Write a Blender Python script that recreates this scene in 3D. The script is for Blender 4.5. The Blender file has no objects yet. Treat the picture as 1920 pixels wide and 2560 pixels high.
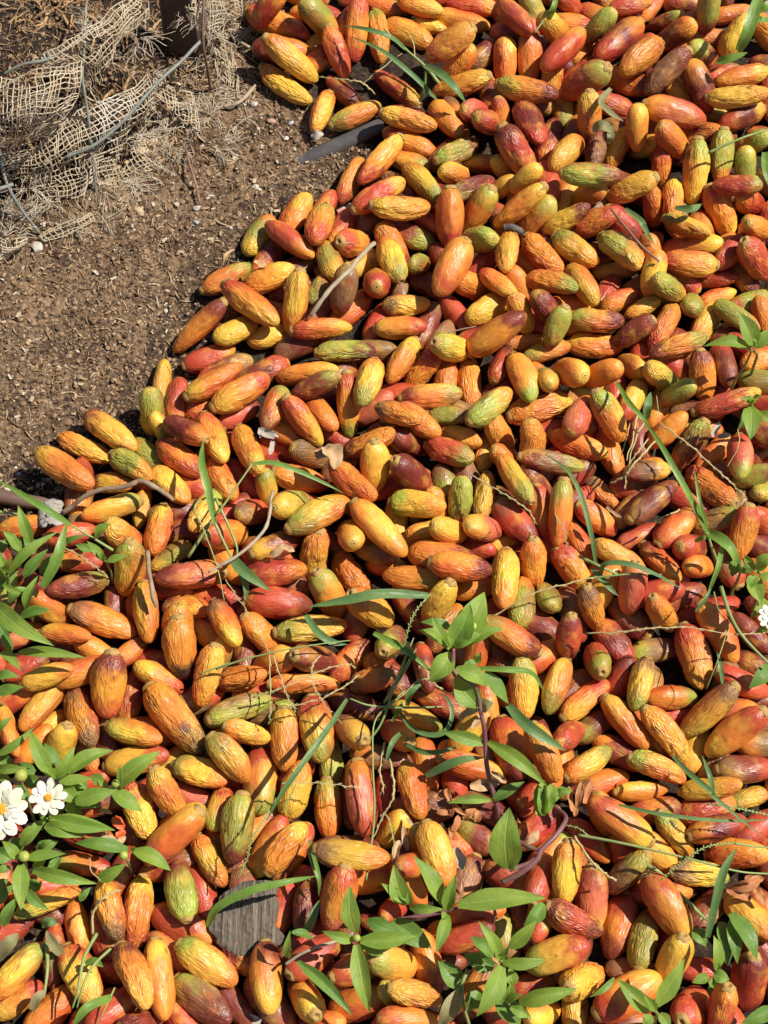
import bpy, bmesh, math, random
import numpy as np
from mathutils import Vector, Matrix, Euler, noise
scene = bpy.context.scene
col = scene.collection
R = math.radians
# ------------------------------------------------------------------ camera, sky, sun
TILT, HALF = R(23), R(18.5)
DIST = 0.411 / math.tan(HALF)
cd = bpy.data.cameras.new('camera'); cam = bpy.data.objects.new('camera', cd); col.objects.link(cam)
cam.location = (0, -DIST * math.sin(TILT), DIST * math.cos(TILT)); cam.rotation_euler = (TILT, 0, 0)
cd.sensor_fit = 'VERTICAL'; cd.angle = 2 * HALF; cd.clip_start = 0.02; cd.clip_end = 100
scene.camera = cam
SUN = Vector((0.56, 0.14, 0.82)).normalized()
world = bpy.data.worlds.new('World'); scene.world = world; world.use_nodes = True
wn = world.node_tree.nodes; wl = world.node_tree.links
sky = wn.new('ShaderNodeTexSky'); sky.sky_type = 'NISHITA'; sky.sun_disc = False
sky.sun_elevation = math.asin(SUN.z); sky.sun_rotation = math.atan2(SUN.x, SUN.y)
wl.new(sky.outputs[0], wn['Background'].inputs[0]); wn['Background'].inputs[1].default_value = 0.05
ld = bpy.data.lights.new('sun', 'SUN'); sun = bpy.data.objects.new('sun', ld); col.objects.link(sun)
ld.energy = 5.0; ld.angle = R(0.53); ld.color = (1.0, 0.95, 0.86)
sun.rotation_euler = SUN.to_track_quat('Z', 'Y').to_euler(); sun.location = SUN * 5
scene.view_settings.view_transform = 'Standard'; scene.view_settings.look = 'None'
scene.view_settings.exposure = 0.30; scene.view_settings.gamma = 1.0
scene.cycles.max_bounces = 6; scene.cycles.diffuse_bounces = 2; scene.cycles.glossy_bounces = 2; scene.cycles.transmission_bounces = 3

# ---- measured layout, millimetres (x right, y away, z up) ----
# x y z yaw pitch length width + three skin tone numbers (end, middle, end) and wrinkling 0-2; low filler fruits toned dark to stand for gap shade
FRUITS = """
-153.5 -179.6 32.0 -49 2 63.5 27.2 1 1 7 2
168.5 -374.7 29.0 29 -3 50.7 26.3 0 1 2 0
-150.4 -267.0 36.6 -139 17 53.5 26.5 2 1 5 0
-16.4 -237.3 27.9 -83 3 54.0 24.4 1 5 0 0
197.9 -315.7 35.4 -58 7 50.4 26.1 0 1 2 0
-80.6 -362.8 29.3 -84 -8 48.6 23.3 4 1 2 0
63.1 -369.9 10.1 -125 -0 49.6 22.9 6 1 4 1
-105.1 -259.8 29.9 -98 17 49.3 24.2 3 3 4 1
168.6 -256.6 40.4 147 -14 51.9 22.4 2 1 0 0
-149.3 -63.9 26.4 -169 -10 52.4 25.4 1 5 4 1
-203.2 -155.1 37.7 -97 31 49.8 25.7 4 1 0 1
-123.4 -352.4 23.0 -33 5 48.0 22.7 3 2 1 1
-49.8 -186.7 29.7 -80 -1 49.3 25.5 0 2 3 1
257.6 -190.9 35.3 -147 33 53.7 23.1 0 1 2 0
-211.8 -360.5 22.0 -58 -7 46.2 23.6 0 2 2 1
120.6 -347.8 32.2 16 -24 46.2 23.6 3 2 0 0
92.1 142.3 38.3 22 -33 55.9 26.1 1 1 4 0
36.8 -281.1 47.0 -71 -0 46.1 23.6 2 2 1 1
-125.7 -377.1 21.6 -36 -11 49.4 24.1 3 6 4 1
-155.6 -363.7 27.7 -79 -7 54.2 22.0 2 1 1 0
-3.3 -32.3 43.6 -47 4 56.9 22.9 1 2 1 0
-171.9 -363.0 40.3 -62 -12 48.8 21.1 4 1 2 2
-32.6 -309.9 40.5 -106 29 47.2 22.7 0 1 5 1
94.9 -118.9 43.8 151 -14 48.0 24.7 4 1 3 1
-22.4 -280.7 47.0 -7 -0 51.5 20.2 6 2 1 1
-80.9 -87.1 26.1 -2 8 50.8 26.4 0 0 4 0
234.6 -127.5 19.6 -78 1 50.5 24.2 0 1 2 1
-48.3 -348.1 27.5 38 16 44.6 22.7 0 0 4 0
93.9 -199.4 23.3 -75 -9 48.6 25.0 0 1 4 0
239.1 -173.5 32.9 -142 33 55.6 20.4 6 2 3 1
254.1 -109.4 23.8 -58 17 51.2 22.5 1 1 1 0
55.7 200.2 45.6 -116 6 53.0 27.6 1 1 0 0
-50.5 -19.4 39.8 30 7 53.3 23.0 3 2 1 1
-213.9 -101.2 24.9 -19 11 52.8 22.5 6 1 1 1
-152.1 -125.6 35.6 -85 33 47.3 24.3 1 1 7 1
-252.3 24.2 30.6 -34 -4 56.0 22.6 2 1 1 1
254.5 -365.1 21.1 -90 50 48.8 25.2 4 0 4 0
-110.1 173.6 32.3 -41 -2 58.7 23.4 0 1 2 1
-55.5 -107.7 26.8 10 9 53.7 20.7 3 2 2 2
-175.2 -316.2 11.5 -94 6 50.2 22.3 2 1 0 2
64.6 -213.5 25.2 -12 15 50.9 20.9 0 1 2 1
-180.7 -95.8 30.4 -81 -0 47.2 24.2 2 2 1 1
-70.3 -273.3 26.8 52 -6 43.2 21.8 1 1 2 2
-259.1 -233.1 10.6 174 -0 42.9 23.9 6 0 6 1
-216.0 -261.1 10.5 -20 0 42.2 23.8 0 4 0 1
128.8 -292.6 40.9 -94 25 44.1 22.4 1 2 2 1
-143.5 -302.8 26.4 104 10 43.6 22.1 3 3 4 1
58.0 -64.9 47.0 -9 -0 46.1 23.6 1 1 4 1
-98.6 -305.2 9.9 -75 0 43.5 22.5 6 0 4 1
-83.5 -63.3 30.9 7 1 46.9 24.1 4 0 1 1
115.4 -208.1 44.7 -66 11 43.9 22.3 2 1 1 1
133.0 -324.1 35.4 -22 18 43.8 22.2 4 0 4 2
241.1 -257.7 22.4 17 5 44.0 22.0 1 4 0 0
136.7 -17.9 40.1 -96 25 51.4 21.3 3 1 0 0
-192.6 -317.2 28.4 -72 0 42.3 21.3 2 1 6 2
-73.0 -194.8 31.2 -87 6 45.2 23.1 2 1 1 1
77.5 -242.7 9.6 149 -0 45.7 21.9 4 4 6 1
206.0 -191.4 33.0 -50 15 47.5 20.3 1 1 2 2
-116.2 94.7 25.4 35 4 52.8 23.9 2 1 0 1
-234.4 -75.7 35.0 -157 -26 47.0 22.6 3 4 4 1
167.2 -325.7 10.5 -107 -0 46.6 23.9 0 1 4 0
-153.7 160.2 18.3 -144 27 59.2 20.7 4 1 1 1
-10.2 -94.4 34.2 -19 50 47.8 24.6 1 2 2 1
138.5 -364.2 27.6 30 50 48.6 25.0 2 2 1 2
-256.7 -358.1 20.3 -132 -1 46.3 20.2 3 2 1 1
254.6 -276.5 19.4 -5 -24 43.9 21.9 0 1 2 1
211.0 -1.9 26.7 40 2 50.0 22.8 6 4 4 0
111.2 -255.8 10.0 -140 -0 42.2 22.6 4 0 6 0
200.0 -351.7 33.2 -112 50 45.2 23.0 2 2 1 0
103.6 -155.1 29.8 -87 27 47.0 20.9 3 2 2 1
276.7 84.5 28.5 15 -10 55.0 19.7 0 0 2 2
-64.2 -230.8 26.5 74 -23 42.6 21.5 2 2 1 1
253.3 361.9 38.1 -10 10 55.7 25.9 1 5 0 0
-112.6 -211.2 40.2 -48 18 42.3 21.3 3 2 1 1
259.0 13.2 22.3 133 11 46.2 23.7 1 1 0 2
-90.9 -223.0 20.2 -89 -8 49.5 25.6 0 2 3 0
6.6 -353.4 38.5 -5 47 45.2 23.0 3 2 1 0
-131.7 -146.6 33.6 -106 24 45.9 20.3 2 2 1 2
-3.7 323.6 22.4 -128 4 57.3 23.1 2 1 0 1
179.2 -180.3 25.7 -52 2 47.9 21.0 2 1 1 1
182.9 -335.9 22.1 74 11 43.3 21.9 3 3 4 1
-195.9 -61.0 32.8 -102 50 47.6 24.4 3 2 1 1
-83.7 431.7 24.0 -26 33 58.9 22.3 1 2 2 1
58.0 -335.3 30.9 19 -16 40.5 19.8 0 0 4 0
-41.0 -241.5 11.9 -87 12 42.9 21.1 3 1 1 1
129.0 -153.5 28.3 -111 -1 44.1 21.7 2 2 3 1
-182.5 -207.4 18.7 8 -12 48.2 20.9 2 2 0 0
-138.3 103.1 28.9 34 -1 51.0 21.5 2 1 1 1
92.2 -71.3 37.2 -95 -7 49.3 20.9 2 2 1 1
259.1 -321.2 22.9 -47 -15 42.8 21.6 2 2 1 1
-224.1 -175.5 24.2 -68 -7 49.9 22.5 6 1 6 2
21.3 -232.4 29.9 -75 -7 42.5 20.5 2 1 1 1
115.2 266.6 37.0 -153 33 52.8 22.0 2 1 1 1
56.0 258.0 31.1 -90 33 50.3 26.1 1 1 0 0
227.0 419.0 41.1 -135 -6 52.7 27.5 1 1 1 1
-220.2 61.3 21.1 -38 -6 53.8 21.7 4 2 2 1
127.1 81.7 20.2 17 5 53.1 25.2 1 1 2 2
-176.7 -246.7 29.9 -68 3 41.8 21.0 0 2 2 2
-64.1 61.5 39.9 -47 31 47.0 21.7 0 1 2 1
158.6 428.0 40.0 -130 -2 55.7 25.2 1 0 0 0
127.1 394.3 29.2 -17 -5 54.4 22.7 3 1 4 1
-54.7 -375.2 23.2 123 50 48.3 24.9 2 1 0 0
-51.7 -133.5 32.1 10 50 46.1 23.6 4 4 4 0
-18.1 -378.9 16.8 14 -31 45.5 23.2 1 1 1 0
21.2 -374.9 42.7 -10 24 39.5 19.7 2 2 1 2
211.7 452.2 25.0 -132 -7 63.5 26.5 1 4 0 0
268.0 306.6 30.0 -95 33 54.4 22.2 3 2 2 1
177.3 397.1 36.6 177 49 52.4 27.3 3 0 0 0
277.5 -32.2 35.0 -103 33 43.3 21.9 0 1 1 1
-123.4 -30.2 26.2 29 50 48.6 25.0 0 1 1 0
41.6 -90.4 34.0 -127 50 44.4 22.5 2 2 0 1
-105.8 -173.3 35.0 23 12 48.7 19.2 3 3 3 1
226.8 -290.7 17.1 -4 15 43.8 19.3 6 2 3 2
-73.7 175.9 30.9 -101 33 52.2 22.9 2 2 1 1
-106.7 38.9 33.9 -66 -11 48.1 22.6 1 1 2 1
-273.9 -256.2 10.0 130 0 49.3 22.6 4 0 6 1
-59.8 -150.7 23.9 2 10 52.0 16.9 1 2 1 1
-124.9 -281.0 19.6 -59 0 40.9 20.5 1 2 1 2
58.6 434.5 42.1 -154 22 48.5 25.0 2 1 0 1
200.4 -215.0 23.5 -20 11 43.9 18.7 3 2 1 2
249.6 403.5 41.3 -139 22 51.8 23.2 4 6 6 1
-233.5 -383.9 10.4 46 -0 45.9 23.5 1 1 1 1
190.7 -153.4 33.0 -108 -7 42.1 21.2 6 2 3 1
-66.6 21.2 16.9 -7 21 45.7 22.8 1 1 0 1
-237.4 -311.5 26.4 22 1 46.1 15.5 3 2 1 2
-143.0 -325.5 10.9 -27 0 48.2 24.8 0 0 1 0
179.3 67.5 36.7 -54 33 45.6 21.5 3 2 1 1
-162.3 36.7 23.5 -41 -4 44.9 22.9 0 1 0 1
102.8 -19.4 27.3 -51 -3 45.9 23.5 6 0 4 0
245.7 50.5 17.5 -127 33 46.7 21.4 3 6 1 2
199.1 223.4 33.4 -49 -9 46.8 24.0 3 3 2 2
-134.3 -218.9 27.4 -18 -8 42.2 21.3 3 2 1 1
-183.9 -189.4 29.9 -17 -9 43.2 19.4 3 2 1 1
-119.2 -107.0 38.0 -61 -11 42.5 21.5 6 1 2 1
188.6 -79.3 38.2 -96 50 42.8 21.6 5 5 5 0
149.7 -211.2 25.2 34 9 41.1 20.6 1 2 3 1
26.3 -7.6 32.9 -9 -12 43.7 21.3 3 2 1 1
-214.7 -6.4 22.0 -159 -7 47.3 20.3 3 2 1 0
72.0 -262.3 8.9 -35 0 41.2 20.2 3 4 4 0
114.5 322.3 36.8 -51 33 50.4 26.1 4 0 0 1
-23.9 8.3 41.4 -43 -6 46.0 21.4 1 1 1 2
30.5 -353.1 22.7 -78 -3 44.4 22.0 1 1 4 0
176.5 291.2 47.0 -2 -0 50.6 20.8 3 3 4 1
-175.1 -28.1 30.3 -97 -9 43.3 21.9 2 1 1 1
173.7 -290.7 26.4 -140 32 41.1 19.3 3 6 4 1
14.0 266.2 37.1 7 13 50.8 21.0 2 2 1 2
-103.4 -342.0 10.1 136 -0 45.1 22.9 1 4 4 1
38.1 90.8 26.9 7 -0 49.0 20.5 4 2 3 1
111.4 102.0 36.3 -74 -8 46.7 22.4 1 1 3 0
-42.5 -77.7 19.9 -55 50 46.1 23.6 3 1 1 0
-254.3 -168.1 28.0 -121 -15 47.3 20.1 2 2 1 1
101.8 9.9 44.6 118 9 48.9 18.6 3 2 1 1
-56.1 -314.9 24.2 -98 -4 37.4 18.5 4 4 4 1
91.8 -292.1 9.9 -24 -0 44.1 22.4 4 0 1 0
237.8 -229.7 26.8 2 -26 44.9 16.5 2 2 1 1
131.9 26.2 39.2 -6 11 51.0 16.9 4 6 3 1
11.3 410.4 10.2 138 -0 51.8 23.1 2 0 0 1
210.9 -261.9 18.4 -51 20 40.3 19.2 3 2 1 1
309.3 378.0 41.9 -1 -11 52.4 20.1 2 2 1 2
-24.6 469.5 20.2 -96 33 57.5 21.1 0 1 0 1
-155.1 -235.6 38.8 -54 31 41.4 20.8 2 1 1 2
-79.2 239.0 26.1 -41 -2 50.6 21.9 0 0 1 0
14.9 124.0 24.7 -120 -2 45.2 23.1 2 1 1 1
84.2 73.5 42.8 41 3 44.6 20.5 3 3 1 1
-51.4 151.6 27.8 7 5 48.7 19.3 0 1 2 1
212.9 -380.8 20.5 47 50 47.5 24.4 0 0 4 0
238.7 130.7 38.1 -159 -4 49.9 19.2 3 1 4 2
156.3 49.7 21.6 -25 -5 47.8 20.3 1 1 2 1
229.6 -385.7 37.8 -101 50 44.2 22.5 1 0 4 1
58.4 -295.1 9.7 -114 -0 42.2 22.1 4 6 6 1
17.7 -296.6 19.7 -61 16 43.4 21.4 0 1 1 0
-25.4 -187.5 27.0 134 50 47.1 24.2 2 6 4 0
-88.2 415.8 8.9 -41 0 58.3 20.2 1 2 2 2
21.9 361.4 29.6 -12 7 48.9 20.6 2 1 1 2
-33.4 183.9 37.0 -109 50 43.3 21.9 6 6 4 0
-107.1 -146.0 26.6 2 -23 41.4 20.8 4 1 1 2
134.5 224.6 27.8 -51 -1 44.9 22.9 1 1 1 2
268.0 -150.5 28.9 -21 13 42.8 21.1 0 0 0 0
-207.7 -237.4 8.9 14 0 44.5 20.2 0 4 6 0
256.2 214.3 31.1 175 -4 45.7 21.7 2 1 0 1
-12.9 94.5 42.5 -105 -4 43.3 21.9 1 2 3 1
-31.2 131.9 25.5 1 -1 47.8 19.2 3 3 4 2
-12.7 -353.4 25.0 22 17 52.2 21.7 0 2 2 0
149.2 -265.0 8.9 -45 0 40.3 20.2 5 0 1 0
-222.4 -222.2 8.6 20 -0 40.0 19.5 0 0 0 0
146.4 -56.1 17.5 -50 26 43.0 21.7 0 1 2 1
69.4 409.7 17.2 -175 20 52.2 20.5 2 1 1 2
-241.8 52.5 8.4 -26 -0 48.8 19.0 1 2 2 2
228.0 -22.7 23.1 45 3 42.1 21.2 0 1 4 0
31.0 -137.3 21.3 -80 -11 40.0 19.5 0 4 4 0
-83.3 -39.0 27.2 29 15 44.3 22.5 2 4 4 0
63.7 -188.3 29.3 44 -30 40.0 19.5 2 2 1 0
13.9 156.3 23.5 -2 -8 42.4 21.4 2 1 0 0
66.0 -317.6 22.6 9 3 40.0 19.5 0 0 1 0
289.6 274.4 17.3 -58 33 46.8 23.1 0 1 2 1
-244.0 -30.3 26.4 17 11 40.0 19.5 0 0 0 0
265.0 -214.9 24.7 4 5 43.2 21.8 6 4 0 0
-21.5 -162.1 9.5 -22 -0 40.2 21.6 4 4 4 0
-238.3 -197.6 25.8 -124 50 40.5 20.3 2 2 1 0
212.4 287.5 33.2 -173 33 45.4 22.1 2 2 1 1
128.7 361.3 24.2 -72 -9 50.0 25.9 4 4 0 1
150.9 -161.5 19.9 38 -0 44.5 18.8 2 1 0 1
-248.0 -150.5 44.5 16 -12 39.5 17.9 2 2 1 1
-28.8 83.3 25.6 -86 33 52.1 20.3 0 1 3 1
-217.9 -281.4 7.9 -11 -0 42.2 17.9 3 1 0 0
6.5 217.6 31.1 109 6 45.7 21.8 3 2 1 1
176.3 161.2 27.1 -2 2 43.9 20.1 3 1 4 1
-72.4 -312.7 8.6 -106 0 40.0 19.5 0 0 1 0
21.7 17.0 36.6 -17 50 43.0 21.8 4 4 0 0
24.0 -67.9 29.8 171 9 49.5 20.0 3 1 1 1
69.7 -129.7 30.5 -104 30 40.0 19.5 1 1 1 0
111.1 -295.8 30.3 67 20 40.0 19.5 0 0 1 0
161.9 229.5 27.2 -38 3 43.7 22.1 3 2 1 1
318.2 458.4 24.4 53 -33 44.3 21.9 2 2 2 1
25.1 -171.9 8.6 -28 0 40.0 19.5 2 2 3 0
148.2 -307.9 16.1 -92 25 47.2 24.2 4 5 2 0
52.5 41.2 26.4 -25 -11 41.0 20.6 0 0 3 1
-168.8 13.0 23.5 -47 -7 41.6 20.9 2 2 1 1
-284.5 -16.3 8.7 7 0 39.6 19.8 2 1 1 1
-42.1 439.3 24.7 -67 33 46.7 20.4 1 0 0 1
268.9 -48.6 10.0 111 0 40.2 22.6 0 6 0 0
115.1 -55.6 30.5 -86 50 41.5 20.8 1 1 1 1
225.6 -355.4 8.6 -4 0 40.0 19.5 0 0 4 0
-233.6 -346.2 8.8 -86 0 44.0 19.9 0 6 4 1
-238.1 -296.1 17.8 9 23 40.0 19.5 0 0 1 0
-136.2 51.5 30.0 -66 -8 48.8 21.2 0 1 2 1
-54.1 249.2 34.9 -101 -15 45.3 23.1 3 1 0 1
158.0 -91.8 30.7 -65 50 39.4 19.6 6 1 1 1
4.5 -330.9 8.4 150 -0 49.4 19.1 4 4 4 1
-25.2 381.5 9.1 28 -0 48.4 20.6 3 2 2 1
9.8 -189.3 22.4 134 50 41.8 21.0 1 5 4 0
-8.2 22.6 36.3 -94 50 44.9 22.8 2 2 1 0
41.9 -160.7 9.0 153 0 43.7 20.4 6 0 4 1
-200.8 27.3 27.9 -34 -3 39.6 19.7 3 3 1 2
167.4 -13.6 17.8 -32 24 39.2 19.5 0 1 0 0
227.6 60.7 26.7 33 -33 38.6 19.1 0 1 1 0
178.5 358.3 38.4 -88 49 42.5 21.5 2 1 4 1
-157.3 53.0 41.5 150 10 39.8 19.9 1 4 4 1
229.8 -315.6 9.2 -138 -0 43.1 20.9 4 6 4 1
138.8 -118.8 39.1 -93 49 38.4 19.0 4 0 4 0
118.7 464.6 40.2 -56 -8 46.8 23.1 1 5 0 0
294.7 328.5 22.2 -94 33 45.5 21.3 3 3 1 1
-5.7 469.0 9.8 -84 0 57.4 22.2 3 1 1 2
155.2 256.3 33.6 15 -33 43.6 20.6 2 2 4 1
313.0 217.4 31.2 -22 50 47.3 24.3 0 0 0 1
176.2 147.0 9.6 -3 0 44.5 21.8 2 2 1 1
212.2 -96.3 30.0 -37 50 39.4 19.6 1 1 6 1
280.5 31.6 37.0 -96 -9 39.7 19.8 0 5 3 0
206.3 22.0 30.2 -171 -5 38.3 18.9 2 6 4 0
-4.5 281.2 31.6 34 -2 51.2 21.3 0 0 2 1
-97.3 482.6 11.4 -28 -0 63.3 25.9 0 1 0 1
255.9 247.5 35.0 -31 -12 42.2 19.5 3 2 2 2
-24.0 -55.9 9.3 -53 -0 41.7 21.0 1 1 1 2
189.2 -93.6 10.5 134 0 40.7 23.9 4 6 6 1
21.0 -87.6 9.5 -57 -0 43.4 21.4 0 4 4 0
315.4 368.4 23.5 -149 -7 46.9 24.0 2 4 0 0
160.5 -131.6 23.0 95 50 43.6 22.1 3 0 0 0
-276.8 -187.5 28.9 -66 -5 42.5 17.7 2 1 1 1
139.8 192.9 31.5 -19 -12 44.0 19.2 1 1 3 2
-100.2 -191.7 39.7 -11 25 35.7 17.4 1 2 2 1
215.3 -50.9 19.7 -52 -9 41.5 19.1 4 1 2 1
-55.6 384.2 9.9 -108 -0 44.0 22.3 1 2 2 1
-51.9 -45.9 19.5 -97 50 45.4 23.1 1 2 2 2
-95.3 202.7 25.3 17 -15 43.4 22.0 1 1 2 1
81.0 273.8 20.7 -139 50 45.5 23.2 3 1 1 0
-186.0 -383.3 23.6 41 16 44.8 22.2 0 0 0 0
-188.0 -288.0 9.1 -118 0 47.1 20.6 0 4 1 0
-0.6 -203.5 9.4 -11 0 46.1 21.4 1 6 4 0
54.8 133.8 29.2 19 50 45.1 23.0 3 2 1 1
11.9 64.8 45.2 -26 -10 38.2 18.9 6 1 1 2
-256.3 -375.7 8.1 36 -0 37.3 18.4 2 1 0 1
4.5 -139.6 10.3 -40 -0 46.8 23.3 1 4 4 1
214.7 -161.4 23.2 4 7 38.8 19.3 1 1 3 0
259.5 109.5 26.2 -80 33 41.7 21.0 4 1 1 1
-128.8 19.7 19.1 -61 -6 41.7 21.0 1 1 1 1
278.0 119.5 25.9 -82 -8 41.8 20.5 0 4 4 0
-272.8 -131.0 8.6 29 -0 40.0 19.5 0 0 4 0
-145.3 136.3 8.7 23 0 43.9 19.7 0 0 1 0
-141.5 -9.6 23.7 -116 -10 40.0 19.5 3 2 2 1
63.2 332.0 24.3 34 6 43.1 20.1 3 3 4 2
189.2 -228.8 14.1 6 10 40.1 15.5 2 2 1 0
-282.4 -106.1 8.6 19 -0 40.0 19.5 5 5 1 0
54.5 -144.6 8.6 132 0 40.0 19.5 0 4 4 0
141.0 147.0 38.8 -119 50 38.4 19.0 3 3 4 0
319.8 414.7 21.8 -161 -6 50.1 21.7 2 1 1 1
5.1 -115.7 19.0 66 50 44.0 22.4 3 6 4 0
78.6 1.3 28.2 -100 -4 40.0 19.5 2 2 2 2
-240.5 -113.3 30.2 -9 -10 39.9 15.6 2 1 1 1
-133.6 212.0 9.2 30 -0 47.5 20.9 1 1 3 1
-25.9 240.2 20.3 43 50 47.0 24.1 0 1 0 1
-12.0 46.7 32.4 14 -25 44.8 20.1 4 1 1 2
115.7 -228.2 24.9 35 -3 40.0 19.5 0 0 1 0
-55.8 94.9 35.4 -164 23 42.6 18.0 3 4 4 1
-218.3 -327.0 8.4 -74 0 38.8 19.1 1 2 1 0
-253.9 -92.8 26.8 -32 50 41.9 21.1 1 2 4 0
282.0 -105.5 8.7 -48 0 40.6 19.8 4 4 4 0
-234.6 -51.5 25.4 0 0 36.4 17.8 1 0 0 0
103.2 219.2 38.9 -96 -8 40.8 20.4 1 2 2 1
-92.7 -111.6 24.2 -40 33 40.6 20.3 1 1 1 1
-260.5 -196.5 17.3 47 -19 40.0 19.5 0 1 1 0
-8.3 -147.3 23.7 10 -20 34.3 16.6 6 1 6 1
77.1 -28.7 34.1 18 50 41.2 20.7 2 5 0 0
279.3 395.6 32.0 -61 33 45.3 23.1 1 4 0 0
23.3 472.8 9.3 -33 -0 46.8 21.0 1 2 1 1
31.1 -208.1 8.6 -79 0 40.0 19.5 1 1 1 0
6.1 -258.1 16.0 -134 50 37.1 18.3 2 2 4 0
-123.5 155.7 19.9 36 13 39.3 19.6 2 2 1 1
32.8 297.4 25.3 -53 -6 48.0 20.0 1 2 3 1
180.7 258.4 27.0 9 -33 41.6 20.9 0 1 0 1
300.9 285.1 41.5 177 8 39.3 17.7 3 0 0 1
176.8 -114.1 10.3 -59 -0 42.4 23.3 0 4 0 1
292.3 164.4 26.4 -41 -4 41.5 16.1 3 3 1 1
220.1 346.0 38.9 -84 50 38.5 19.1 2 1 1 0
206.4 149.9 28.2 -159 33 37.0 18.2 4 4 4 1
157.8 325.0 29.4 -128 -6 42.2 21.3 1 2 2 1
260.3 -16.9 22.3 7 -33 40.0 19.5 2 6 3 1
56.1 367.1 21.4 -59 -6 43.0 21.7 1 1 1 1
45.1 -51.3 30.6 -8 -0 50.0 25.9 1 1 4 1
60.2 -2.1 24.9 -95 33 38.9 19.3 3 3 4 1
18.6 179.3 22.2 6 5 37.2 18.3 6 2 2 2
130.7 436.6 17.9 -90 33 47.3 21.8 5 1 1 1
-169.0 -145.5 23.9 -26 16 39.4 19.6 2 1 0 1
135.6 -192.2 30.2 46 50 41.8 21.0 0 0 5 1
-59.0 472.7 31.9 -17 50 45.0 22.9 3 3 1 0
156.9 69.2 33.7 62 17 41.4 20.3 5 5 1 0
-83.5 -269.0 13.7 61 -19 45.8 18.9 2 2 0 0
-25.9 -127.6 8.8 47 -0 39.9 19.9 0 1 4 1
235.4 184.9 38.5 7 50 41.0 20.6 3 3 1 2
104.8 -365.9 6.8 14 -0 32.4 15.5 0 0 1 0
166.1 195.7 25.0 -63 -8 42.4 21.4 2 2 2 1
71.6 111.7 8.4 -87 -0 45.6 19.1 1 1 1 2
201.3 88.9 22.9 -117 -10 40.0 19.5 2 2 0 0
150.9 108.7 32.5 128 50 42.9 21.7 2 1 1 0
86.9 176.6 19.6 35 7 41.7 21.0 2 2 1 1
161.0 -222.7 8.6 17 0 40.0 19.5 6 1 1 0
110.1 -384.7 16.0 24 50 37.2 18.3 2 2 1 0
46.6 -101.7 9.1 -121 0 42.6 20.7 1 6 4 1
20.1 256.4 9.8 154 0 47.2 22.2 3 4 4 1
250.5 333.4 38.6 -15 49 42.3 21.3 1 1 1 1
78.6 -162.3 11.3 -85 13 40.5 19.8 0 1 1 0
-77.2 273.5 10.5 -115 0 46.3 23.7 2 1 1 1
87.2 -389.4 9.0 151 0 41.7 20.3 4 0 0 0
109.1 434.0 16.0 -90 33 43.0 21.8 2 1 1 1
-72.8 -9.1 35.0 41 50 42.8 21.6 2 3 4 0
50.0 -31.3 38.9 10 50 39.1 19.5 2 2 2 1
175.3 107.1 34.1 175 50 40.3 20.2 1 1 0 0
105.2 -86.4 28.1 84 7 40.0 19.5 3 3 1 1
15.6 -391.4 37.4 -2 17 39.8 17.6 0 1 1 0
237.2 -241.6 10.5 15 0 40.7 23.8 0 0 1 1
182.7 -50.0 29.2 -25 16 41.0 17.1 2 2 1 1
22.8 352.0 10.2 -28 -0 48.7 23.1 0 1 1 1
-87.2 73.5 39.3 -108 -8 39.5 18.2 3 1 4 1
28.9 -240.5 10.4 -179 0 43.4 23.5 4 6 6 1
262.5 453.7 30.0 -176 50 41.3 20.7 1 4 4 1
-103.1 -8.1 16.8 38 50 39.3 19.5 6 0 0 1
231.3 156.5 24.4 -119 -3 44.7 19.6 1 1 0 2
95.4 193.1 32.8 -45 -10 36.9 18.1 0 1 2 1
296.9 -65.0 9.9 123 -0 42.8 22.4 0 1 1 1
-107.6 255.5 9.0 62 0 41.3 20.3 2 3 1 1
208.9 -119.4 8.0 8 0 37.1 18.2 3 6 4 0
-189.3 80.8 17.2 -92 50 40.0 20.0 3 3 2 1
-270.0 -328.4 9.3 26 -3 40.0 19.5 0 0 4 0
-62.8 113.5 21.5 2 -15 49.1 17.2 1 1 2 1
208.4 60.6 8.6 -87 0 40.0 19.5 4 4 4 0
85.8 -329.0 8.1 108 0 37.0 18.2 6 3 3 0
-68.6 148.7 10.0 -150 -0 47.5 22.6 0 4 6 0
111.2 -320.0 24.2 -109 -22 40.0 19.5 2 3 0 0
-60.2 41.3 18.4 -4 50 38.4 19.0 6 6 6 1
101.9 -326.4 8.9 110 0 42.9 20.3 4 4 4 0
225.0 105.8 32.1 -3 50 39.8 19.9 2 3 3 2
-287.6 -76.9 27.9 -88 16 32.4 15.5 3 3 6 1
250.6 -88.3 9.8 21 -0 49.8 22.3 4 0 0 1
-198.0 -328.8 10.4 106 0 44.8 23.6 4 0 6 1
80.2 241.1 24.2 136 50 47.0 24.1 3 3 4 1
-199.3 -34.4 34.0 -20 50 40.8 20.5 2 1 0 2
-130.7 -301.8 8.6 -68 -0 40.0 19.5 0 0 0 0
207.4 385.2 16.9 -10 21 44.1 21.8 0 0 0 1
129.8 265.4 19.7 -150 50 45.8 23.4 3 1 4 0
240.8 -37.3 17.9 25 50 41.6 20.9 0 4 4 0
-224.3 -143.0 29.9 24 6 42.5 20.9 1 1 1 1
236.8 90.3 31.3 -171 50 34.4 16.6 3 3 6 0
114.5 43.4 34.7 -92 50 41.1 20.6 1 1 0 2
33.2 494.5 21.2 -18 -0 40.1 20.0 1 2 2 1
-104.6 478.5 36.2 -150 50 42.0 21.2 2 0 0 0
-281.1 -298.9 10.4 62 0 48.0 23.5 4 1 4 0
60.7 177.1 8.7 -56 0 40.3 19.6 0 0 4 0
169.4 -73.8 23.1 58 -33 40.0 19.5 2 2 1 0
-119.5 -241.9 20.7 78 11 35.7 17.4 3 2 0 1
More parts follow.
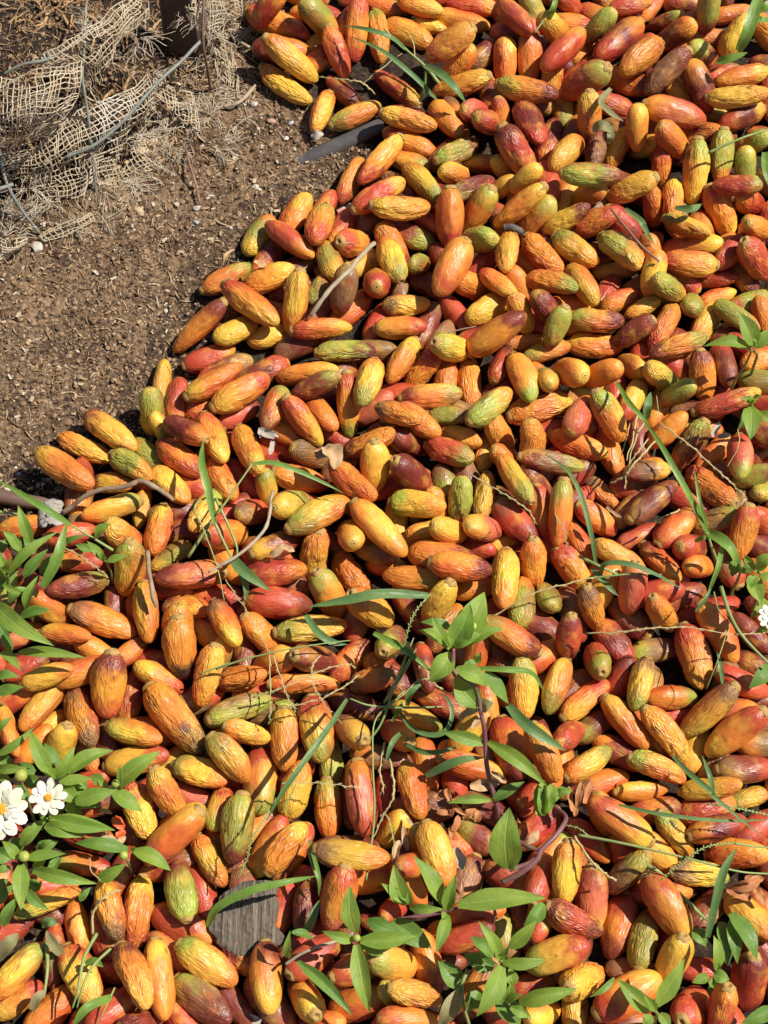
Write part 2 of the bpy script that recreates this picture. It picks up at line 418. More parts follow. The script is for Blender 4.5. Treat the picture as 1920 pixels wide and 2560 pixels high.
175.7 -199.6 10.6 152 -0 40.5 24.0 0 4 1 1
-26.4 -331.5 9.5 -84 0 42.9 21.5 4 4 4 0
-82.9 -134.6 24.7 -174 50 41.5 20.9 2 1 0 0
-37.1 408.0 8.4 131 -0 40.1 19.1 4 4 0 1
194.0 459.8 34.9 -158 50 37.4 18.4 3 3 4 1
81.0 506.0 9.6 -14 0 47.1 21.7 0 0 1 1
18.5 54.1 18.0 3 50 42.0 21.2 4 4 4 0
125.4 -78.5 17.5 100 50 40.7 20.4 3 3 4 0
90.7 356.5 33.7 35 50 42.4 21.4 0 0 1 1
-28.8 311.9 8.4 -113 -0 46.4 19.2 1 1 0 1
-122.2 -48.3 8.6 -52 -0 40.0 19.5 1 1 1 0
292.1 477.6 36.7 -95 50 41.0 20.6 3 3 4 0
-104.1 -379.2 8.6 -49 -0 40.0 19.5 4 4 4 0
-25.3 -32.9 32.8 100 50 40.8 20.5 2 2 1 0
199.3 -243.3 8.9 -174 -0 40.1 20.2 4 1 0 1
232.0 279.2 16.3 -72 50 37.9 18.8 1 1 4 2
224.3 200.2 35.5 -107 33 37.4 18.5 1 2 1 0
-169.6 92.6 9.9 -93 4 41.9 20.6 0 0 1 1
-192.4 -158.1 8.7 -96 -0 40.5 19.8 0 0 1 1
65.7 430.5 18.3 -149 49 43.5 22.0 1 1 5 1
197.0 -274.8 16.2 -42 27 40.0 19.5 2 2 1 0
154.3 -30.2 8.6 -63 0 40.0 19.5 2 1 1 1
261.8 238.6 16.9 171 27 52.5 20.8 2 1 0 0
-253.0 -42.6 10.3 1 0 45.2 23.3 0 6 4 1
31.7 119.4 14.3 -137 33 39.0 19.4 0 1 1 2
243.3 320.6 16.6 -91 48 40.2 20.1 0 1 1 2
248.6 279.4 24.5 -94 -0 40.0 19.5 2 1 1 2
1.6 -229.5 6.8 -95 0 32.4 15.5 0 0 4 0
135.0 138.3 14.6 -159 -7 38.9 18.1 1 2 3 1
-127.7 -76.9 9.0 -4 -0 41.7 20.5 0 0 4 1
93.8 59.4 19.5 -51 50 39.8 19.9 1 1 1 1
218.7 410.7 17.9 -38 -16 49.2 23.1 2 1 4 1
294.6 229.5 25.1 46 4 41.3 20.8 0 0 4 1
-244.8 16.6 9.8 88 0 48.8 22.3 1 4 0 1
78.2 -94.0 9.8 -143 0 48.0 22.3 0 0 6 0
50.3 -213.2 8.9 -80 -0 44.1 20.3 1 0 0 0
267.0 48.3 8.6 -137 0 40.0 19.5 2 1 1 0
-50.9 78.9 20.0 -54 -10 40.0 19.5 0 1 1 1
-5.9 199.3 23.5 90 50 44.8 22.8 0 1 1 0
200.9 -24.7 8.0 28 -0 36.9 18.2 5 0 0 0
-216.9 18.8 14.1 -11 -16 33.8 16.3 4 2 1 1
134.7 166.2 33.3 -33 50 40.8 20.5 4 4 5 1
133.2 -385.6 9.2 -92 -0 42.4 20.9 2 2 6 1
270.1 -231.5 6.8 15 0 32.4 15.5 3 2 1 1
-7.6 -290.5 8.6 12 -0 40.0 19.5 1 1 1 0
-79.0 -379.6 10.0 -49 -0 47.3 22.7 0 6 0 0
205.5 339.9 14.4 -122 32 40.0 19.5 2 2 1 2
122.5 -11.1 30.0 -74 33 40.0 19.5 0 1 0 0
-45.4 219.5 27.3 108 12 39.9 19.9 2 3 1 1
298.4 -96.7 9.3 130 -0 48.6 21.0 0 1 4 1
120.1 -99.3 10.4 -34 0 47.2 23.6 0 4 4 0
-249.3 -309.5 8.7 -30 -0 46.0 19.7 1 4 4 0
174.9 12.6 7.1 -48 0 33.3 16.0 6 1 1 2
270.0 166.8 9.1 -120 -0 42.1 20.7 2 2 1 1
304.7 56.6 26.0 -33 -13 40.0 19.5 0 4 4 0
27.5 66.2 31.3 -38 -3 40.8 20.4 5 1 1 1
288.8 439.3 17.7 0 50 41.1 20.6 3 4 4 0
72.5 489.5 8.3 -17 -0 48.1 18.8 2 1 1 1
20.9 -287.3 38.4 19 50 34.2 16.5 0 1 1 0
177.7 -145.1 14.8 61 -33 40.0 19.5 0 0 4 0
271.9 -256.2 9.1 32 -0 42.1 20.7 4 0 4 0
198.6 182.9 20.7 26 7 34.9 17.0 1 1 5 1
-168.3 -41.9 8.9 -148 7 36.0 17.6 3 3 2 1
153.5 454.7 35.3 -17 50 41.3 20.8 2 1 1 1
205.8 261.9 14.6 -36 26 43.0 21.2 4 0 4 0
245.1 -53.4 15.2 21 50 35.5 17.3 1 1 1 0
210.0 -78.6 23.2 6 -20 40.0 19.5 0 0 0 0
-184.1 111.2 7.2 -94 0 43.2 16.4 2 2 3 1
-95.2 157.5 8.2 16 -0 37.9 18.7 2 2 1 1
7.1 -313.5 14.0 50 50 32.8 15.7 0 0 0 0
183.5 48.1 8.6 -74 0 40.0 19.5 1 1 1 0
185.8 338.9 16.6 -102 -13 43.7 21.6 4 6 6 2
60.8 60.1 14.9 -27 -17 38.1 18.8 1 2 1 1
-277.8 -67.3 17.0 -21 -18 40.0 19.5 4 4 4 0
-27.4 182.2 9.8 47 -0 43.7 22.2 1 1 0 1
-277.8 -161.0 19.5 19 -19 40.0 19.5 0 0 1 0
314.7 246.0 36.0 24 50 39.7 19.8 1 1 0 1
96.2 121.3 22.0 66 10 36.3 17.8 0 0 4 1
160.5 -176.1 9.1 38 -0 42.1 20.7 3 4 4 0
224.7 490.2 26.6 14 -1 38.6 16.2 0 0 1 1
317.1 283.7 18.0 26 50 41.8 21.0 1 0 4 1
52.6 73.9 24.0 -3 -11 32.4 15.5 3 3 6 1
121.0 293.7 37.2 -162 50 34.3 16.6 2 2 1 0
203.6 123.1 17.4 115 50 40.4 20.2 2 2 4 0
74.2 198.0 18.2 11 50 42.4 21.4 1 1 2 1
-40.3 -203.5 8.6 96 0 40.0 19.5 3 3 2 1
215.7 175.0 24.0 -149 0 32.4 15.5 2 2 1 1
232.1 -194.5 8.6 70 0 40.0 19.5 2 2 1 0
282.1 209.4 11.3 -7 -26 34.3 15.5 6 0 0 2
-118.9 83.1 7.7 33 0 35.5 17.3 5 5 4 0
312.5 125.3 24.1 18 6 40.0 19.5 1 1 1 1
203.7 26.2 10.4 32 -0 46.6 23.5 0 6 1 0
146.3 353.2 9.6 73 -0 45.9 21.8 0 4 4 1
98.6 -228.3 8.6 -66 -0 40.0 19.5 4 0 0 0
241.8 4.8 9.3 150 -0 46.4 21.1 4 0 0 0
304.1 214.1 8.6 -59 -0 40.0 19.5 6 1 4 1
-226.1 -192.8 8.6 -59 -0 43.0 19.6 0 6 1 1
75.4 293.1 23.5 31 10 45.0 18.0 3 4 4 2
225.6 90.5 8.6 -114 -0 40.0 19.5 2 2 1 0
-151.6 -87.9 15.4 -10 -11 37.3 18.4 6 2 1 2
61.5 311.5 16.6 24 50 38.6 19.2 2 2 1 1
300.3 138.3 13.8 -32 26 40.0 19.5 0 0 0 0
-18.4 -92.5 10.5 -110 -0 41.2 23.9 0 6 0 1
-112.4 25.2 8.6 -45 -0 40.0 19.5 0 0 0 0
316.8 320.5 15.6 -80 50 36.3 17.8 3 3 2 0
54.6 -333.2 10.2 -9 -0 45.5 23.2 1 6 0 1
-93.1 12.5 18.7 -81 50 32.4 15.5 3 2 6 0
86.4 -126.2 19.7 -50 -14 43.9 21.7 4 4 6 1
230.4 -75.6 8.6 19 -0 40.0 19.5 1 4 4 0
-98.5 234.6 8.8 58 0 43.4 20.0 1 4 6 1
322.9 346.2 15.7 176 50 36.5 17.9 3 2 3 1
-57.3 -339.2 10.3 41 0 49.7 23.4 6 0 0 1
38.9 -265.1 9.3 -19 0 49.8 21.1 0 6 0 1
-6.6 -41.1 21.3 -31 -23 40.0 19.5 3 3 6 0
146.0 -89.7 9.0 -75 -0 43.9 20.3 4 6 0 1
122.1 -127.8 20.0 27 20 45.2 22.5 5 1 1 0
-101.8 119.3 9.6 -151 0 47.9 21.8 0 4 4 1
69.9 -70.5 16.5 7 -4 34.5 16.7 1 1 1 0
64.5 -127.1 9.2 124 -0 42.3 21.0 1 6 4 0
119.7 -275.1 9.1 48 -1 40.2 20.1 0 1 3 0
-54.2 194.3 21.7 -114 -8 32.4 15.5 1 3 3 2
258.4 483.6 13.5 179 33 34.6 16.1 3 4 4 1
176.0 286.6 23.3 172 50 36.1 17.7 2 2 3 0
89.2 328.9 7.5 -6 0 36.5 17.0 2 1 2 2
50.5 15.2 10.4 -72 9 40.0 19.5 6 3 4 0
-193.8 -124.1 17.6 -134 -14 34.1 16.5 6 1 1 1
36.7 206.0 8.6 -35 -0 40.0 19.5 4 4 4 0
288.4 -135.6 9.0 -23 0 46.1 20.3 4 4 4 1
0.9 504.4 8.3 -18 0 44.1 18.8 1 1 6 1
-299.2 -85.4 9.8 -11 0 46.0 22.3 4 6 6 0
131.3 101.7 35.2 91 50 35.8 17.5 2 3 3 0
-49.0 -298.8 8.6 -42 0 40.0 19.5 0 0 4 0
91.8 446.7 9.8 45 -0 42.4 22.1 6 4 4 1
316.4 171.7 15.4 -74 33 32.4 15.5 1 1 1 1
346.7 467.6 16.9 -31 50 39.3 19.6 1 1 1 1
141.2 302.9 18.7 -83 -11 42.5 21.4 0 0 0 0
-4.0 169.4 8.8 66 -0 39.8 19.9 0 0 0 0
292.2 19.3 28.8 6 -33 32.4 15.5 3 3 6 0
-192.9 0.2 6.8 -98 0 32.4 15.5 1 2 2 1
151.6 27.3 9.8 -143 -0 40.4 22.2 6 0 4 0
34.1 166.1 8.6 66 -0 46.6 19.4 4 4 6 0
-81.6 63.1 23.2 -39 -4 40.0 19.5 4 1 1 0
257.2 181.9 17.4 73 50 40.4 20.2 3 3 1 1
7.5 241.2 15.4 -53 33 41.3 20.8 1 1 0 2
-66.8 -273.5 9.0 -119 0 46.3 20.4 0 1 4 1
-106.0 -118.8 9.7 91 0 45.7 21.9 6 4 0 1
-167.1 -392.2 25.4 27 50 39.4 19.6 4 4 0 2
80.5 49.9 7.6 -101 -0 35.3 17.2 6 2 2 2
-217.8 -123.5 13.6 -29 27 40.0 19.5 1 1 1 0
38.3 -26.7 19.3 10 12 43.1 21.5 1 2 3 1
30.1 217.1 24.8 53 50 33.3 16.0 3 3 1 1
189.2 195.4 9.2 66 -0 40.0 20.8 6 0 0 1
-35.1 261.8 10.3 -117 -7 40.6 20.3 0 0 1 1
-208.0 -81.2 8.6 -90 -0 40.0 19.5 4 4 4 0
177.5 -277.2 10.0 -67 0 40.9 22.7 1 0 1 0
161.7 390.2 8.5 -93 -0 40.0 19.5 2 2 3 1
113.3 166.5 28.2 -54 50 36.2 17.8 1 2 2 1
281.4 -196.1 20.0 3 12 40.0 19.5 1 6 1 0
-155.0 -281.0 9.2 -159 -0 44.7 20.8 6 4 1 1
-189.8 44.1 9.8 -42 -6 40.0 19.5 3 3 3 1
-82.0 53.1 8.5 -33 -0 40.0 19.5 0 0 0 1
164.8 -391.7 10.1 -179 0 46.0 22.9 0 4 4 0
-10.1 86.5 14.7 22 -33 40.0 19.5 5 5 5 0
-208.3 -181.8 9.1 -76 -0 46.8 20.8 0 4 4 0
-18.5 225.7 8.3 -144 -0 38.0 18.8 3 2 3 0
282.7 194.9 6.9 22 0 32.6 15.6 1 1 2 1
197.4 220.8 6.8 3 0 35.8 15.5 2 2 1 1
-52.5 449.5 9.8 46 0 45.2 22.3 1 4 4 1
51.6 117.6 8.6 -92 -0 40.0 19.5 0 1 1 1
310.7 105.7 23.5 0 -2 40.0 19.5 3 3 4 0
-307.3 -32.8 8.8 -66 0 49.4 19.9 1 4 0 0
-179.2 -357.5 8.6 0 -0 46.1 19.6 0 0 1 1
-155.6 -108.6 20.2 -91 50 46.4 23.7 1 1 1 1
-132.6 -109.9 8.6 -43 0 40.0 19.5 1 2 6 2
27.5 -284.9 8.6 138 0 47.8 19.7 0 0 4 0
178.0 -356.1 8.6 -7 -0 40.0 19.5 6 1 1 0
198.2 -2.1 9.2 -137 -0 41.4 20.8 6 4 6 1
-7.0 276.6 10.2 60 0 47.7 23.2 6 4 4 1
-139.9 -233.8 8.6 -24 0 40.0 19.5 5 5 4 0
307.4 188.1 8.6 -162 -0 40.0 19.5 3 3 0 1
295.9 467.3 9.6 1 -0 43.3 21.9 0 1 6 1
40.9 -350.2 6.8 1 -1 32.9 15.8 1 6 4 0
86.0 226.9 8.5 -130 -0 44.5 19.4 0 0 0 1
280.8 506.1 8.8 -6 -0 40.9 20.0 0 4 4 0
272.7 -314.7 9.8 123 0 40.2 22.2 6 1 4 0
170.4 501.4 15.2 0 50 35.5 17.3 0 0 0 1
-15.0 141.2 9.7 178 -0 49.1 22.0 6 6 4 0
-158.8 -19.8 8.6 13 0 40.0 19.5 6 4 4 0
268.5 -343.9 8.9 -56 -0 41.2 20.2 0 4 4 0
320.7 498.0 6.8 13 -0 41.0 15.5 1 1 1 1
223.9 220.0 29.2 -79 33 38.0 18.8 1 1 1 1
-177.9 -244.2 9.5 81 -0 47.7 21.5 4 4 0 0
-36.2 -359.4 8.7 162 -0 40.7 19.9 4 4 4 0
228.5 342.7 15.6 155 50 36.5 17.9 2 3 4 1
4.6 16.3 13.2 7 -24 40.0 19.5 0 0 0 1
67.9 -38.3 13.6 -12 -27 40.0 19.5 0 0 0 0
42.2 483.7 6.9 -21 -0 32.7 15.7 2 2 2 1
70.9 -192.0 9.6 124 0 47.3 21.7 6 4 4 0
-179.1 64.2 18.4 -52 50 32.4 15.5 2 3 3 0
-94.2 453.9 10.0 -6 -0 48.8 22.7 4 1 1 0
279.4 353.7 17.8 -9 -33 37.0 18.2 1 4 1 2
311.1 80.7 22.5 -22 -23 40.0 19.5 1 0 0 0
108.6 -150.1 9.3 -157 0 46.9 21.2 0 6 1 0
247.6 215.9 10.1 137 -0 49.2 23.0 0 6 0 1
-237.4 -108.9 8.8 -137 -0 47.7 20.0 4 4 4 0
-145.5 -159.0 9.6 -155 0 49.8 21.8 0 6 6 0
-139.5 -391.8 9.8 128 0 45.9 22.2 1 0 6 0
118.0 150.3 7.9 8 0 36.5 17.9 5 1 2 1
81.1 373.9 20.8 30 50 41.1 20.6 5 0 0 1
116.6 466.0 15.8 -21 -14 39.3 19.6 0 4 4 0
263.9 400.3 17.3 -27 33 40.2 19.6 1 2 2 1
103.8 373.7 15.7 -74 50 36.7 18.0 0 1 1 1
-28.6 -271.7 9.9 -178 -0 49.1 22.4 4 6 4 0
212.2 364.2 10.2 169 -0 40.1 23.1 1 4 6 0
198.6 -302.8 9.5 5 0 43.5 21.5 0 4 1 1
301.7 11.9 15.8 54 50 36.8 18.1 3 3 4 1
96.1 403.8 8.5 101 0 49.0 19.3 1 4 1 1
137.6 498.0 14.8 -52 33 40.0 19.5 3 3 3 0
-53.4 181.4 8.6 54 0 40.0 19.5 4 6 4 1
-40.2 111.6 9.6 53 0 49.1 21.8 4 6 4 0
-88.7 -153.8 9.8 3 0 48.1 22.3 0 0 6 0
243.9 118.4 16.4 -26 33 40.0 19.5 0 0 0 0
298.6 -35.7 8.6 -35 -0 40.0 19.5 4 4 4 0
132.8 -212.2 9.9 88 -0 41.7 22.5 4 1 4 0
248.2 509.5 9.3 -116 -0 45.8 21.1 1 0 1 0
-86.9 -171.1 15.0 -175 9 40.0 19.5 3 6 4 1
292.7 161.2 9.0 39 -0 42.6 20.4 4 4 6 1
101.8 299.1 14.6 -173 50 34.3 16.6 2 2 1 0
112.6 195.6 19.7 -56 33 40.5 19.8 1 1 0 0
258.1 -172.3 23.4 -2 -30 40.0 19.5 5 5 1 0
106.5 318.1 16.2 -17 50 34.4 16.7 2 2 2 1
-171.8 -67.6 8.8 164 -0 47.2 19.9 1 4 4 0
280.0 -5.2 10.5 72 -0 49.6 23.8 0 6 6 1
189.6 97.8 9.7 -95 0 47.5 21.9 4 0 4 0
-91.4 -253.1 8.6 41 0 40.0 19.5 3 1 4 0
-149.1 -346.2 8.7 -37 -0 45.0 19.6 4 0 4 0
170.6 483.9 8.8 167 0 41.0 20.0 0 1 4 1
9.8 -374.0 27.5 -19 50 36.9 18.2 3 1 6 1
-122.7 -7.6 8.4 50 0 47.5 19.1 0 0 4 0
-231.6 -19.8 8.6 -29 0 40.0 19.5 6 4 4 0
245.2 -211.2 9.2 -116 -0 41.6 20.9 6 6 4 1
-202.0 -383.1 8.6 42 0 40.0 19.5 0 1 1 0
44.1 265.3 8.8 148 -0 41.3 20.0 6 0 0 1
-221.3 -48.2 8.7 45 -0 40.3 19.8 4 0 6 1
121.4 10.9 24.6 -47 33 40.0 19.5 4 4 4 0
159.5 -248.1 19.8 -66 50 40.0 20.0 1 1 0 0
156.1 293.6 8.6 -107 0 40.0 19.5 2 2 2 1
63.6 32.2 9.1 -69 -0 42.3 20.7 6 6 4 0
-140.1 94.4 10.3 37 0 47.6 23.4 0 1 4 1
-153.0 18.2 8.6 -22 -0 40.0 19.5 0 0 1 0
299.1 -17.1 18.6 -6 50 40.5 20.3 0 1 2 0
140.8 -152.2 9.8 -141 0 44.5 22.1 6 4 6 0
22.1 330.8 8.0 159 0 36.8 18.1 3 2 1 1
8.8 -11.0 8.6 -90 -0 40.0 19.5 2 2 2 1
-54.3 278.2 8.5 -114 -0 46.0 19.3 0 1 0 1
98.8 38.1 17.8 -12 50 37.9 18.7 1 1 1 1
147.6 0.4 9.9 37 -0 45.7 22.5 0 4 0 0
255.8 85.9 8.8 179 -0 44.0 20.0 0 4 6 0
307.8 49.8 8.6 28 0 40.0 19.5 4 4 0 0
135.0 66.2 8.6 28 0 40.0 19.5 0 0 4 0
-165.3 -4.2 8.8 12 0 43.8 19.9 6 4 6 0
219.3 149.7 9.2 60 3 40.0 19.5 0 0 4 0
-43.2 -391.5 17.0 1 -24 33.9 15.5 4 0 1 0
46.3 151.0 8.9 64 -0 40.2 20.1 4 6 6 1
-79.5 219.7 9.3 28 -0 48.4 21.1 6 4 6 1
285.5 -298.0 9.9 125 0 44.2 22.5 4 4 4 0
125.2 224.9 9.3 -34 3 40.0 19.5 1 1 1 0
197.9 496.3 7.6 -27 -0 35.5 17.3 0 1 1 1
-168.9 -133.3 10.1 -14 0 40.6 23.0 0 0 6 0
-285.3 -198.1 8.6 -118 -0 49.7 19.4 4 4 4 1
10.5 100.5 11.6 -4 -15 40.0 19.5 0 0 0 0
-40.6 64.2 6.8 -32 0 32.4 15.5 1 0 0 0
-63.0 494.4 9.7 173 -0 45.1 21.9 0 0 1 1
3.9 -51.2 8.8 -13 -8 35.1 17.0 1 1 3 1
-99.3 41.9 10.2 148 -0 48.8 23.2 4 0 6 1
168.7 354.7 10.6 -112 -0 48.3 24.0 1 6 1 0
282.8 28.7 9.9 -3 0 41.3 22.5 6 0 1 1
-250.9 -178.0 6.8 42 -0 32.4 15.5 1 2 1 0
-125.1 -129.9 19.9 -114 50 38.2 18.9 2 3 3 1
97.3 -29.1 8.6 22 -0 40.0 19.5 2 2 3 0
157.3 186.0 8.6 5 0 40.0 19.5 1 1 1 0
12.0 202.9 8.5 -81 -0 47.7 19.3 0 6 4 0
163.2 103.5 8.6 -148 -0 40.0 19.5 3 3 5 0
-132.1 122.5 8.5 -151 -0 47.4 19.2 6 4 0 1
-32.5 38.9 9.2 46 -0 42.1 20.9 6 6 4 0
112.9 -198.7 10.3 -96 -0 49.1 23.4 4 0 6 1
-65.3 -212.0 10.5 57 -0 43.0 23.9 0 0 6 1
-173.9 -185.0 10.5 4 0 49.2 23.8 0 1 0 1
-53.5 -24.7 8.8 -29 -0 49.6 20.0 0 4 4 0
171.0 167.6 10.0 1 -0 49.6 22.7 6 1 6 0
54.4 223.9 9.4 -60 -0 48.5 21.3 4 4 4 0
-116.5 -268.9 8.5 122 -0 41.7 19.2 4 6 0 1
-22.7 -230.3 9.1 91 -0 48.1 20.5 4 0 0 1
343.3 304.6 10.1 -44 0 40.1 22.8 4 6 4 0
26.7 -270.0 28.3 -71 50 32.4 15.5 3 2 3 0
254.8 69.1 8.6 -0 -0 40.0 19.5 3 3 0 1
-309.6 -120.7 10.1 -36 0 49.0 22.8 1 6 0 1
273.9 261.3 8.5 96 0 41.4 19.2 4 1 4 0
44.2 -397.8 8.9 145 -0 40.1 20.1 6 0 0 1
-59.1 466.8 6.8 46 0 34.5 15.5 2 2 2 1
179.9 -60.5 10.1 -16 -0 40.1 22.9 0 0 4 1
166.8 74.5 10.0 -106 0 45.1 22.6 4 4 0 1
200.4 525.3 10.4 107 0 46.5 23.5 4 6 4 1
218.3 203.6 8.5 -151 -0 40.0 19.5 1 6 1 0
-73.8 200.1 9.0 15 0 45.1 20.4 4 6 6 1
313.5 524.9 10.3 -76 -0 42.8 23.2 4 4 4 1
64.7 377.8 8.4 -70 0 48.5 19.2 6 1 1 1
-98.0 -48.1 10.5 -74 -0 42.6 23.8 4 0 0 0
151.3 448.0 10.0 -42 -0 49.6 22.6 6 4 4 0
150.6 419.6 14.7 -99 33 40.0 19.5 2 2 2 2
105.5 1.8 9.6 148 -0 46.4 21.7 1 4 6 0
131.5 401.1 9.9 141 -0 47.4 22.6 6 4 4 0
184.2 458.0 8.6 -123 -0 40.0 19.5 1 1 1 1
-121.3 -171.7 16.2 54 50 37.9 18.7 3 2 3 1
217.4 -171.1 8.6 6 0 40.0 19.5 0 0 0 0
295.4 382.0 8.6 -34 -0 40.0 19.5 2 3 2 0
279.3 101.5 9.4 -51 -0 48.4 21.2 4 0 6 1
-202.1 32.2 9.7 139 -0 44.3 22.0 0 6 4 0
334.9 148.9 8.9 175 0 45.7 20.2 0 6 1 0
-153.6 -203.4 8.6 47 -0 40.0 19.5 3 2 2 0
225.2 240.5 8.7 50 0 40.3 19.8 0 0 0 1
128.9 167.2 8.6 -25 -0 40.0 19.5 0 0 0 0
-31.9 489.5 8.6 65 0 44.8 19.5 1 4 4 1
179.0 426.0 10.3 43 0 47.1 23.5 0 0 4 0
98.3 108.9 8.6 -149 0 40.4 19.4 0 4 4 1
56.4 339.3 9.0 -140 0 43.6 20.4 0 4 4 0
226.5 -47.1 8.4 112 -0 40.2 19.1 0 0 0 0
125.1 31.0 10.2 -135 0 49.1 23.3 0 6 4 1
129.1 -30.8 8.6 -55 -0 40.0 19.5 0 0 4 0
203.5 -193.4 10.3 -44 -0 42.7 23.4 0 1 0 1
354.9 430.5 9.4 156 -0 47.1 21.3 4 6 4 0
255.9 -147.4 10.4 -113 -0 40.9 23.5 6 6 4 1
304.7 422.9 9.2 27 -0 40.2 20.9 0 0 6 1
-137.7 48.2 9.5 -141 0 44.7 21.6 4 1 6 1
-27.9 -296.5 24.4 -89 50 39.6 19.7 0 1 5 0
64.0 80.5 10.0 -27 -0 46.9 22.7 6 6 4 0
-255.4 -79.6 9.6 35 -0 43.5 21.9 6 0 4 1
-130.3 181.5 8.9 -110 0 48.7 20.1 4 4 4 1
-225.4 -141.4 9.5 141 -0 50.0 21.6 6 4 4 1
-3.2 50.2 10.6 99 -0 42.4 23.9 1 1 4 0
13.3 302.3 9.2 133 -0 40.7 20.9 4 4 6 1
185.4 237.8 9.6 24 -0 49.7 21.8 6 4 4 0
-122.3 -196.0 19.2 -159 50 44.6 22.7 3 2 3 2
175.4 -40.6 14.1 -22 50 33.0 15.8 2 2 3 1
147.3 525.2 8.4 132 0 44.0 19.0 4 0 4 0
-71.8 -61.0 9.9 -68 0 48.3 22.5 0 6 4 0
18.2 378.0 10.3 169 -0 45.6 23.3 4 4 4 1
-149.8 -255.7 15.5 -148 18 45.7 23.3 2 1 5 0
194.9 -154.6 10.0 -116 0 46.6 22.7 6 1 1 1
-73.7 517.9 9.6 163 -0 43.6 21.8 0 1 6 0
42.1 -3.2 16.9 -64 50 34.5 16.8 1 1 4 0
342.7 355.7 9.0 -19 0 40.9 20.4 0 6 0 1
240.6 -390.5 9.5 112 0 42.0 21.5 4 0 6 0
212.4 304.3 10.1 -31 -0 49.8 22.8 6 4 4 0
251.2 141.7 10.1 125 0 43.1 22.9 6 1 4 1
255.1 274.2 8.9 -95 -0 40.3 20.2 6 6 1 1
219.3 180.2 8.5 25 -0 46.4 19.3 6 6 6 0
102.0 265.8 8.8 109 0 47.4 19.9 4 6 0 1
-23.9 6.8 10.3 -64 -0 43.7 23.3 0 1 4 0
132.1 -344.8 9.8 -116 -0 41.3 22.3 4 6 6 1
51.3 290.6 10.5 117 -0 45.2 23.8 0 4 0 1
6.9 -363.0 10.1 -171 0 42.6 23.3 1 0 4 1
238.5 357.9 14.8 -94 50 34.6 16.8 4 6 4 2
131.0 110.9 9.8 -52 0 41.0 22.3 1 6 1 0
28.8 9.1 9.1 -101 0 45.6 20.8 4 1 6 0
257.3 338.6 9.6 2 -0 43.1 21.8 6 4 4 1
342.7 485.7 8.4 -150 -0 49.0 19.0 4 4 1 0
131.2 -290.0 10.2 48 0 43.1 23.2 0 0 4 1
-42.4 210.3 8.9 139 -0 43.2 20.2 0 4 4 0
297.2 297.7 9.9 -169 -0 45.4 22.4 4 6 4 1
121.6 486.8 10.4 -42 0 48.5 23.7 4 6 0 0
284.3 483.7 13.8 6 -33 37.4 18.5 5 0 4 0
-122.8 -218.2 8.9 171 0 45.0 20.1 0 0 4 0
189.0 282.6 9.5 51 -0 41.9 21.5 6 6 6 1
337.2 267.3 10.2 -105 0 43.1 23.2 1 0 6 1
-95.6 -81.3 8.5 41 -0 41.3 19.3 4 4 4 0
-23.9 525.2 9.1 43 0 43.2 20.6 0 4 4 1
-193.6 -42.4 8.4 -129 -0 49.3 19.0 4 0 4 0
347.7 398.1 10.1 -91 0 47.4 22.9 4 0 1 1
36.8 515.7 10.3 -2 -0 48.2 23.4 6 0 0 0
282.7 -157.6 8.6 7 0 40.0 19.5 4 4 4 0
225.1 126.2 8.8 54 0 42.5 20.1 0 6 6 0
-187.4 -90.6 10.2 -80 0 40.0 23.2 1 0 0 1
-51.9 238.7 8.7 149 -0 48.9 19.9 4 4 1 1
33.7 -43.7 9.3 -16 -0 44.0 21.1 4 6 1 1
-62.7 1.3 8.8 167 0 48.4 20.0 6 1 6 0
83.8 155.9 8.7 18 -0 45.4 19.8 0 4 4 0
103.6 91.2 9.4 -149 -0 48.0 21.4 0 4 4 0
336.7 530.1 9.7 131 -0 40.0 22.0 4 1 3 1
202.4 -333.5 8.8 -98 0 43.9 20.0 1 0 4 0
-296.2 -282.6 10.6 60 -0 48.8 24.0 2 3 1 1
116.5 518.3 10.0 3 -0 45.0 22.6 0 4 4 0
182.6 395.5 9.8 74 -0 40.4 22.3 6 4 4 0
305.8 115.3 9.0 -3 -0 43.8 20.3 4 0 6 0
19.9 77.4 10.6 -177 -0 46.0 23.9 4 0 6 0
6.8 -391.9 17.6 30 50 41.3 20.7 0 1 1 0
-96.2 181.1 8.8 -20 0 48.1 19.9 4 4 1 0
141.3 238.3 10.4 -52 0 40.7 23.6 4 6 4 0
102.5 -55.6 9.7 -122 -0 49.7 22.0 0 6 4 0
161.9 322.4 9.2 161 -0 40.5 20.9 6 4 4 1
286.6 236.5 8.5 50 -0 47.9 19.2 6 1 1 1
235.9 449.8 10.2 65 -0 42.7 23.0 6 0 0 1
-68.2 -117.9 9.6 -76 -0 48.9 21.8 4 0 0 0
-76.3 -188.4 10.0 18 0 44.0 22.8 4 0 0 0
280.5 -380.7 9.6 110 -0 41.2 21.7 1 4 4 1
299.4 -214.6 10.6 -133 -0 40.9 24.0 1 1 1 1
298.5 -276.4 9.6 159 0 49.8 21.9 0 1 0 0
315.1 246.8 9.9 -87 -0 42.6 22.3 0 4 6 1
177.2 530.6 9.4 -95 0 41.1 21.3 1 4 1 0
345.2 191.1 10.5 146 -0 47.2 23.9 0 1 6 0
294.8 346.1 8.7 -134 0 44.0 19.7 4 4 0 1
223.7 495.4 9.2 108 -0 40.1 20.8 0 0 6 1
268.3 456.2 9.0 111 0 45.6 20.4 6 0 0 1
315.8 396.4 9.8 170 0 44.2 22.1 1 6 4 1
327.5 2.7 9.7 17 0 48.5 21.9 0 4 4 1
40.9 -64.0 14.3 180 47 36.3 17.8 3 3 1 0
119.6 291.9 9.7 76 0 45.3 22.1 0 1 1 0
271.2 -181.5 10.1 26 -0 43.7 22.9 0 4 6 0
244.2 406.4 9.6 95 -0 47.2 21.9 4 6 4 1
267.5 424.5 9.8 144 -0 44.8 22.1 4 4 4 1
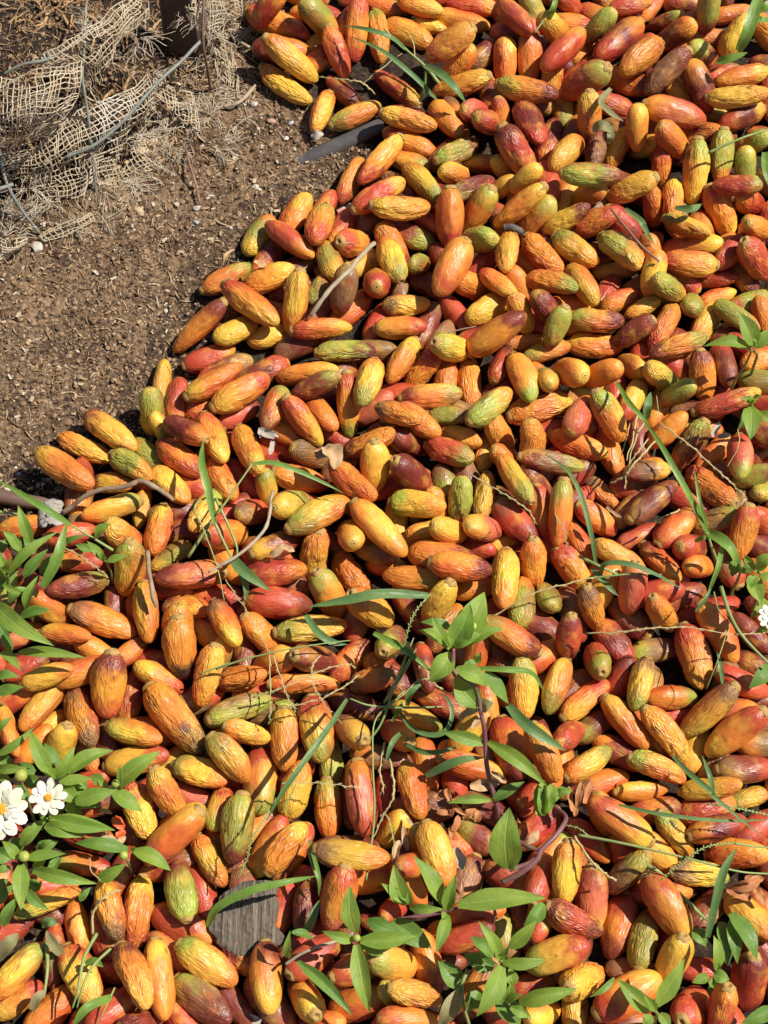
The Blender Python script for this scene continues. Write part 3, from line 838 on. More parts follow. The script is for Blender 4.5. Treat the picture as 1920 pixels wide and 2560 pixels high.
-151.1 67.2 8.7 -172 0 41.4 19.7 4 4 1 1
-5.0 657.4 9.1 -103 -0 42.9 20.7 0 2 3 0
374.9 315.8 10.0 180 -0 49.5 22.7 2 2 1 0
36.4 548.8 8.5 -19 -0 40.2 19.2 6 6 6 1
100.4 551.9 9.7 70 0 46.4 21.9 2 0 4 0
66.6 595.5 10.1 -26 0 44.6 23.0 2 1 4 0
-47.7 621.0 8.5 171 -0 46.7 19.3 2 4 2 1
-450.7 -165.5 10.6 104 0 45.6 23.9 2 0 1 0
-314.2 -365.3 10.2 152 -0 49.1 23.0 0 4 2 0
-238.8 -497.7 10.0 -141 0 40.8 22.6 4 2 4 1
416.2 -309.3 9.8 -42 0 46.4 22.2 1 1 2 0
186.5 -426.4 10.3 134 0 46.5 23.4 3 3 1 1
-397.7 -196.3 9.9 92 0 46.6 22.4 4 0 4 1
378.4 -38.9 8.8 -75 0 48.8 19.8 2 1 1 0
101.8 -435.8 8.8 27 -0 43.0 19.9 0 2 4 1
-435.0 -89.7 10.0 -175 0 44.0 22.6 4 4 1 1
14.8 614.8 10.6 -26 -0 43.8 24.0 0 2 1 0
452.7 118.7 8.4 -119 -0 43.7 19.1 4 1 4 1
-353.3 -248.8 10.0 40 -0 49.4 22.7 2 2 1 0
41.8 -419.5 9.8 -38 -0 40.9 22.1 2 4 0 1
122.9 -488.0 9.5 -148 -0 41.9 21.6 4 2 1 0
-11.4 -431.2 10.2 -23 -0 49.0 23.1 1 0 1 0
207.0 564.7 10.3 -137 -0 45.3 23.2 2 2 2 0
311.9 -163.3 9.5 80 -0 41.3 21.5 0 4 1 0
-60.4 -495.3 9.7 160 0 43.9 22.1 2 3 1 1
-454.6 -68.5 9.3 170 0 47.0 21.0 1 3 0 0
435.6 318.3 8.7 -47 0 44.6 19.7 1 4 1 1
454.7 229.5 9.0 -124 -0 42.2 20.4 2 2 0 1
412.8 379.3 8.4 -108 0 48.2 19.0 0 0 1 0
-99.9 612.2 8.9 -83 -0 49.8 20.2 2 3 0 0
374.0 -164.5 10.5 -124 -0 40.2 23.9 1 1 1 0
296.3 -336.0 10.1 68 -0 46.2 22.9 4 2 3 0
-276.5 -428.5 8.5 18 -0 44.9 19.2 4 4 1 0
53.4 -456.6 10.5 -45 -0 41.4 23.8 0 3 4 1
-143.9 -459.4 10.3 -16 -0 46.9 23.2 2 3 0 1
475.0 -17.8 9.8 138 -0 46.6 22.2 1 1 1 1
327.9 -22.4 10.4 40 0 41.3 23.5 4 1 1 1
321.3 -123.1 9.4 -165 -0 43.9 21.2 4 4 4 1
442.4 52.8 10.5 -172 -0 41.4 23.8 0 6 6 1
122.2 622.9 8.5 -144 0 42.1 19.3 4 6 4 0
-233.3 -471.3 9.6 174 -0 46.3 21.8 4 0 4 0
-176.8 -531.8 10.1 130 0 42.0 23.0 4 4 0 0
472.6 179.0 10.4 85 -0 42.2 23.5 4 1 1 0
124.3 556.2 10.6 -95 -0 45.5 24.0 0 6 6 1
-303.1 -392.4 9.6 -26 -0 40.9 21.7 6 4 4 0
448.6 -134.4 8.9 -24 -0 47.6 20.2 4 0 1 1
396.0 -209.7 9.1 -99 -0 47.0 20.5 1 6 4 0
468.7 14.7 10.4 32 0 42.7 23.5 0 6 1 1
-32.3 -510.8 8.8 28 -0 45.4 20.0 0 1 0 1
-458.6 -48.2 8.5 -9 0 49.7 19.2 0 0 4 1
363.4 -58.0 10.4 113 -0 41.3 23.5 4 4 4 0
62.2 -516.5 9.4 128 0 44.7 21.3 4 4 4 0
381.8 -252.2 8.4 66 -0 46.6 19.0 2 3 0 1
156.4 -420.5 9.0 112 0 41.6 20.4 4 0 0 0
-379.0 -204.1 8.5 90 0 44.7 19.3 6 6 0 0
-326.0 -146.1 10.1 -166 -0 48.7 22.8 0 1 2 1
442.6 -152.6 10.0 163 -0 40.5 22.6 1 2 4 0
-346.7 -124.4 10.3 62 -0 49.2 23.3 0 1 0 1
378.0 -287.7 9.4 170 -0 47.6 21.3 4 4 6 1
-72.4 -449.4 10.5 83 -0 44.7 23.8 1 3 1 0
411.0 -75.4 8.5 -108 0 44.5 19.2 1 4 4 0
-373.7 -328.7 8.6 154 -0 45.3 19.4 4 0 4 1
-434.0 -225.3 8.6 -94 0 49.1 19.5 1 2 3 0
362.3 -309.7 8.6 -57 -0 41.1 19.6 4 0 6 0
368.2 219.6 9.9 -35 -0 43.6 22.5 1 4 2 1
242.5 563.5 9.2 178 0 40.8 20.9 6 0 4 0
416.3 129.2 9.0 -177 -0 47.3 20.3 1 2 1 1
408.4 12.9 10.3 -121 -0 45.7 23.4 2 2 2 1
393.0 441.4 8.9 -127 0 48.3 20.2 1 2 4 1
341.5 -326.1 9.7 -105 0 41.7 22.0 3 3 1 0
325.2 -186.8 9.5 71 0 42.0 21.4 0 2 2 1
152.1 550.9 10.4 122 0 46.7 23.5 4 1 1 0
252.0 543.3 9.8 -2 0 49.7 22.3 2 2 2 1
-360.2 -190.4 9.4 108 -0 47.6 21.4 0 1 1 0
352.4 -141.3 9.7 101 -0 49.5 21.9 0 2 3 1
409.5 50.9 9.3 -52 0 43.2 21.2 1 0 1 0
-374.9 -135.7 10.5 -110 0 49.0 23.7 2 4 2 1
421.8 174.6 9.9 -142 -0 42.3 22.3 0 2 4 1
444.2 289.9 8.7 152 0 40.9 19.6 4 2 2 1
-344.8 -344.7 10.0 -141 0 40.1 22.6 3 4 3 0
446.2 32.1 10.4 7 -0 48.7 23.5 1 1 3 0
-79.5 646.4 9.5 135 -0 44.6 21.4 1 0 2 1
-104.2 -499.5 10.0 -15 0 47.2 22.7 0 3 3 0
-323.7 -60.0 10.1 -104 -0 45.1 22.9 2 3 2 0
-455.2 -283.3 8.6 180 0 48.1 19.5 2 0 1 0
-399.7 -297.4 9.9 -59 0 43.6 22.5 4 4 0 0
485.6 90.0 9.8 23 -0 43.0 22.2 1 4 0 1
369.7 256.6 9.0 166 0 48.0 20.5 1 0 2 1
432.4 -271.8 9.1 140 0 45.6 20.7 4 3 1 0
-177.3 -484.5 9.1 1 -0 45.7 20.7 1 0 3 1
24.2 -478.9 8.8 87 0 40.9 20.0 4 4 2 0
345.6 107.2 8.8 150 -0 42.8 20.0 2 2 1 0
-396.3 -241.1 8.7 -120 -0 40.1 19.7 0 3 3 0
-403.4 -101.6 8.6 -162 0 47.1 19.4 3 4 1 0
-462.4 -134.6 10.4 21 -0 46.6 23.5 3 3 3 1
-113.0 -436.6 10.5 -142 0 44.3 23.9 0 2 1 1
499.2 125.3 9.5 63 -0 49.5 21.5 3 1 3 0
457.8 155.3 8.6 123 -0 41.6 19.6 3 1 1 1
-71.6 -522.4 9.2 -13 -0 45.1 20.9 4 4 4 1
498.2 16.2 9.7 -82 0 44.2 22.0 4 1 1 1
447.5 -110.8 9.8 3 0 40.7 22.2 3 0 1 1
292.3 556.0 9.7 59 -0 48.6 22.1 1 0 2 0
-81.8 555.4 9.4 -116 0 44.9 21.3 4 1 2 0
424.0 -217.6 8.8 -34 0 41.8 20.0 1 3 2 1
429.1 241.2 9.8 178 -0 40.9 22.2 1 0 3 1
-204.5 -518.4 9.9 50 -0 47.5 22.4 1 2 2 1
-31.0 -461.6 9.6 115 -0 49.4 21.8 4 1 3 1
-301.4 -236.7 8.4 95 -0 41.2 19.1 4 1 1 1
325.1 -362.7 9.5 73 -0 43.1 21.6 0 0 0 1
-316.8 -196.6 9.0 -65 0 48.9 20.3 0 2 1 1
-146.5 -424.7 9.2 -92 0 43.8 20.8 1 0 2 1
349.3 -223.9 9.3 45 -0 47.3 21.0 2 3 1 0
378.9 115.9 10.5 -112 -0 48.4 23.8 1 4 4 1
101.3 -535.7 9.0 29 -0 49.8 20.4 0 1 0 0
-145.2 -523.3 10.5 -22 0 44.0 23.8 4 2 3 1
465.5 -231.4 9.0 -134 -0 49.3 20.4 1 1 3 1
67.7 640.9 9.4 -110 -0 40.7 21.3 2 3 2 1
434.0 -18.9 9.4 -36 -0 47.6 21.4 0 1 2 0
344.7 168.0 8.6 -26 -0 46.1 19.5 4 1 0 0
208.9 -504.2 9.7 136 -0 47.3 22.1 2 2 3 1
-26.5 549.7 10.5 -144 -0 42.7 23.8 1 1 2 1
369.1 46.0 9.3 -71 0 45.0 21.1 3 0 0 1
448.3 75.0 10.3 1 -0 43.7 23.3 3 3 2 0
457.8 -75.3 10.1 -99 0 40.9 23.0 1 2 1 0
-414.9 -58.6 8.9 -178 0 46.3 20.2 1 2 1 0
226.2 -443.8 9.5 -9 -0 47.0 21.5 1 2 4 1
117.8 643.0 9.1 -159 -0 44.0 20.7 4 1 2 1
-421.5 -161.4 10.2 -40 -0 47.5 23.1 4 3 4 1
369.4 380.9 9.9 45 0 41.1 22.3 2 0 2 1
-218.4 -430.4 9.5 17 0 43.8 21.6 1 3 3 1
-345.7 -301.9 8.4 -2 0 49.2 19.1 0 1 1 0
326.7 -248.1 9.2 -53 0 48.5 20.8 3 0 1 0
411.5 295.2 9.1 134 0 43.9 20.6 2 3 1 0
327.6 -51.6 9.6 25 0 46.8 21.7 2 1 3 0
43.2 564.8 9.6 160 -0 43.7 21.8 3 4 2 1
356.9 -98.1 8.7 63 0 44.2 19.7 1 1 2 0
163.3 -508.1 8.6 -87 0 49.9 19.4 3 3 1 0
388.3 -126.3 8.9 -105 -0 41.4 20.1 1 1 4 0
383.5 153.8 9.2 -167 -0 46.3 20.9 1 2 2 1
68.4 -492.7 8.8 -57 -0 43.9 19.9 2 4 2 1
-337.8 -92.7 9.0 172 0 44.7 20.4 3 3 2 0
144.9 603.2 8.4 163 0 47.5 19.1 3 4 2 1
139.0 -462.9 10.4 167 0 43.5 23.5 0 1 2 0
272.7 -446.2 10.3 27 0 42.4 23.4 3 4 3 0
-337.1 -207.4 9.0 -87 -0 49.6 20.4 4 0 0 1
-391.2 -74.0 9.3 38 -0 46.9 21.1 4 4 6 1
418.5 424.4 10.5 168 -0 46.2 23.7 4 4 0 1
413.8 194.2 8.8 -162 -0 44.7 20.0 0 4 0 0
171.7 -458.6 8.5 71 0 49.4 19.3 4 6 6 0
-345.0 -63.4 9.7 -101 0 40.7 21.9 6 0 0 0
47.3 583.6 9.0 -26 0 46.0 20.5 6 0 0 1
370.1 -121.3 8.7 88 -0 41.1 19.7 1 6 0 1
-452.7 -110.0 9.6 0 0 41.0 21.8 4 1 1 1
141.8 -443.5 9.6 163 -0 49.8 21.8 4 4 1 1
343.7 -86.5 8.8 64 -0 47.6 20.0 4 6 4 0
-396.0 -269.8 9.5 169 0 45.1 21.4 0 4 4 0
349.0 128.8 9.3 173 0 44.9 21.0 1 0 1 0
-47.4 -469.7 9.5 -67 0 48.8 21.6 6 1 0 0
319.6 -329.6 9.0 -111 -0 42.3 20.5 6 4 6 0
86.1 665.0 9.8 -19 -0 40.4 22.1 4 6 1 1
349.1 -273.4 9.5 -127 -0 48.7 21.5 4 4 6 0
-1.4 570.1 8.9 160 -0 40.5 20.3 4 0 0 0
438.9 3.9 9.5 133 -0 41.7 21.5 4 6 1 0
-465.0 -237.9 8.5 11 0 45.4 19.2 0 0 6 1
368.3 278.1 10.4 163 -0 40.9 23.6 4 4 4 1
-98.5 -480.4 9.2 173 0 41.1 20.9 0 6 6 1
330.7 -213.5 8.9 -147 -0 41.2 20.1 6 4 0 0
41.8 -488.9 8.5 75 0 46.8 19.2 4 4 1 0
393.0 41.2 9.6 120 0 40.3 21.7 0 6 6 0
83.9 619.3 8.7 17 -0 48.3 19.7 6 1 4 1
390.4 235.9 8.6 -178 0 41.7 19.4 0 4 0 1
334.0 -150.3 10.4 109 0 40.9 23.6 4 6 6 1
-26.3 640.9 9.5 116 -0 43.8 21.6 4 0 0 1
20.7 -446.8 10.2 -139 0 49.6 23.1 1 0 4 1
-145.5 -498.3 10.2 -170 0 40.4 23.2 6 4 4 1
-50.4 557.7 9.7 -144 -0 44.4 22.0 6 6 6 1
-79.8 -417.6 9.1 -121 -0 42.9 20.6 6 6 0 1
103.9 -462.7 8.9 -128 -0 48.1 20.3 4 6 4 0
390.6 -79.2 9.8 72 0 49.7 22.2 4 4 1 1
483.3 67.1 9.1 28 -0 50.0 20.6 4 4 1 1
392.3 288.4 9.2 135 -0 41.2 20.9 6 1 4 1
-422.8 -192.6 8.8 -62 -0 48.8 20.0 0 0 4 1
-76.8 610.7 10.1 -63 -0 43.9 22.8 1 6 4 1
-249.8 -435.6 8.6 64 0 41.2 19.4 0 0 4 1
305.3 -251.0 9.5 127 -0 47.7 21.6 1 4 4 0
330.0 31.2 10.3 49 -0 45.1 23.4 1 1 1 1
-38.3 -410.5 9.3 22 0 49.8 21.0 4 6 4 0
124.2 -415.0 9.7 -28 -0 45.5 21.9 4 1 1 1
-174.5 -410.7 10.4 160 -0 41.8 23.6 0 0 4 0
231.5 -487.5 8.9 -7 -0 49.2 20.1 0 1 0 1
-114.6 -412.5 9.3 -142 0 44.1 21.0 1 0 0 1
-92.8 574.3 8.7 -121 -0 40.6 19.6 1 4 0 1
26.8 632.4 10.1 -20 -0 45.9 22.9 0 0 4 0
-347.0 -168.0 9.3 142 0 41.2 21.1 1 4 4 1
408.6 345.6 10.2 -13 -0 40.6 23.0 1 4 0 1
392.6 -176.1 10.3 -139 0 42.4 23.3 4 4 4 0
303.8 -384.8 10.5 98 0 41.9 23.8 1 4 0 0
152.9 581.0 10.1 166 0 40.3 22.9 0 6 1 0
5.6 -415.6 10.3 149 -0 48.9 23.4 6 0 6 0
260.8 -413.6 9.4 27 0 49.0 21.3 0 4 1 1
-216.7 -409.0 9.3 4 0 47.9 21.1 0 1 0 0
334.2 79.0 10.5 -140 0 46.0 23.9 1 1 4 1
-364.9 -230.9 10.3 -139 -0 48.3 23.4 0 0 4 1
180.5 568.0 10.5 50 -0 44.3 23.8 4 0 4 0
397.3 -262.3 10.3 -119 0 41.3 23.3 6 6 6 1
-0.2 596.8 10.6 154 -0 46.9 23.9 6 0 6 0
497.5 159.7 9.4 -160 0 48.5 21.3 6 1 4 1
422.9 -240.1 9.2 170 -0 41.3 20.8 4 6 6 1
435.2 390.2 9.3 80 0 47.3 21.1 6 0 6 0
-415.5 -236.8 9.0 72 -0 49.8 20.4 0 6 4 1
-459.7 -193.4 9.4 143 0 44.6 21.4 1 6 1 0
76.1 556.4 9.4 -73 0 41.0 21.3 4 1 0 0
-416.8 -309.4 9.0 -43 -0 46.1 20.3 6 0 4 1
-177.4 -456.8 9.4 122 -0 40.8 21.2 4 1 6 0
-217.8 -453.2 10.0 -6 -0 43.3 22.6 0 4 0 0
-370.3 -91.2 10.0 81 -0 46.1 22.5 1 4 6 0
364.0 -194.7 9.2 -18 0 42.1 20.9 4 4 4 0
-313.3 -274.2 9.1 60 0 43.4 20.7 6 4 6 1
370.8 -232.2 9.5 -114 -0 48.7 21.5 0 0 4 0
209.8 -461.2 8.5 145 0 46.3 19.3 4 0 0 0
357.8 22.8 8.6 107 0 41.8 19.6 1 1 6 1
423.3 103.7 9.8 -35 -0 43.2 22.3 6 0 4 1
185.2 -479.3 10.4 58 -0 43.2 23.5 1 0 6 0
-9.1 -462.9 9.3 -64 -0 45.3 21.1 4 0 4 1
410.3 214.8 9.0 -147 -0 46.0 20.4 4 0 6 0
-431.4 -267.2 8.6 -48 -0 49.5 19.4 0 6 4 0
219.1 -423.3 9.1 174 0 41.6 20.7 0 6 6 1
-114.5 -529.4 9.0 103 0 47.9 20.4 0 6 0 1
391.9 93.5 9.8 -114 -0 41.5 22.3 4 6 4 1
-40.6 599.8 8.6 160 -0 45.1 19.4 6 0 4 0
391.0 -318.5 10.3 129 -0 47.2 23.4 6 6 6 1
360.1 203.5 8.8 145 -0 40.5 20.0 6 6 0 1
-391.7 -163.8 8.7 -46 0 47.8 19.8 4 0 6 0
95.7 -502.8 10.0 -62 -0 46.5 22.6 1 4 4 1
134.7 -503.0 9.6 36 0 46.1 21.8 4 4 0 0
-59.9 654.9 10.2 -48 -0 46.9 23.1 4 1 0 0
456.4 201.6 10.1 40 0 46.0 22.8 1 6 6 1
404.4 -141.6 9.3 52 -0 43.8 21.0 0 4 1 0
-397.8 -118.8 10.2 -161 -0 41.8 23.1 4 4 4 0
-309.7 -346.9 8.7 158 0 41.1 19.8 4 6 6 1
46.4 658.7 9.9 -111 -0 44.4 22.5 1 0 0 0
355.6 -20.3 9.7 64 0 44.4 21.9 0 4 4 1
463.8 -173.2 9.8 -125 -0 48.8 22.2 6 6 6 0
385.5 465.2 9.0 19 0 42.5 20.4 0 4 4 1
96.9 587.8 8.9 -115 0 49.7 20.1 0 6 4 0
266.6 -429.5 8.4 -153 0 47.1 19.0 6 6 0 0
415.9 77.4 8.5 114 0 44.9 19.3 6 0 0 0
371.1 342.4 10.2 39 -0 44.6 23.0 4 1 6 0
73.0 -448.1 9.1 -51 0 47.9 20.7 4 1 4 1
383.7 173.7 8.9 -178 -0 44.8 20.1 6 0 6 1
-367.5 -283.4 9.2 -135 0 40.2 20.9 4 0 4 0
423.9 -181.6 8.5 60 -0 48.3 19.2 4 4 4 1
319.0 -300.4 9.1 -2 -0 40.5 20.7 6 4 6 0
497.6 47.9 9.8 -180 -0 40.8 22.2 4 6 4 0
-306.2 -320.7 10.4 -52 -0 47.9 23.6 4 1 0 0
457.1 -210.5 10.5 52 -0 42.2 23.8 4 6 6 0
4.5 -511.0 9.5 -151 -0 44.0 21.5 1 6 4 0
466.5 -45.3 9.7 -175 -0 47.2 21.9 0 4 6 1
-177.0 -429.7 9.4 -20 0 45.6 21.2 6 4 1 1
-342.6 -319.3 9.1 177 -0 45.1 20.6 4 4 6 1
-338.0 -273.7 9.3 -83 -0 41.2 21.1 0 1 6 1
428.5 265.8 8.8 35 -0 42.9 19.9 1 4 1 0
467.0 107.4 9.8 59 -0 45.5 22.2 0 6 4 0
421.2 -287.2 9.4 -33 -0 47.4 21.4 4 0 4 0
346.8 65.8 8.9 -139 -0 42.5 20.1 4 4 0 0
-422.5 -135.8 9.0 156 0 40.5 20.5 6 4 6 1
248.9 -466.8 9.7 164 -0 44.0 22.0 4 4 6 0
-102.5 -453.7 10.1 -141 -0 45.2 22.8 6 4 4 0
381.0 407.4 9.2 -179 0 47.5 20.8 0 4 6 1
425.1 152.0 9.3 21 -0 45.0 21.0 0 4 6 1
-215.1 -501.9 8.9 50 -0 45.9 20.2 0 4 4 1
424.6 -95.7 9.8 49 -0 44.8 22.3 6 4 4 1
382.7 -2.2 9.3 113 -0 44.4 21.1 4 0 4 1
390.5 376.1 8.4 56 0 40.0 19.1 4 6 1 1
81.0 -417.8 9.0 -94 0 40.2 20.4 4 1 6 1
453.9 -265.4 9.3 -44 0 46.6 21.1 4 4 6 0
-321.5 -242.3 10.2 -97 -0 46.9 23.0 0 0 6 0
409.1 -28.4 9.5 -73 -0 46.1 21.6 4 6 4 0
324.2 -82.2 9.0 64 0 43.3 20.5 2 3 0 0
""".strip().split("\n")
PLANTS = {
'A': ([
  (2.6, [(-290.7, -85.9, 25.0), (-278.2, -81.1, 75.0)]),
  (2.2, [(-269.9, -95.9, 30.0), (-266.5, -109.7, 60.0)]),
 ], [
  (-277.4, -80.0, 72.0, -241.5, -50.6, 82.0, 9.1, 0),
  (-265.5, -51.2, 62.0, -273.5, -28.2, 80.0, 10.3, 0),
  (-276.9, -80.2, 74.0, -286.0, -63.4, 88.0, 6.9, 0),
  (-273.6, -56.9, 60.0, -285.0, -45.9, 72.0, 10.3, 0),
  (-270.9, -74.8, 52.0, -252.5, -56.5, 62.0, 9.8, 1),
  (-263.4, -106.2, 66.0, -253.4, -84.7, 80.0, 9.0, 0),
  (-282.9, -85.4, 62.0, -262.3, -94.9, 66.0, 5.6, 0),
  (-266.1, -109.3, 62.0, -244.9, -107.6, 70.0, 9.8, 0),
  (-283.1, -104.8, 78.0, -235.4, -141.2, 88.0, 15.5, 0),
  (-245.8, -46.2, 45.0, -225.6, -41.9, 55.0, 5.7, 1),
  (-276.8, -80.8, 74.0, -270.3, -74.1, 92.0, 5.8, 0),
  (-289.0, -74.7, 70.0, -278.6, -81.2, 66.0, 6.4, 0),
  (-267.2, -111.1, 66.0, -243.6, -110.1, 78.0, 8.4, 1),
  (-265.6, -139.1, 66.0, -215.0, -145.1, 72.0, 9.0, 0),
  (-280.4, -137.8, 62.0, -263.4, -152.4, 66.0, 9.0, 0),
  (-282.0, -156.7, 60.0, -262.9, -157.7, 66.0, 9.3, 1),
  (-282.3, -165.4, 55.0, -260.3, -163.9, 62.0, 10.3, 1),
  (-277.7, -127.0, 70.0, -272.0, -137.2, 60.0, 8.9, 1),
  (-284.7, -113.9, 62.0, -276.1, -127.3, 55.0, 11.9, 1),
  (-292.3, -82.6, 48.0, -275.7, -69.4, 50.0, 12.0, 1),
  (-281.9, -93.4, 46.0, -267.3, -82.6, 48.0, 12.0, 1),
  (-264.9, -55.3, 50.0, -274.5, -41.9, 52.0, 9.9, 1),
  (-294.0, -56.1, 52.0, -284.8, -45.1, 54.0, 9.9, 1),
  (-259.6, -70.9, 48.0, -247.4, -55.3, 50.0, 9.9, 1),
 ], []),
'S': ([
  (1.5, [(-211.0, -68.7, 42.0), (-209.0, -65.8, 62.0)]),
 ], [
  (-218.2, -45.5, 58.0, -205.9, -37.6, 66.0, 10.4, 0),
  (-209.5, -65.8, 62.0, -222.0, -53.3, 70.0, 7.6, 0),
  (-207.3, -66.4, 62.0, -191.7, -63.7, 66.0, 6.7, 0),
  (-209.6, -64.7, 62.0, -211.1, -60.1, 74.0, 5.9, 0),
  (-221.2, -52.9, 50.0, -233.9, -49.8, 54.0, 7.7, 1),
 ], []),
'B': ([
  (2.6, [(-237.3, -245.7, 25.0), (-230.6, -233.8, 78.0)]),
  (2.2, [(-215.1, -241.9, 30.0), (-187.6, -238.6, 72.0)]),
  (2.0, [(-257.1, -252.6, 30.0), (-252.2, -234.8, 80.0)]),
  (2.0, [(-244.1, -256.5, 30.0), (-231.7, -251.7, 84.0)]),
  (2.2, [(-277.9, -258.5, 30.0), (-263.1, -258.2, 84.0)]),
 ], [
  (-232.1, -233.4, 78.0, -248.3, -201.3, 86.0, 11.8, 0),
  (-229.7, -234.3, 78.0, -215.1, -214.3, 88.0, 10.5, 0),
  (-228.7, -235.3, 80.0, -233.5, -228.7, 96.0, 5.7, 0),
  (-221.3, -229.6, 72.0, -191.3, -212.7, 70.0, 12.9, 0),
  (-227.0, -235.8, 72.0, -204.0, -233.1, 72.0, 8.7, 0),
  (-273.8, -215.1, 66.0, -247.5, -197.1, 74.0, 7.2, 0),
  (-278.1, -195.9, 60.0, -265.8, -187.1, 66.0, 7.2, 0),
  (-271.8, -225.7, 70.0, -247.2, -227.2, 76.0, 8.0, 0),
  (-214.9, -249.6, 70.0, -186.1, -242.0, 74.0, 13.2, 0),
  (-229.1, -235.4, 66.0, -212.7, -248.8, 62.0, 14.2, 0),
  (-189.6, -242.0, 70.0, -168.6, -255.4, 66.0, 14.1, 0),
  (-184.4, -238.6, 74.0, -155.4, -216.7, 84.0, 14.1, 0),
  (-207.0, -228.2, 60.0, -194.5, -235.9, 60.0, 9.1, 0),
  (-183.4, -238.1, 78.0, -181.8, -228.2, 92.0, 3.9, 0),
  (-223.5, -246.6, 56.0, -217.7, -257.2, 52.0, 7.1, 0),
  (-233.6, -258.4, 60.0, -188.6, -266.4, 60.0, 12.3, 0),
  (-259.3, -236.4, 62.0, -247.9, -246.5, 60.0, 10.0, 0),
  (-272.2, -231.5, 66.0, -261.5, -234.9, 68.0, 8.1, 0),
  (-239.9, -250.8, 58.0, -240.1, -259.4, 58.0, 6.6, 0),
  (-254.0, -235.1, 52.0, -261.3, -243.3, 50.0, 11.5, 1),
  (-248.2, -225.3, 56.0, -262.3, -218.5, 56.0, 10.6, 1),
  (-225.1, -236.0, 52.0, -205.8, -241.4, 50.0, 12.5, 1),
  (-244.2, -232.6, 54.0, -256.1, -227.8, 54.0, 10.6, 1),
  (-210.9, -236.0, 56.0, -224.6, -227.7, 58.0, 9.6, 1),
  (-230.8, -221.9, 58.0, -243.4, -203.7, 56.0, 9.7, 1),
  (-219.1, -248.7, 48.0, -200.3, -248.2, 46.0, 10.6, 1),
  (-264.5, -220.9, 54.0, -275.1, -211.1, 54.0, 10.6, 1),
  (-214.8, -254.4, 48.0, -227.4, -248.1, 50.0, 10.5, 1),
 ], [('bud', -187.0, -237.7, 76.0, 3.0), ('bud', -251.4, -233.8, 84.0, 4.7), ('flower', -229.6, -251.1, 92.0, 12.9), ('flower', -260.6, -259.8, 96.0, 19.7)]),
'C': ([
  (2.4, [(-255.9, -302.3, 25.0), (-245.9, -288.9, 76.0)]),
 ], [
  (-238.1, -262.9, 56.0, -209.6, -270.7, 56.0, 12.2, 0),
  (-252.6, -277.8, 60.0, -234.0, -259.1, 66.0, 10.9, 0),
  (-244.2, -289.4, 76.0, -216.9, -286.8, 80.0, 8.4, 0),
  (-242.3, -295.0, 62.0, -197.6, -304.0, 62.0, 11.4, 0),
  (-248.1, -292.8, 74.0, -244.3, -324.2, 78.0, 13.2, 0),
  (-249.4, -289.8, 76.0, -260.6, -278.6, 82.0, 8.8, 0),
  (-257.0, -293.7, 66.0, -266.7, -297.5, 66.0, 6.7, 0),
  (-242.4, -293.2, 60.0, -233.3, -288.6, 64.0, 7.2, 0),
  (-248.3, -305.4, 50.0, -232.0, -319.3, 48.0, 8.7, 1),
  (-238.3, -278.9, 58.0, -230.1, -275.6, 64.0, 5.8, 0),
  (-248.2, -299.9, 46.0, -240.3, -305.3, 44.0, 7.8, 1),
  (-212.7, -312.4, 40.0, -204.8, -303.4, 44.0, 6.1, 1),
  (-267.2, -300.6, 50.0, -264.5, -313.6, 48.0, 4.9, 1),
  (-224.6, -286.0, 60.0, -231.6, -300.0, 58.0, 8.7, 1),
  (-235.2, -258.4, 58.0, -188.3, -266.3, 56.0, 11.3, 0),
  (-263.9, -278.9, 48.0, -250.5, -270.5, 50.0, 12.8, 1),
  (-271.3, -279.3, 50.0, -260.4, -284.8, 48.0, 14.7, 1),
  (-268.2, -314.3, 40.0, -257.8, -301.5, 44.0, 8.8, 1),
  (-243.4, -279.7, 52.0, -227.8, -273.2, 54.0, 10.8, 1),
  (-271.1, -305.3, 44.0, -263.0, -297.6, 44.0, 8.8, 1),
  (-245.7, -305.3, 44.0, -238.9, -299.9, 46.0, 7.8, 1),
 ], [('bud', -244.8, -289.0, 82.0, 4.0)]),
'T': ([
  (1.8, [(-181.8, -291.1, 40.0), (-180.4, -284.7, 58.0)]),
 ], [
  (-178.6, -279.9, 56.0, -215.7, -275.5, 58.0, 11.7, 1),
  (-175.6, -279.3, 50.0, -149.0, -292.7, 46.0, 13.2, 0),
  (-199.6, -298.8, 48.0, -178.6, -289.5, 58.0, 10.7, 0),
  (-175.9, -281.0, 54.0, -171.9, -279.1, 62.0, 4.4, 0),
 ], [('bud', -181.0, -283.9, 58.0, 3.3)]),
'D': ([
  (2.4, [(-16.5, -352.2, 25.0), (-18.3, -342.2, 74.0)]),
 ], [
  (-19.1, -338.3, 74.0, -22.9, -308.6, 80.0, 15.1, 0),
  (-19.9, -343.4, 74.0, -41.4, -338.2, 80.0, 8.5, 0),
  (-15.9, -343.8, 74.0, 22.9, -340.9, 76.0, 13.3, 0),
  (-18.3, -346.2, 74.0, -9.3, -389.4, 66.0, 14.4, 0),
  (-11.2, -328.1, 58.0, 11.0, -335.9, 56.0, 12.4, 1),
  (-65.4, -352.2, 52.0, -63.1, -336.2, 70.0, 6.9, 0),
  (-62.5, -337.2, 66.0, -47.7, -340.6, 58.0, 7.0, 1),
  (-58.6, -355.0, 56.0, -20.5, -390.6, 58.0, 9.7, 1),
  (-15.9, -344.3, 72.0, -0.5, -350.7, 60.0, 9.8, 1),
 ], [('bud', -18.2, -342.6, 80.0, 2.7)]),
'E': ([
  (3.0, [(7.5, -326.7, 46.0), (23.2, -324.4, 52.0), (39.0, -322.1, 54.0), (50.5, -319.8, 58.0)]),
  (2.6, [(73.1, -331.8, 40.0), (76.6, -320.2, 48.0)]),
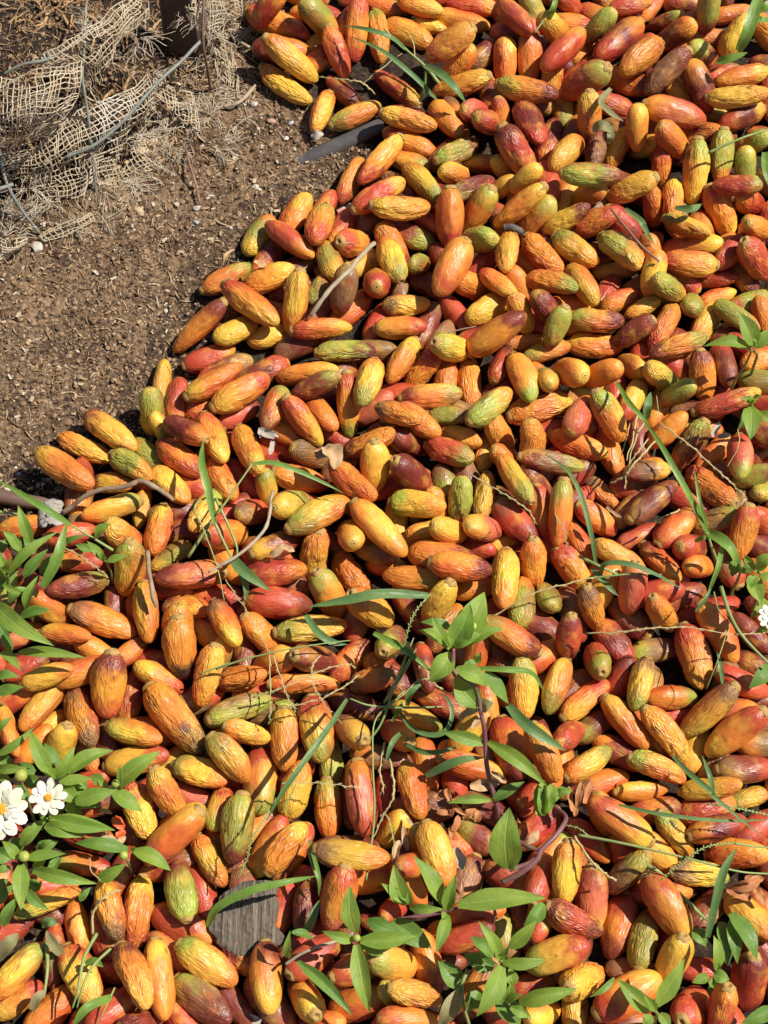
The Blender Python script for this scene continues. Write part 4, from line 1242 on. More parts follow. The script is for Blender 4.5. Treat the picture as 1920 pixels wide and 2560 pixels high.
  (3.8, [(81.6, -301.5, 52.0), (95.2, -295.5, 60.0), (105.4, -287.9, 64.0), (108.7, -281.7, 66.0), (118.0, -272.4, 66.0), (125.4, -262.3, 62.0), (127.3, -255.3, 56.0), (121.1, -247.5, 46.0)]),
  (3.2, [(94.3, -275.2, 56.0), (101.2, -279.6, 62.0), (107.4, -281.7, 65.0)]),
  (3.2, [(86.9, -293.6, 60.0), (98.9, -290.3, 62.0), (108.2, -284.3, 65.0)]),
 ], [
  (16.1, -318.8, 66.0, 6.4, -294.4, 80.0, 16.1, 0),
  (17.4, -317.6, 70.0, -1.8, -306.6, 80.0, 8.7, 0),
  (17.5, -320.6, 66.0, 40.6, -323.1, 74.0, 7.8, 0),
  (39.7, -317.3, 62.0, 20.5, -287.4, 74.0, 14.3, 0),
  (43.0, -321.9, 60.0, 48.6, -300.6, 78.0, 10.3, 0),
  (50.6, -318.6, 62.0, 110.4, -314.6, 68.0, 17.5, 0),
  (43.4, -324.6, 60.0, 35.1, -350.4, 62.0, 10.5, 0),
  (85.4, -294.7, 66.0, 86.2, -256.1, 84.0, 26.4, 0),
  (17.4, -318.0, 70.0, 15.4, -313.0, 84.0, 5.4, 0),
  (43.4, -324.6, 60.0, 39.4, -329.1, 66.0, 7.3, 0),
  (110.3, -315.4, 50.0, 96.3, -330.6, 48.0, 12.1, 1),
  (5.6, -327.7, 50.0, 32.9, -345.5, 48.0, 17.6, 1),
 ], []),
'F': ([
  (2.6, [(82.1, -365.9, 30.0), (77.5, -356.4, 76.0)]),
  (2.2, [(86.1, -388.1, 30.0), (81.4, -380.9, 66.0)]),
  (2.6, [(56.7, -360.7, 56.0), (52.9, -372.8, 54.0), (57.6, -396.8, 40.0)]),
 ], [
  (76.8, -354.9, 78.0, 62.4, -333.2, 92.0, 9.4, 0),
  (84.0, -348.3, 74.0, 101.7, -331.9, 86.0, 11.2, 0),
  (79.1, -358.1, 76.0, 108.0, -356.6, 80.0, 9.4, 0),
  (78.1, -360.3, 76.0, 60.9, -392.0, 74.0, 16.4, 0),
  (73.3, -352.8, 64.0, 58.4, -339.8, 66.0, 11.4, 1),
  (74.4, -358.7, 58.0, 53.9, -350.6, 60.0, 15.1, 1),
  (53.3, -371.1, 46.0, 36.9, -353.8, 50.0, 16.1, 1),
  (77.2, -356.2, 78.0, 82.2, -350.0, 98.0, 6.2, 0),
  (76.3, -357.1, 78.0, 72.7, -355.3, 92.0, 4.4, 0),
  (90.0, -382.4, 64.0, 128.0, -374.6, 72.0, 13.0, 0),
  (81.4, -380.9, 66.0, 83.6, -370.4, 82.0, 8.5, 0),
  (84.1, -385.4, 64.0, 97.9, -391.8, 62.0, 8.3, 0),
  (81.2, -381.9, 68.0, 91.5, -378.8, 80.0, 7.1, 0),
  (75.7, -379.4, 50.0, 91.9, -396.4, 46.0, 18.7, 1),
  (52.4, -372.8, 54.0, 36.4, -397.1, 44.0, 13.7, 2),
  (87.9, -369.7, 50.0, 85.4, -358.5, 52.0, 10.1, 0),
  (64.4, -373.5, 44.0, 56.9, -385.5, 40.0, 13.8, 1),
 ], []),
'G': ([
  (3.2, [(81.4, -249.0, 35.0), (75.9, -234.3, 52.0), (72.4, -218.2, 66.0), (70.7, -202.4, 80.0), (67.4, -191.0, 92.0), (63.4, -176.0, 104.0), (49.1, -166.8, 112.0), (48.4, -152.7, 120.0)]),
 ], [
  (48.7, -152.1, 118.0, 70.3, -113.5, 124.0, 19.4, 0),
  (48.1, -150.7, 120.0, 59.5, -126.7, 136.0, 15.3, 0),
  (45.8, -152.2, 120.0, 33.0, -134.4, 134.0, 7.9, 0),
  (48.6, -151.2, 120.0, 67.1, -145.8, 128.0, 10.4, 0),
  (59.8, -147.6, 112.0, 83.2, -138.8, 118.0, 9.9, 0),
  (47.3, -136.2, 112.0, 25.3, -132.8, 116.0, 6.8, 1),
  (45.4, -152.4, 116.0, 23.6, -140.4, 120.0, 10.5, 0),
  (47.4, -155.2, 114.0, 31.4, -173.5, 108.0, 13.6, 0),
  (49.7, -165.2, 110.0, 72.0, -175.4, 102.0, 11.3, 0),
  (66.0, -187.2, 94.0, 49.7, -166.4, 98.0, 15.6, 0),
  (68.0, -188.1, 92.0, 76.2, -185.9, 98.0, 9.4, 2),
  (70.5, -162.1, 92.0, 88.3, -180.2, 76.0, 10.6, 1),
  (64.9, -159.7, 108.0, 67.4, -154.4, 116.0, 5.8, 0),
  (70.4, -208.6, 74.0, 40.4, -201.3, 78.0, 8.8, 0),
  (73.3, -207.6, 74.0, 113.8, -237.5, 68.0, 9.5, 0),
  (78.3, -243.1, 48.0, 99.9, -231.4, 54.0, 7.9, 1),
  (75.9, -243.1, 48.0, 45.1, -245.7, 50.0, 5.9, 0),
  (39.9, -140.6, 104.0, 31.4, -134.2, 106.0, 7.6, 1),
  (45.5, -161.1, 100.0, 31.4, -168.5, 92.0, 8.6, 1),
  (46.6, -153.4, 122.0, 43.4, -148.5, 134.0, 4.2, 0),
  (56.9, -162.5, 98.0, 65.6, -154.5, 98.0, 7.6, 1),
 ], [('bud', 61.6, -139.2, 126.0, 3.0)]),
'H': ([
  (2.0, [(281.3, 96.2, 40.0), (284.9, 98.9, 60.0), (286.4, 100.9, 84.0)]),
  (2.4, [(298.6, 108.8, 40.0), (287.8, 101.8, 84.0)]),
 ], [
  (287.5, 103.5, 86.0, 275.5, 126.9, 98.0, 16.9, 0),
  (285.7, 101.8, 84.0, 248.7, 103.5, 86.0, 11.1, 0),
  (288.6, 102.1, 86.0, 302.8, 115.0, 94.0, 11.5, 0),
  (287.0, 102.6, 86.0, 281.7, 101.1, 102.0, 4.9, 0),
  (279.8, 109.1, 76.0, 290.3, 108.7, 70.0, 7.5, 0),
 ], []),
'I': ([
  (2.4, [(292.6, 57.6, 30.0), (283.4, 58.8, 76.0)]),
 ], [
  (282.4, 56.0, 76.0, 278.6, 25.1, 80.0, 16.6, 0),
  (283.0, 58.7, 78.0, 273.0, 58.2, 86.0, 7.7, 0),
  (283.9, 59.6, 78.0, 289.6, 58.1, 88.0, 7.7, 0),
  (292.0, 56.5, 66.0, 302.0, 45.4, 68.0, 9.8, 0),
  (280.9, 56.6, 64.0, 275.7, 43.8, 60.0, 7.4, 1),
  (282.4, 56.7, 80.0, 279.5, 54.2, 92.0, 5.7, 0),
 ], []),
'J': ([
  (2.6, [(285.1, -88.4, 30.0), (276.5, -78.9, 74.0)]),
  (2.2, [(267.4, -78.6, 30.0), (265.5, -66.3, 64.0)]),
 ], [
  (269.4, -64.4, 66.0, 278.0, -81.7, 72.0, 6.6, 0),
  (275.3, -78.8, 76.0, 285.7, -69.6, 86.0, 12.6, 0),
  (272.1, -83.7, 68.0, 277.1, -103.5, 70.0, 15.5, 0),
  (275.5, -81.7, 72.0, 268.4, -92.3, 70.0, 9.8, 0),
  (264.3, -65.5, 62.0, 260.0, -77.3, 58.0, 10.8, 1),
  (278.0, -81.7, 72.0, 287.7, -85.9, 74.0, 10.6, 0),
  (283.3, -95.8, 60.0, 267.8, -113.9, 66.0, 8.0, 0),
  (272.9, -70.6, 66.0, 267.2, -75.4, 60.0, 8.3, 1),
  (285.6, -145.5, 52.0, 265.9, -162.6, 54.0, 14.1, 1),
  (287.5, -117.1, 56.0, 272.3, -122.4, 58.0, 8.4, 0),
 ], [('flower', 281.8, -113.9, 74.0, 9.7)]),
'K': ([
  (2.4, [(185.2, -395.1, 30.0), (178.8, -387.2, 70.0)]),
 ], [
  (180.0, -385.1, 72.0, 198.7, -356.6, 84.0, 13.9, 0),
  (175.4, -388.9, 70.0, 154.1, -368.7, 78.0, 13.4, 0),
  (179.0, -388.4, 74.0, 169.1, -379.2, 88.0, 6.8, 0),
  (182.3, -389.8, 70.0, 188.6, -399.0, 70.0, 8.8, 0),
  (177.1, -391.1, 70.0, 171.1, -398.2, 70.0, 8.3, 0),
 ], []),
'L': ([
  (2.4, [(229.1, -368.5, 30.0), (223.3, -361.8, 62.0)]),
 ], [
  (223.8, -360.9, 62.0, 222.1, -339.5, 70.0, 9.9, 0),
  (218.2, -365.4, 62.0, 206.6, -369.5, 62.0, 8.0, 0),
  (221.7, -364.0, 62.0, 231.7, -367.9, 64.0, 10.5, 0),
  (221.5, -366.3, 62.0, 221.7, -373.3, 60.0, 7.0, 0),
  (244.1, -322.7, 40.0, 241.8, -355.4, 46.0, 12.9, 1),
  (240.0, -321.7, 46.0, 254.9, -353.8, 48.0, 15.8, 1),
  (263.3, -384.8, 48.0, 239.8, -394.4, 50.0, 11.7, 1),
  (234.9, -326.0, 36.0, 236.7, -356.3, 38.0, 14.5, 1),
  (215.2, -331.3, 40.0, 222.5, -343.8, 42.0, 11.6, 1),
  (223.4, -361.1, 64.0, 222.6, -357.7, 74.0, 3.7, 0),
  (157.9, -364.0, 40.0, 140.0, -376.8, 40.0, 5.2, 1),
  (223.5, -369.1, 36.0, 237.9, -380.1, 36.0, 14.3, 1),
 ], []),
}
# kind, clump, width, tone, path
STRIPS = [
  ('blade', 'g1', 6.8, 0, [(-240.1, -32.4, 52.0), (-252.5, -27.3, 64.0), (-271.7, -15.6, 66.0), (-298.5, 3.1, 58.0)]),
  ('stalk', 'g1', 3.1, 0, [(-207.0, -48.8, 38.0), (-225.1, -39.5, 46.0), (-240.1, -32.1, 52.0)]),
  ('blade', 'g1', 10.2, 0, [(-253.7, -85.8, 60.0), (-241.7, -67.0, 74.0), (-236.8, -40.6, 76.0)]),
  ('stalk', 'g1', 3.1, 0, [(-299.6, -16.5, 40.0), (-282.1, -19.7, 42.0)]),
  ('blade', 'g2', 7.9, 0, [(-128.2, -34.5, 60.0), (-133.1, -11.4, 70.0), (-138.8, 9.5, 72.0), (-139.6, 32.8, 64.0)]),
  ('stalk', 'g2', 2.9, 0, [(-128.2, -34.5, 60.0), (-120.1, -50.2, 52.0), (-108.3, -70.3, 40.0)]),
  ('stalk', 'g2', 3.1, 0, [(-150.1, -53.6, 38.0), (-127.2, -25.3, 58.0), (-124.8, -27.7, 66.0), (-100.0, 7.4, 76.0)]),
  ('blade', 'g2', 5.1, 0, [(-100.0, 7.4, 76.0), (-83.6, 8.0, 76.0), (-59.6, 1.7, 70.0), (-30.0, -10.2, 60.0)]),
  ('stalk', 'g2', 1.8, 0, [(-130.1, -11.4, 62.0), (-143.7, -22.5, 64.0), (-137.6, -37.2, 58.0), (-126.0, -66.6, 52.0), (-120.3, -91.0, 44.0)]),
  ('blade', 'g2', 10.9, 1, [(-115.6, -57.5, 46.0), (-105.9, -70.3, 52.0), (-85.0, -85.1, 48.0)]),
  ('stalk', 'g2', 2.9, 0, [(-128.2, -14.4, 60.0), (-113.6, -44.9, 50.0), (-111.2, -57.5, 46.0)]),
  ('blade', 'g2', 6.6, 1, [(-112.5, -59.1, 44.0), (-105.2, -76.7, 44.0), (-104.4, -88.9, 36.0)]),
  ('blade', 'g3', 9.6, 1, [(32.7, -92.2, 58.0), (-1.2, -94.7, 68.0), (-27.9, -98.5, 66.0), (-57.0, -101.3, 58.0)]),
  ('seed', 'g3', 4.2, 0, [(14.7, -133.4, 60.0), (17.8, -123.0, 72.0), (23.0, -111.7, 78.0), (33.7, -98.3, 78.0)]),
  ('blade', 'g3', 7.4, 1, [(-58.0, -107.5, 58.0), (-49.1, -121.2, 60.0), (-38.4, -128.3, 58.0), (-26.8, -129.2, 54.0)]),
  ('blade', 'g3', 6.6, 0, [(-7.6, -119.6, 52.0), (14.7, -133.9, 58.0), (32.8, -148.6, 52.0)]),
  ('stalk', 'g3', 2.8, 0, [(7.3, -158.1, 40.0), (20.0, -138.8, 56.0), (11.6, -127.5, 52.0)]),
  ('stalk', 'g3', 1.7, 0, [(-123.3, -147.5, 52.0), (-101.6, -142.3, 60.0), (-69.7, -136.5, 66.0), (-42.3, -132.0, 66.0), (-24.7, -126.5, 56.0)]),
  ('stalk', 'g3', 1.6, 0, [(-135.1, -150.6, 50.0), (-116.9, -145.3, 56.0), (-102.0, -142.3, 58.0)]),
  ('straw', 'g3', 1.7, 0, [(-93.8, -171.5, 62.0), (-74.2, -166.1, 66.0), (-54.8, -157.6, 68.0), (-31.6, -148.4, 66.0), (-20.0, -147.9, 58.0)]),
  ('straw', 'g3', 1.7, 0, [(-74.2, -179.5, 60.0), (-48.8, -174.2, 66.0), (-30.4, -166.1, 66.0), (-14.1, -149.9, 56.0)]),
  ('straw', 'g3', 1.5, 0, [(-83.6, -136.3, 62.0), (-82.3, -162.1, 66.0), (-81.3, -179.6, 64.0), (-82.8, -190.4, 56.0)]),
  ('straw', 'g3', 1.5, 0, [(-81.3, -137.8, 60.0), (-74.4, -159.0, 66.0), (-68.2, -174.2, 66.0), (-63.4, -181.9, 58.0)]),
  ('straw', 'g3', 1.5, 0, [(-45.7, -139.8, 60.0), (-52.2, -148.9, 66.0), (-50.8, -162.7, 68.0), (-44.9, -175.2, 66.0), (-30.4, -189.4, 56.0)]),
  ('blade', 'g4', 5.4, 1, [(-26.6, -173.0, 62.0), (-38.4, -197.3, 78.0), (-54.7, -222.9, 84.0), (-71.2, -246.6, 80.0), (-82.9, -263.4, 66.0)]),
  ('stalk', 'g4', 2.3, 0, [(7.6, -175.6, 50.0), (-11.0, -177.5, 62.0), (-24.6, -173.1, 64.0)]),
  ('seed', 'g4', 3.9, 0, [(-100.3, -298.8, 56.0), (-94.5, -287.3, 64.0), (-90.7, -274.5, 70.0), (-79.0, -255.3, 72.0), (-75.6, -246.3, 70.0)]),
  ('seed', 'g4', 3.4, 0, [(-71.6, -254.2, 56.0), (-68.5, -248.4, 62.0), (-61.8, -236.3, 68.0)]),
  ('stalk', 'g4', 1.9, 0, [(-12.6, -298.0, 40.0), (-6.9, -256.7, 52.0), (-7.9, -220.5, 62.0), (-7.0, -191.0, 62.0), (3.6, -175.3, 56.0), (19.6, -158.2, 46.0)]),
  ('stalk', 'g4', 2.5, 0, [(-18.0, -204.2, 36.0), (-3.2, -189.2, 48.0), (5.6, -167.8, 58.0), (16.6, -138.5, 56.0)]),
  ('stalk', 'g4', 2.1, 0, [(2.7, -177.9, 58.0), (17.3, -178.4, 58.0), (32.0, -177.3, 54.0)]),
  ('straw', 'g4', 1.3, 0, [(-72.5, -235.0, 64.0), (-61.0, -234.0, 66.0), (-44.0, -234.5, 64.0), (-25.1, -236.0, 60.0), (-9.9, -234.9, 54.0)]),
  ('straw', 'g4', 2.5, 0, [(3.6, -211.2, 40.0), (7.5, -230.3, 46.0), (5.5, -243.9, 46.0), (-2.2, -253.9, 38.0)]),
  ('straw', 'g4', 2.1, 0, [(0.7, -199.2, 40.0), (-3.2, -218.1, 44.0), (-0.3, -233.8, 44.0), (-3.2, -236.8, 40.0)]),
  ('straw', 'g4', 1.5, 0, [(-7.9, -269.6, 40.0), (0.7, -254.0, 48.0), (6.4, -268.9, 46.0), (6.9, -287.3, 38.0)]),
  ('blade', 'g4', 7.4, 0, [(-122.8, -329.7, 40.0), (-114.1, -319.0, 56.0), (-92.9, -310.0, 66.0), (-66.6, -303.5, 66.0), (-46.5, -297.7, 56.0)]),
  ('blade', 'g4', 3.8, 0, [(-53.6, -269.7, 40.0), (-47.6, -288.7, 52.0), (-44.9, -301.2, 52.0), (-45.5, -309.8, 44.0)]),
  ('blade', 'g4', 8.3, 1, [(-54.2, -332.4, 36.0), (-49.7, -325.6, 46.0), (-44.9, -312.9, 48.0)]),
  ('stalk', 'g4', 3.4, 1, [(-53.8, -275.3, 34.0), (-50.0, -288.4, 36.0), (-43.8, -304.9, 34.0)]),
  ('blade', 'g5', 4.2, 0, [(0.0, -122.2, 50.0), (19.8, -137.8, 58.0), (39.5, -153.5, 52.0)]),
  ('blade', 'g5', 4.6, 1, [(10.8, -176.7, 46.0), (19.4, -192.0, 56.0), (31.9, -198.6, 60.0), (43.4, -197.1, 62.0), (48.9, -185.2, 64.0), (45.7, -173.3, 64.0), (37.7, -166.5, 58.0)]),
  ('blade', 'g5', 5.0, 1, [(12.7, -193.4, 46.0), (5.8, -203.4, 54.0), (1.0, -217.2, 50.0)]),
  ('blade', 'g5', 5.0, 1, [(16.6, -202.4, 46.0), (29.0, -209.9, 54.0), (41.5, -209.9, 56.0), (54.5, -204.4, 50.0)]),
  ('stalk', 'g5', 2.5, 0, [(3.0, -174.2, 46.0), (24.5, -176.9, 54.0), (43.2, -175.1, 50.0)]),
  ('stalk', 'g5', 2.0, 0, [(0.0, -181.7, 40.0), (5.9, -163.5, 48.0), (14.9, -140.0, 52.0), (22.1, -121.4, 46.0)]),
  ('stalk', 'g5', 2.0, 0, [(0.0, -169.4, 40.0), (9.9, -153.3, 48.0), (24.0, -129.8, 46.0)]),
  ('straw', 'g5', 2.0, 0, [(3.0, -173.6, 44.0), (28.5, -156.7, 56.0), (44.2, -165.9, 56.0), (59.2, -170.7, 48.0)]),
  ('straw', 'g5', 1.8, 0, [(14.0, -129.4, 48.0), (22.8, -141.7, 54.0), (28.6, -156.1, 54.0)]),
  ('blade', 'g5', 10.7, 1, [(89.8, -176.6, 58.0), (100.1, -192.3, 68.0), (113.2, -202.1, 68.0), (129.5, -210.4, 60.0)]),
  ('blade', 'g5', 7.9, 1, [(30.1, -224.6, 44.0), (43.3, -220.6, 56.0), (57.5, -217.2, 62.0), (71.6, -215.3, 60.0)]),
  ('blade', 'g5', 5.5, 0, [(65.8, -159.1, 92.0), (85.5, -161.1, 96.0), (104.1, -162.0, 90.0), (114.6, -171.7, 76.0)]),
  ('blade', 'g5', 3.9, 0, [(5.9, -184.8, 44.0), (11.8, -176.3, 50.0), (12.8, -170.2, 50.0)]),
  ('blade', 'g5', 5.9, 1, [(16.9, -171.5, 40.0), (19.7, -164.1, 50.0), (28.7, -157.0, 50.0)]),
  ('blade', 'g6', 6.0, 0, [(243.2, -45.2, 66.0), (232.2, -29.9, 80.0), (220.3, -10.7, 90.0), (207.1, 17.6, 92.0), (195.8, 46.0, 80.0)]),
  ('blade', 'g6', 3.8, 0, [(243.3, -41.1, 66.0), (235.6, -29.8, 84.0), (232.9, -1.6, 86.0)]),
  ('stalk', 'g6', 3.7, 0, [(254.4, -57.9, 40.0), (247.5, -52.4, 56.0), (243.0, -44.7, 66.0)]),
  ('blade', 'g6', 11.1, 0, [(243.4, -42.6, 62.0), (251.0, -52.5, 72.0), (259.1, -63.2, 72.0), (265.6, -74.5, 60.0)]),
  ('blade', 'g6', 4.9, 0, [(254.5, -51.1, 64.0), (247.5, -73.8, 72.0), (238.8, -96.8, 56.0)]),
  ('blade', 'g6', 4.2, 0, [(235.3, -47.9, 56.0), (240.5, -48.0, 64.0), (245.8, -48.5, 62.0)]),
  ('blade', 'g6', 5.0, 1, [(161.3, -62.5, 44.0), (156.5, -47.1, 62.0), (148.9, -20.4, 74.0), (139.1, 2.5, 74.0), (122.6, 23.1, 62.0)]),
  ('stalk', 'g6', 3.4, 0, [(149.3, -54.5, 42.0), (161.2, -64.8, 50.0), (177.3, -71.4, 46.0)]),
  ('stalk', 'g6', 3.0, 0, [(152.0, -58.4, 46.0), (165.3, -67.1, 50.0), (178.6, -70.2, 44.0)]),
  ('blade', 'g6', 5.1, 1, [(163.5, -71.9, 46.0), (165.7, -67.9, 60.0), (182.1, -70.2, 66.0), (202.9, -77.0, 62.0), (225.2, -85.0, 50.0)]),
  ('stalk', 'g6', 2.3, 0, [(150.9, -75.3, 48.0), (170.7, -75.7, 56.0), (191.3, -74.6, 58.0), (209.0, -73.3, 52.0)]),
  ('blade', 'g6', 5.9, 1, [(157.8, -65.2, 44.0), (161.2, -71.2, 48.0), (170.7, -79.7, 42.0), (177.3, -86.1, 40.0)]),
  ('straw', 'g6', 1.8, 0, [(80.3, -105.1, 46.0), (108.2, -92.9, 60.0), (134.7, -84.9, 62.0), (159.0, -76.5, 56.0)]),
  ('straw', 'g6', 1.7, 0, [(66.9, 7.0, 56.0), (80.8, -4.1, 62.0), (95.4, -16.0, 66.0), (108.7, -25.2, 64.0), (116.6, -33.7, 56.0)]),
  ('straw', 'g6', 1.0, 0, [(130.0, -27.2, 60.0), (134.1, -38.9, 64.0), (137.7, -48.2, 58.0), (139.2, -51.1, 54.0)]),
  ('straw', 'g6', 1.0, 0, [(136.6, -30.8, 60.0), (136.1, -39.8, 64.0), (138.2, -46.4, 58.0)]),
  ('straw', 'g7', 2.6, 0, [(198.1, 57.0, 58.0), (192.7, 35.8, 62.0), (186.7, 17.8, 60.0)]),
  ('straw', 'g7', 2.4, 0, [(203.3, 52.2, 56.0), (193.3, 31.0, 62.0), (186.3, 6.4, 52.0)]),
  ('straw', 'g7', 2.4, 0, [(210.5, 34.4, 58.0), (195.0, 17.8, 62.0), (185.5, 6.5, 58.0), (175.7, 3.1, 50.0)]),
  ('straw', 'g7', 1.7, 0, [(194.0, 55.1, 50.0), (186.8, 32.0, 54.0), (184.1, 20.5, 50.0)]),
  ('straw', 'g7', 1.7, 0, [(206.2, 38.7, 54.0), (196.1, 25.3, 58.0), (188.6, 14.9, 52.0), (186.8, -0.3, 46.0)]),
  ('straw', 'g7', 1.9, 0, [(214.2, 45.3, 66.0), (231.5, 28.1, 72.0), (252.2, 6.6, 70.0), (264.8, -3.6, 66.0), (279.3, -12.7, 54.0)]),
  ('straw', 'g7', 2.2, 0, [(225.5, -21.4, 56.0), (215.9, -27.7, 60.0), (205.7, -32.1, 54.0)]),
  ('straw', 'g7', 1.5, 0, [(275.6, 45.4, 60.0), (273.3, 29.1, 64.0), (265.4, 13.1, 58.0)]),
  ('straw', 'g7', 1.0, 0, [(213.4, 73.5, 60.0), (214.3, 49.2, 64.0), (213.7, 44.4, 58.0)]),
  ('blade', 'g7', 8.7, 1, [(206.8, 59.0, 48.0), (205.7, 63.1, 62.0), (209.9, 77.2, 60.0)]),
  ('blade', 'g7', 5.1, 0, [(183.3, 85.7, 60.0), (189.3, 62.7, 72.0), (197.9, 48.8, 74.0), (208.3, 38.2, 66.0)]),
  ('straw', 'g8', 1.7, 0, [(148.3, -123.5, 62.0), (173.3, -125.2, 72.0), (194.7, -123.4, 76.0), (221.0, -123.4, 76.0), (256.4, -127.3, 72.0), (283.9, -121.7, 62.0)]),
  ('stalk', 'g8', 4.0, 0, [(251.0, -86.3, 60.0), (252.6, -111.3, 72.0), (259.7, -130.2, 76.0), (280.2, -148.9, 66.0)]),
  ('stalk', 'g8', 1.3, 0, [(252.9, -117.4, 68.0), (241.8, -144.5, 72.0), (233.8, -164.4, 60.0)]),
  ('stalk', 'g8', 1.6, 0, [(245.3, -90.1, 60.0), (246.3, -106.4, 66.0), (252.4, -118.1, 70.0)]),
  ('blade', 'g8', 3.5, 1, [(229.4, -107.4, 66.0), (235.9, -100.1, 72.0), (241.1, -90.7, 72.0)]),
  ('blade', 'g8', 5.0, 1, [(204.5, -215.6, 66.0), (212.3, -230.6, 78.0), (225.0, -244.6, 84.0), (230.6, -250.2, 80.0), (267.8, -277.3, 66.0)]),
  ('blade', 'g8', 4.3, 1, [(249.1, -156.0, 44.0), (247.6, -144.9, 50.0), (246.7, -133.1, 48.0)]),
  ('blade', 'g8', 4.8, 1, [(233.4, -240.0, 52.0), (231.0, -229.8, 60.0), (226.8, -212.8, 58.0)]),
  ('blade', 'g8', 3.5, 1, [(164.5, -249.7, 62.0), (193.1, -257.8, 70.0), (231.5, -262.2, 70.0), (272.4, -260.0, 62.0)]),
  ('stalk', 'g8', 2.7, 0, [(135.6, -269.8, 58.0), (167.8, -278.2, 68.0), (209.7, -289.0, 72.0), (242.9, -297.1, 70.0), (268.7, -297.5, 62.0)]),
  ('seed', 'g8', 4.4, 0, [(189.6, -302.3, 66.0), (207.6, -289.1, 78.0), (220.8, -282.3, 82.0), (239.5, -279.5, 80.0)]),
  ('stalk', 'g8', 2.3, 0, [(239.5, -279.8, 80.0), (253.2, -281.5, 78.0), (268.0, -281.5, 72.0)]),
  ('seed', 'g8', 4.3, 0, [(227.4, -249.0, 62.0), (242.1, -252.9, 70.0), (271.7, -258.4, 66.0)]),
  ('seed', 'g8', 2.9, 0, [(125.8, -261.4, 52.0), (136.1, -264.7, 56.0), (143.6, -270.5, 56.0)]),
  ('blade', 'g8', 7.8, 1, [(222.7, -337.7, 46.0), (227.0, -313.4, 66.0), (232.2, -296.3, 76.0), (241.6, -282.0, 78.0)]),
  ('straw', 'g8', 2.9, 0, [(133.1, -270.9, 58.0), (141.8, -286.5, 64.0), (150.2, -296.2, 62.0), (161.5, -300.3, 52.0)]),
  ('stalk', 'g8', 4.3, 0, [(206.3, -307.4, 40.0), (214.6, -316.7, 44.0), (223.5, -324.6, 40.0)]),
  ('stalk', 'g8', 4.3, 0, [(182.9, -285.4, 36.0), (191.8, -291.0, 40.0), (198.4, -294.8, 34.0)]),
  ('blade', 'g9', 6.2, 1, [(20.7, 424.4, 44.0), (6.3, 427.1, 58.0), (-12.6, 432.2, 62.0), (-35.2, 444.1, 54.0)]),
  ('blade', 'g9', 5.7, 1, [(45.7, 380.4, 34.0), (25.2, 392.6, 50.0), (-1.8, 412.8, 58.0), (-29.8, 435.6, 50.0)]),
  ('stalk', 'g9', 3.5, 0, [(48.7, 397.1, 34.0), (36.3, 409.2, 42.0), (20.0, 423.6, 46.0), (-0.4, 444.1, 50.0)]),
  ('blade', 'g9', 9.6, 1, [(35.6, 408.4, 44.0), (49.1, 387.8, 58.0), (60.8, 373.0, 58.0), (71.2, 365.3, 48.0)]),
  ('blade', 'g9', 3.8, 0, [(31.5, 380.2, 30.0), (36.2, 392.3, 40.0), (36.2, 405.8, 44.0)]),
  ('straw', 'g9', 2.2, 0, [(22.2, 441.5, 44.0), (26.8, 426.2, 48.0), (26.8, 416.0, 44.0)]),
  ('straw', 'g9', 1.9, 0, [(-8.7, 393.3, 24.0), (-18.2, 397.1, 34.0), (-33.2, 400.5, 34.0), (-59.5, 408.7, 28.0)]),
  ('straw', 'g9', 1.9, 0, [(-18.2, 398.7, 32.0), (-8.6, 404.0, 38.0), (16.1, 429.4, 36.0)]),
  ('blade', 'g10', 13.4, 0, [(307.4, 406.2, 66.0), (313.3, 415.7, 82.0), (323.0, 442.6, 88.0), (329.9, 460.5, 84.0)]),
  ('blade', 'g10', 10.2, 0, [(289.9, 402.1, 56.0), (300.1, 399.1, 64.0), (314.5, 402.8, 68.0)]),
  ('blade', 'g10', 8.5, 0, [(320.5, 438.6, 72.0), (327.4, 430.7, 76.0), (338.9, 436.8, 72.0)]),
  ('blade', 'g10', 10.0, 0, [(323.2, 442.3, 74.0), (331.9, 442.4, 80.0), (342.9, 453.2, 80.0)]),
  ('blade', 'g11', 6.1, 0, [(146.9, 454.0, 50.0), (149.4, 456.4, 62.0), (154.1, 469.3, 64.0)]),
  ('stalk', 'g11', 2.3, 0, [(133.7, 442.8, 46.0), (146.2, 459.6, 52.0), (151.5, 476.2, 50.0)]),
  ('stalk', 'g12', 2.8, 0, [(274.3, 305.4, 58.0), (301.9, 314.6, 66.0), (331.0, 329.6, 60.0)]),
  ('blade', 'g12', 9.7, 0, [(325.8, 314.6, 46.0), (323.6, 291.8, 52.0), (327.6, 276.1, 46.0)]),
  ('blade', 'g13', 8.2, 1, [(244.5, 258.0, 46.0), (256.3, 251.7, 54.0), (266.1, 258.0, 52.0)]),
  ('blade', 'g13', 6.8, 1, [(201.9, 253.1, 52.0), (212.3, 237.7, 58.0), (216.6, 231.6, 54.0), (224.5, 223.7, 44.0)]),
  ('blade', 'g14', 7.3, 2, [(196.0, 373.9, 56.0), (186.1, 356.9, 60.0), (193.8, 344.9, 60.0), (206.0, 342.5, 52.0)]),
  ('blade', 'g14', 12.6, 2, [(179.5, 336.9, 48.0), (186.7, 334.3, 56.0), (197.2, 332.0, 50.0)]),
  ('blade', 'g14', 8.4, 2, [(193.9, 342.1, 48.0), (193.9, 327.1, 52.0), (192.0, 324.5, 44.0)]),
  ('stalk', 'g15', 3.2, 0, [(-199.3, -334.7, 40.0), (-204.5, -352.5, 52.0), (-206.0, -372.2, 56.0), (-210.5, -384.5, 48.0)]),
  ('stalk', 'g15', 2.6, 0, [(-188.9, -344.6, 40.0), (-198.4, -358.1, 52.0), (-203.2, -372.2, 56.0), (-207.5, -384.5, 48.0)]),
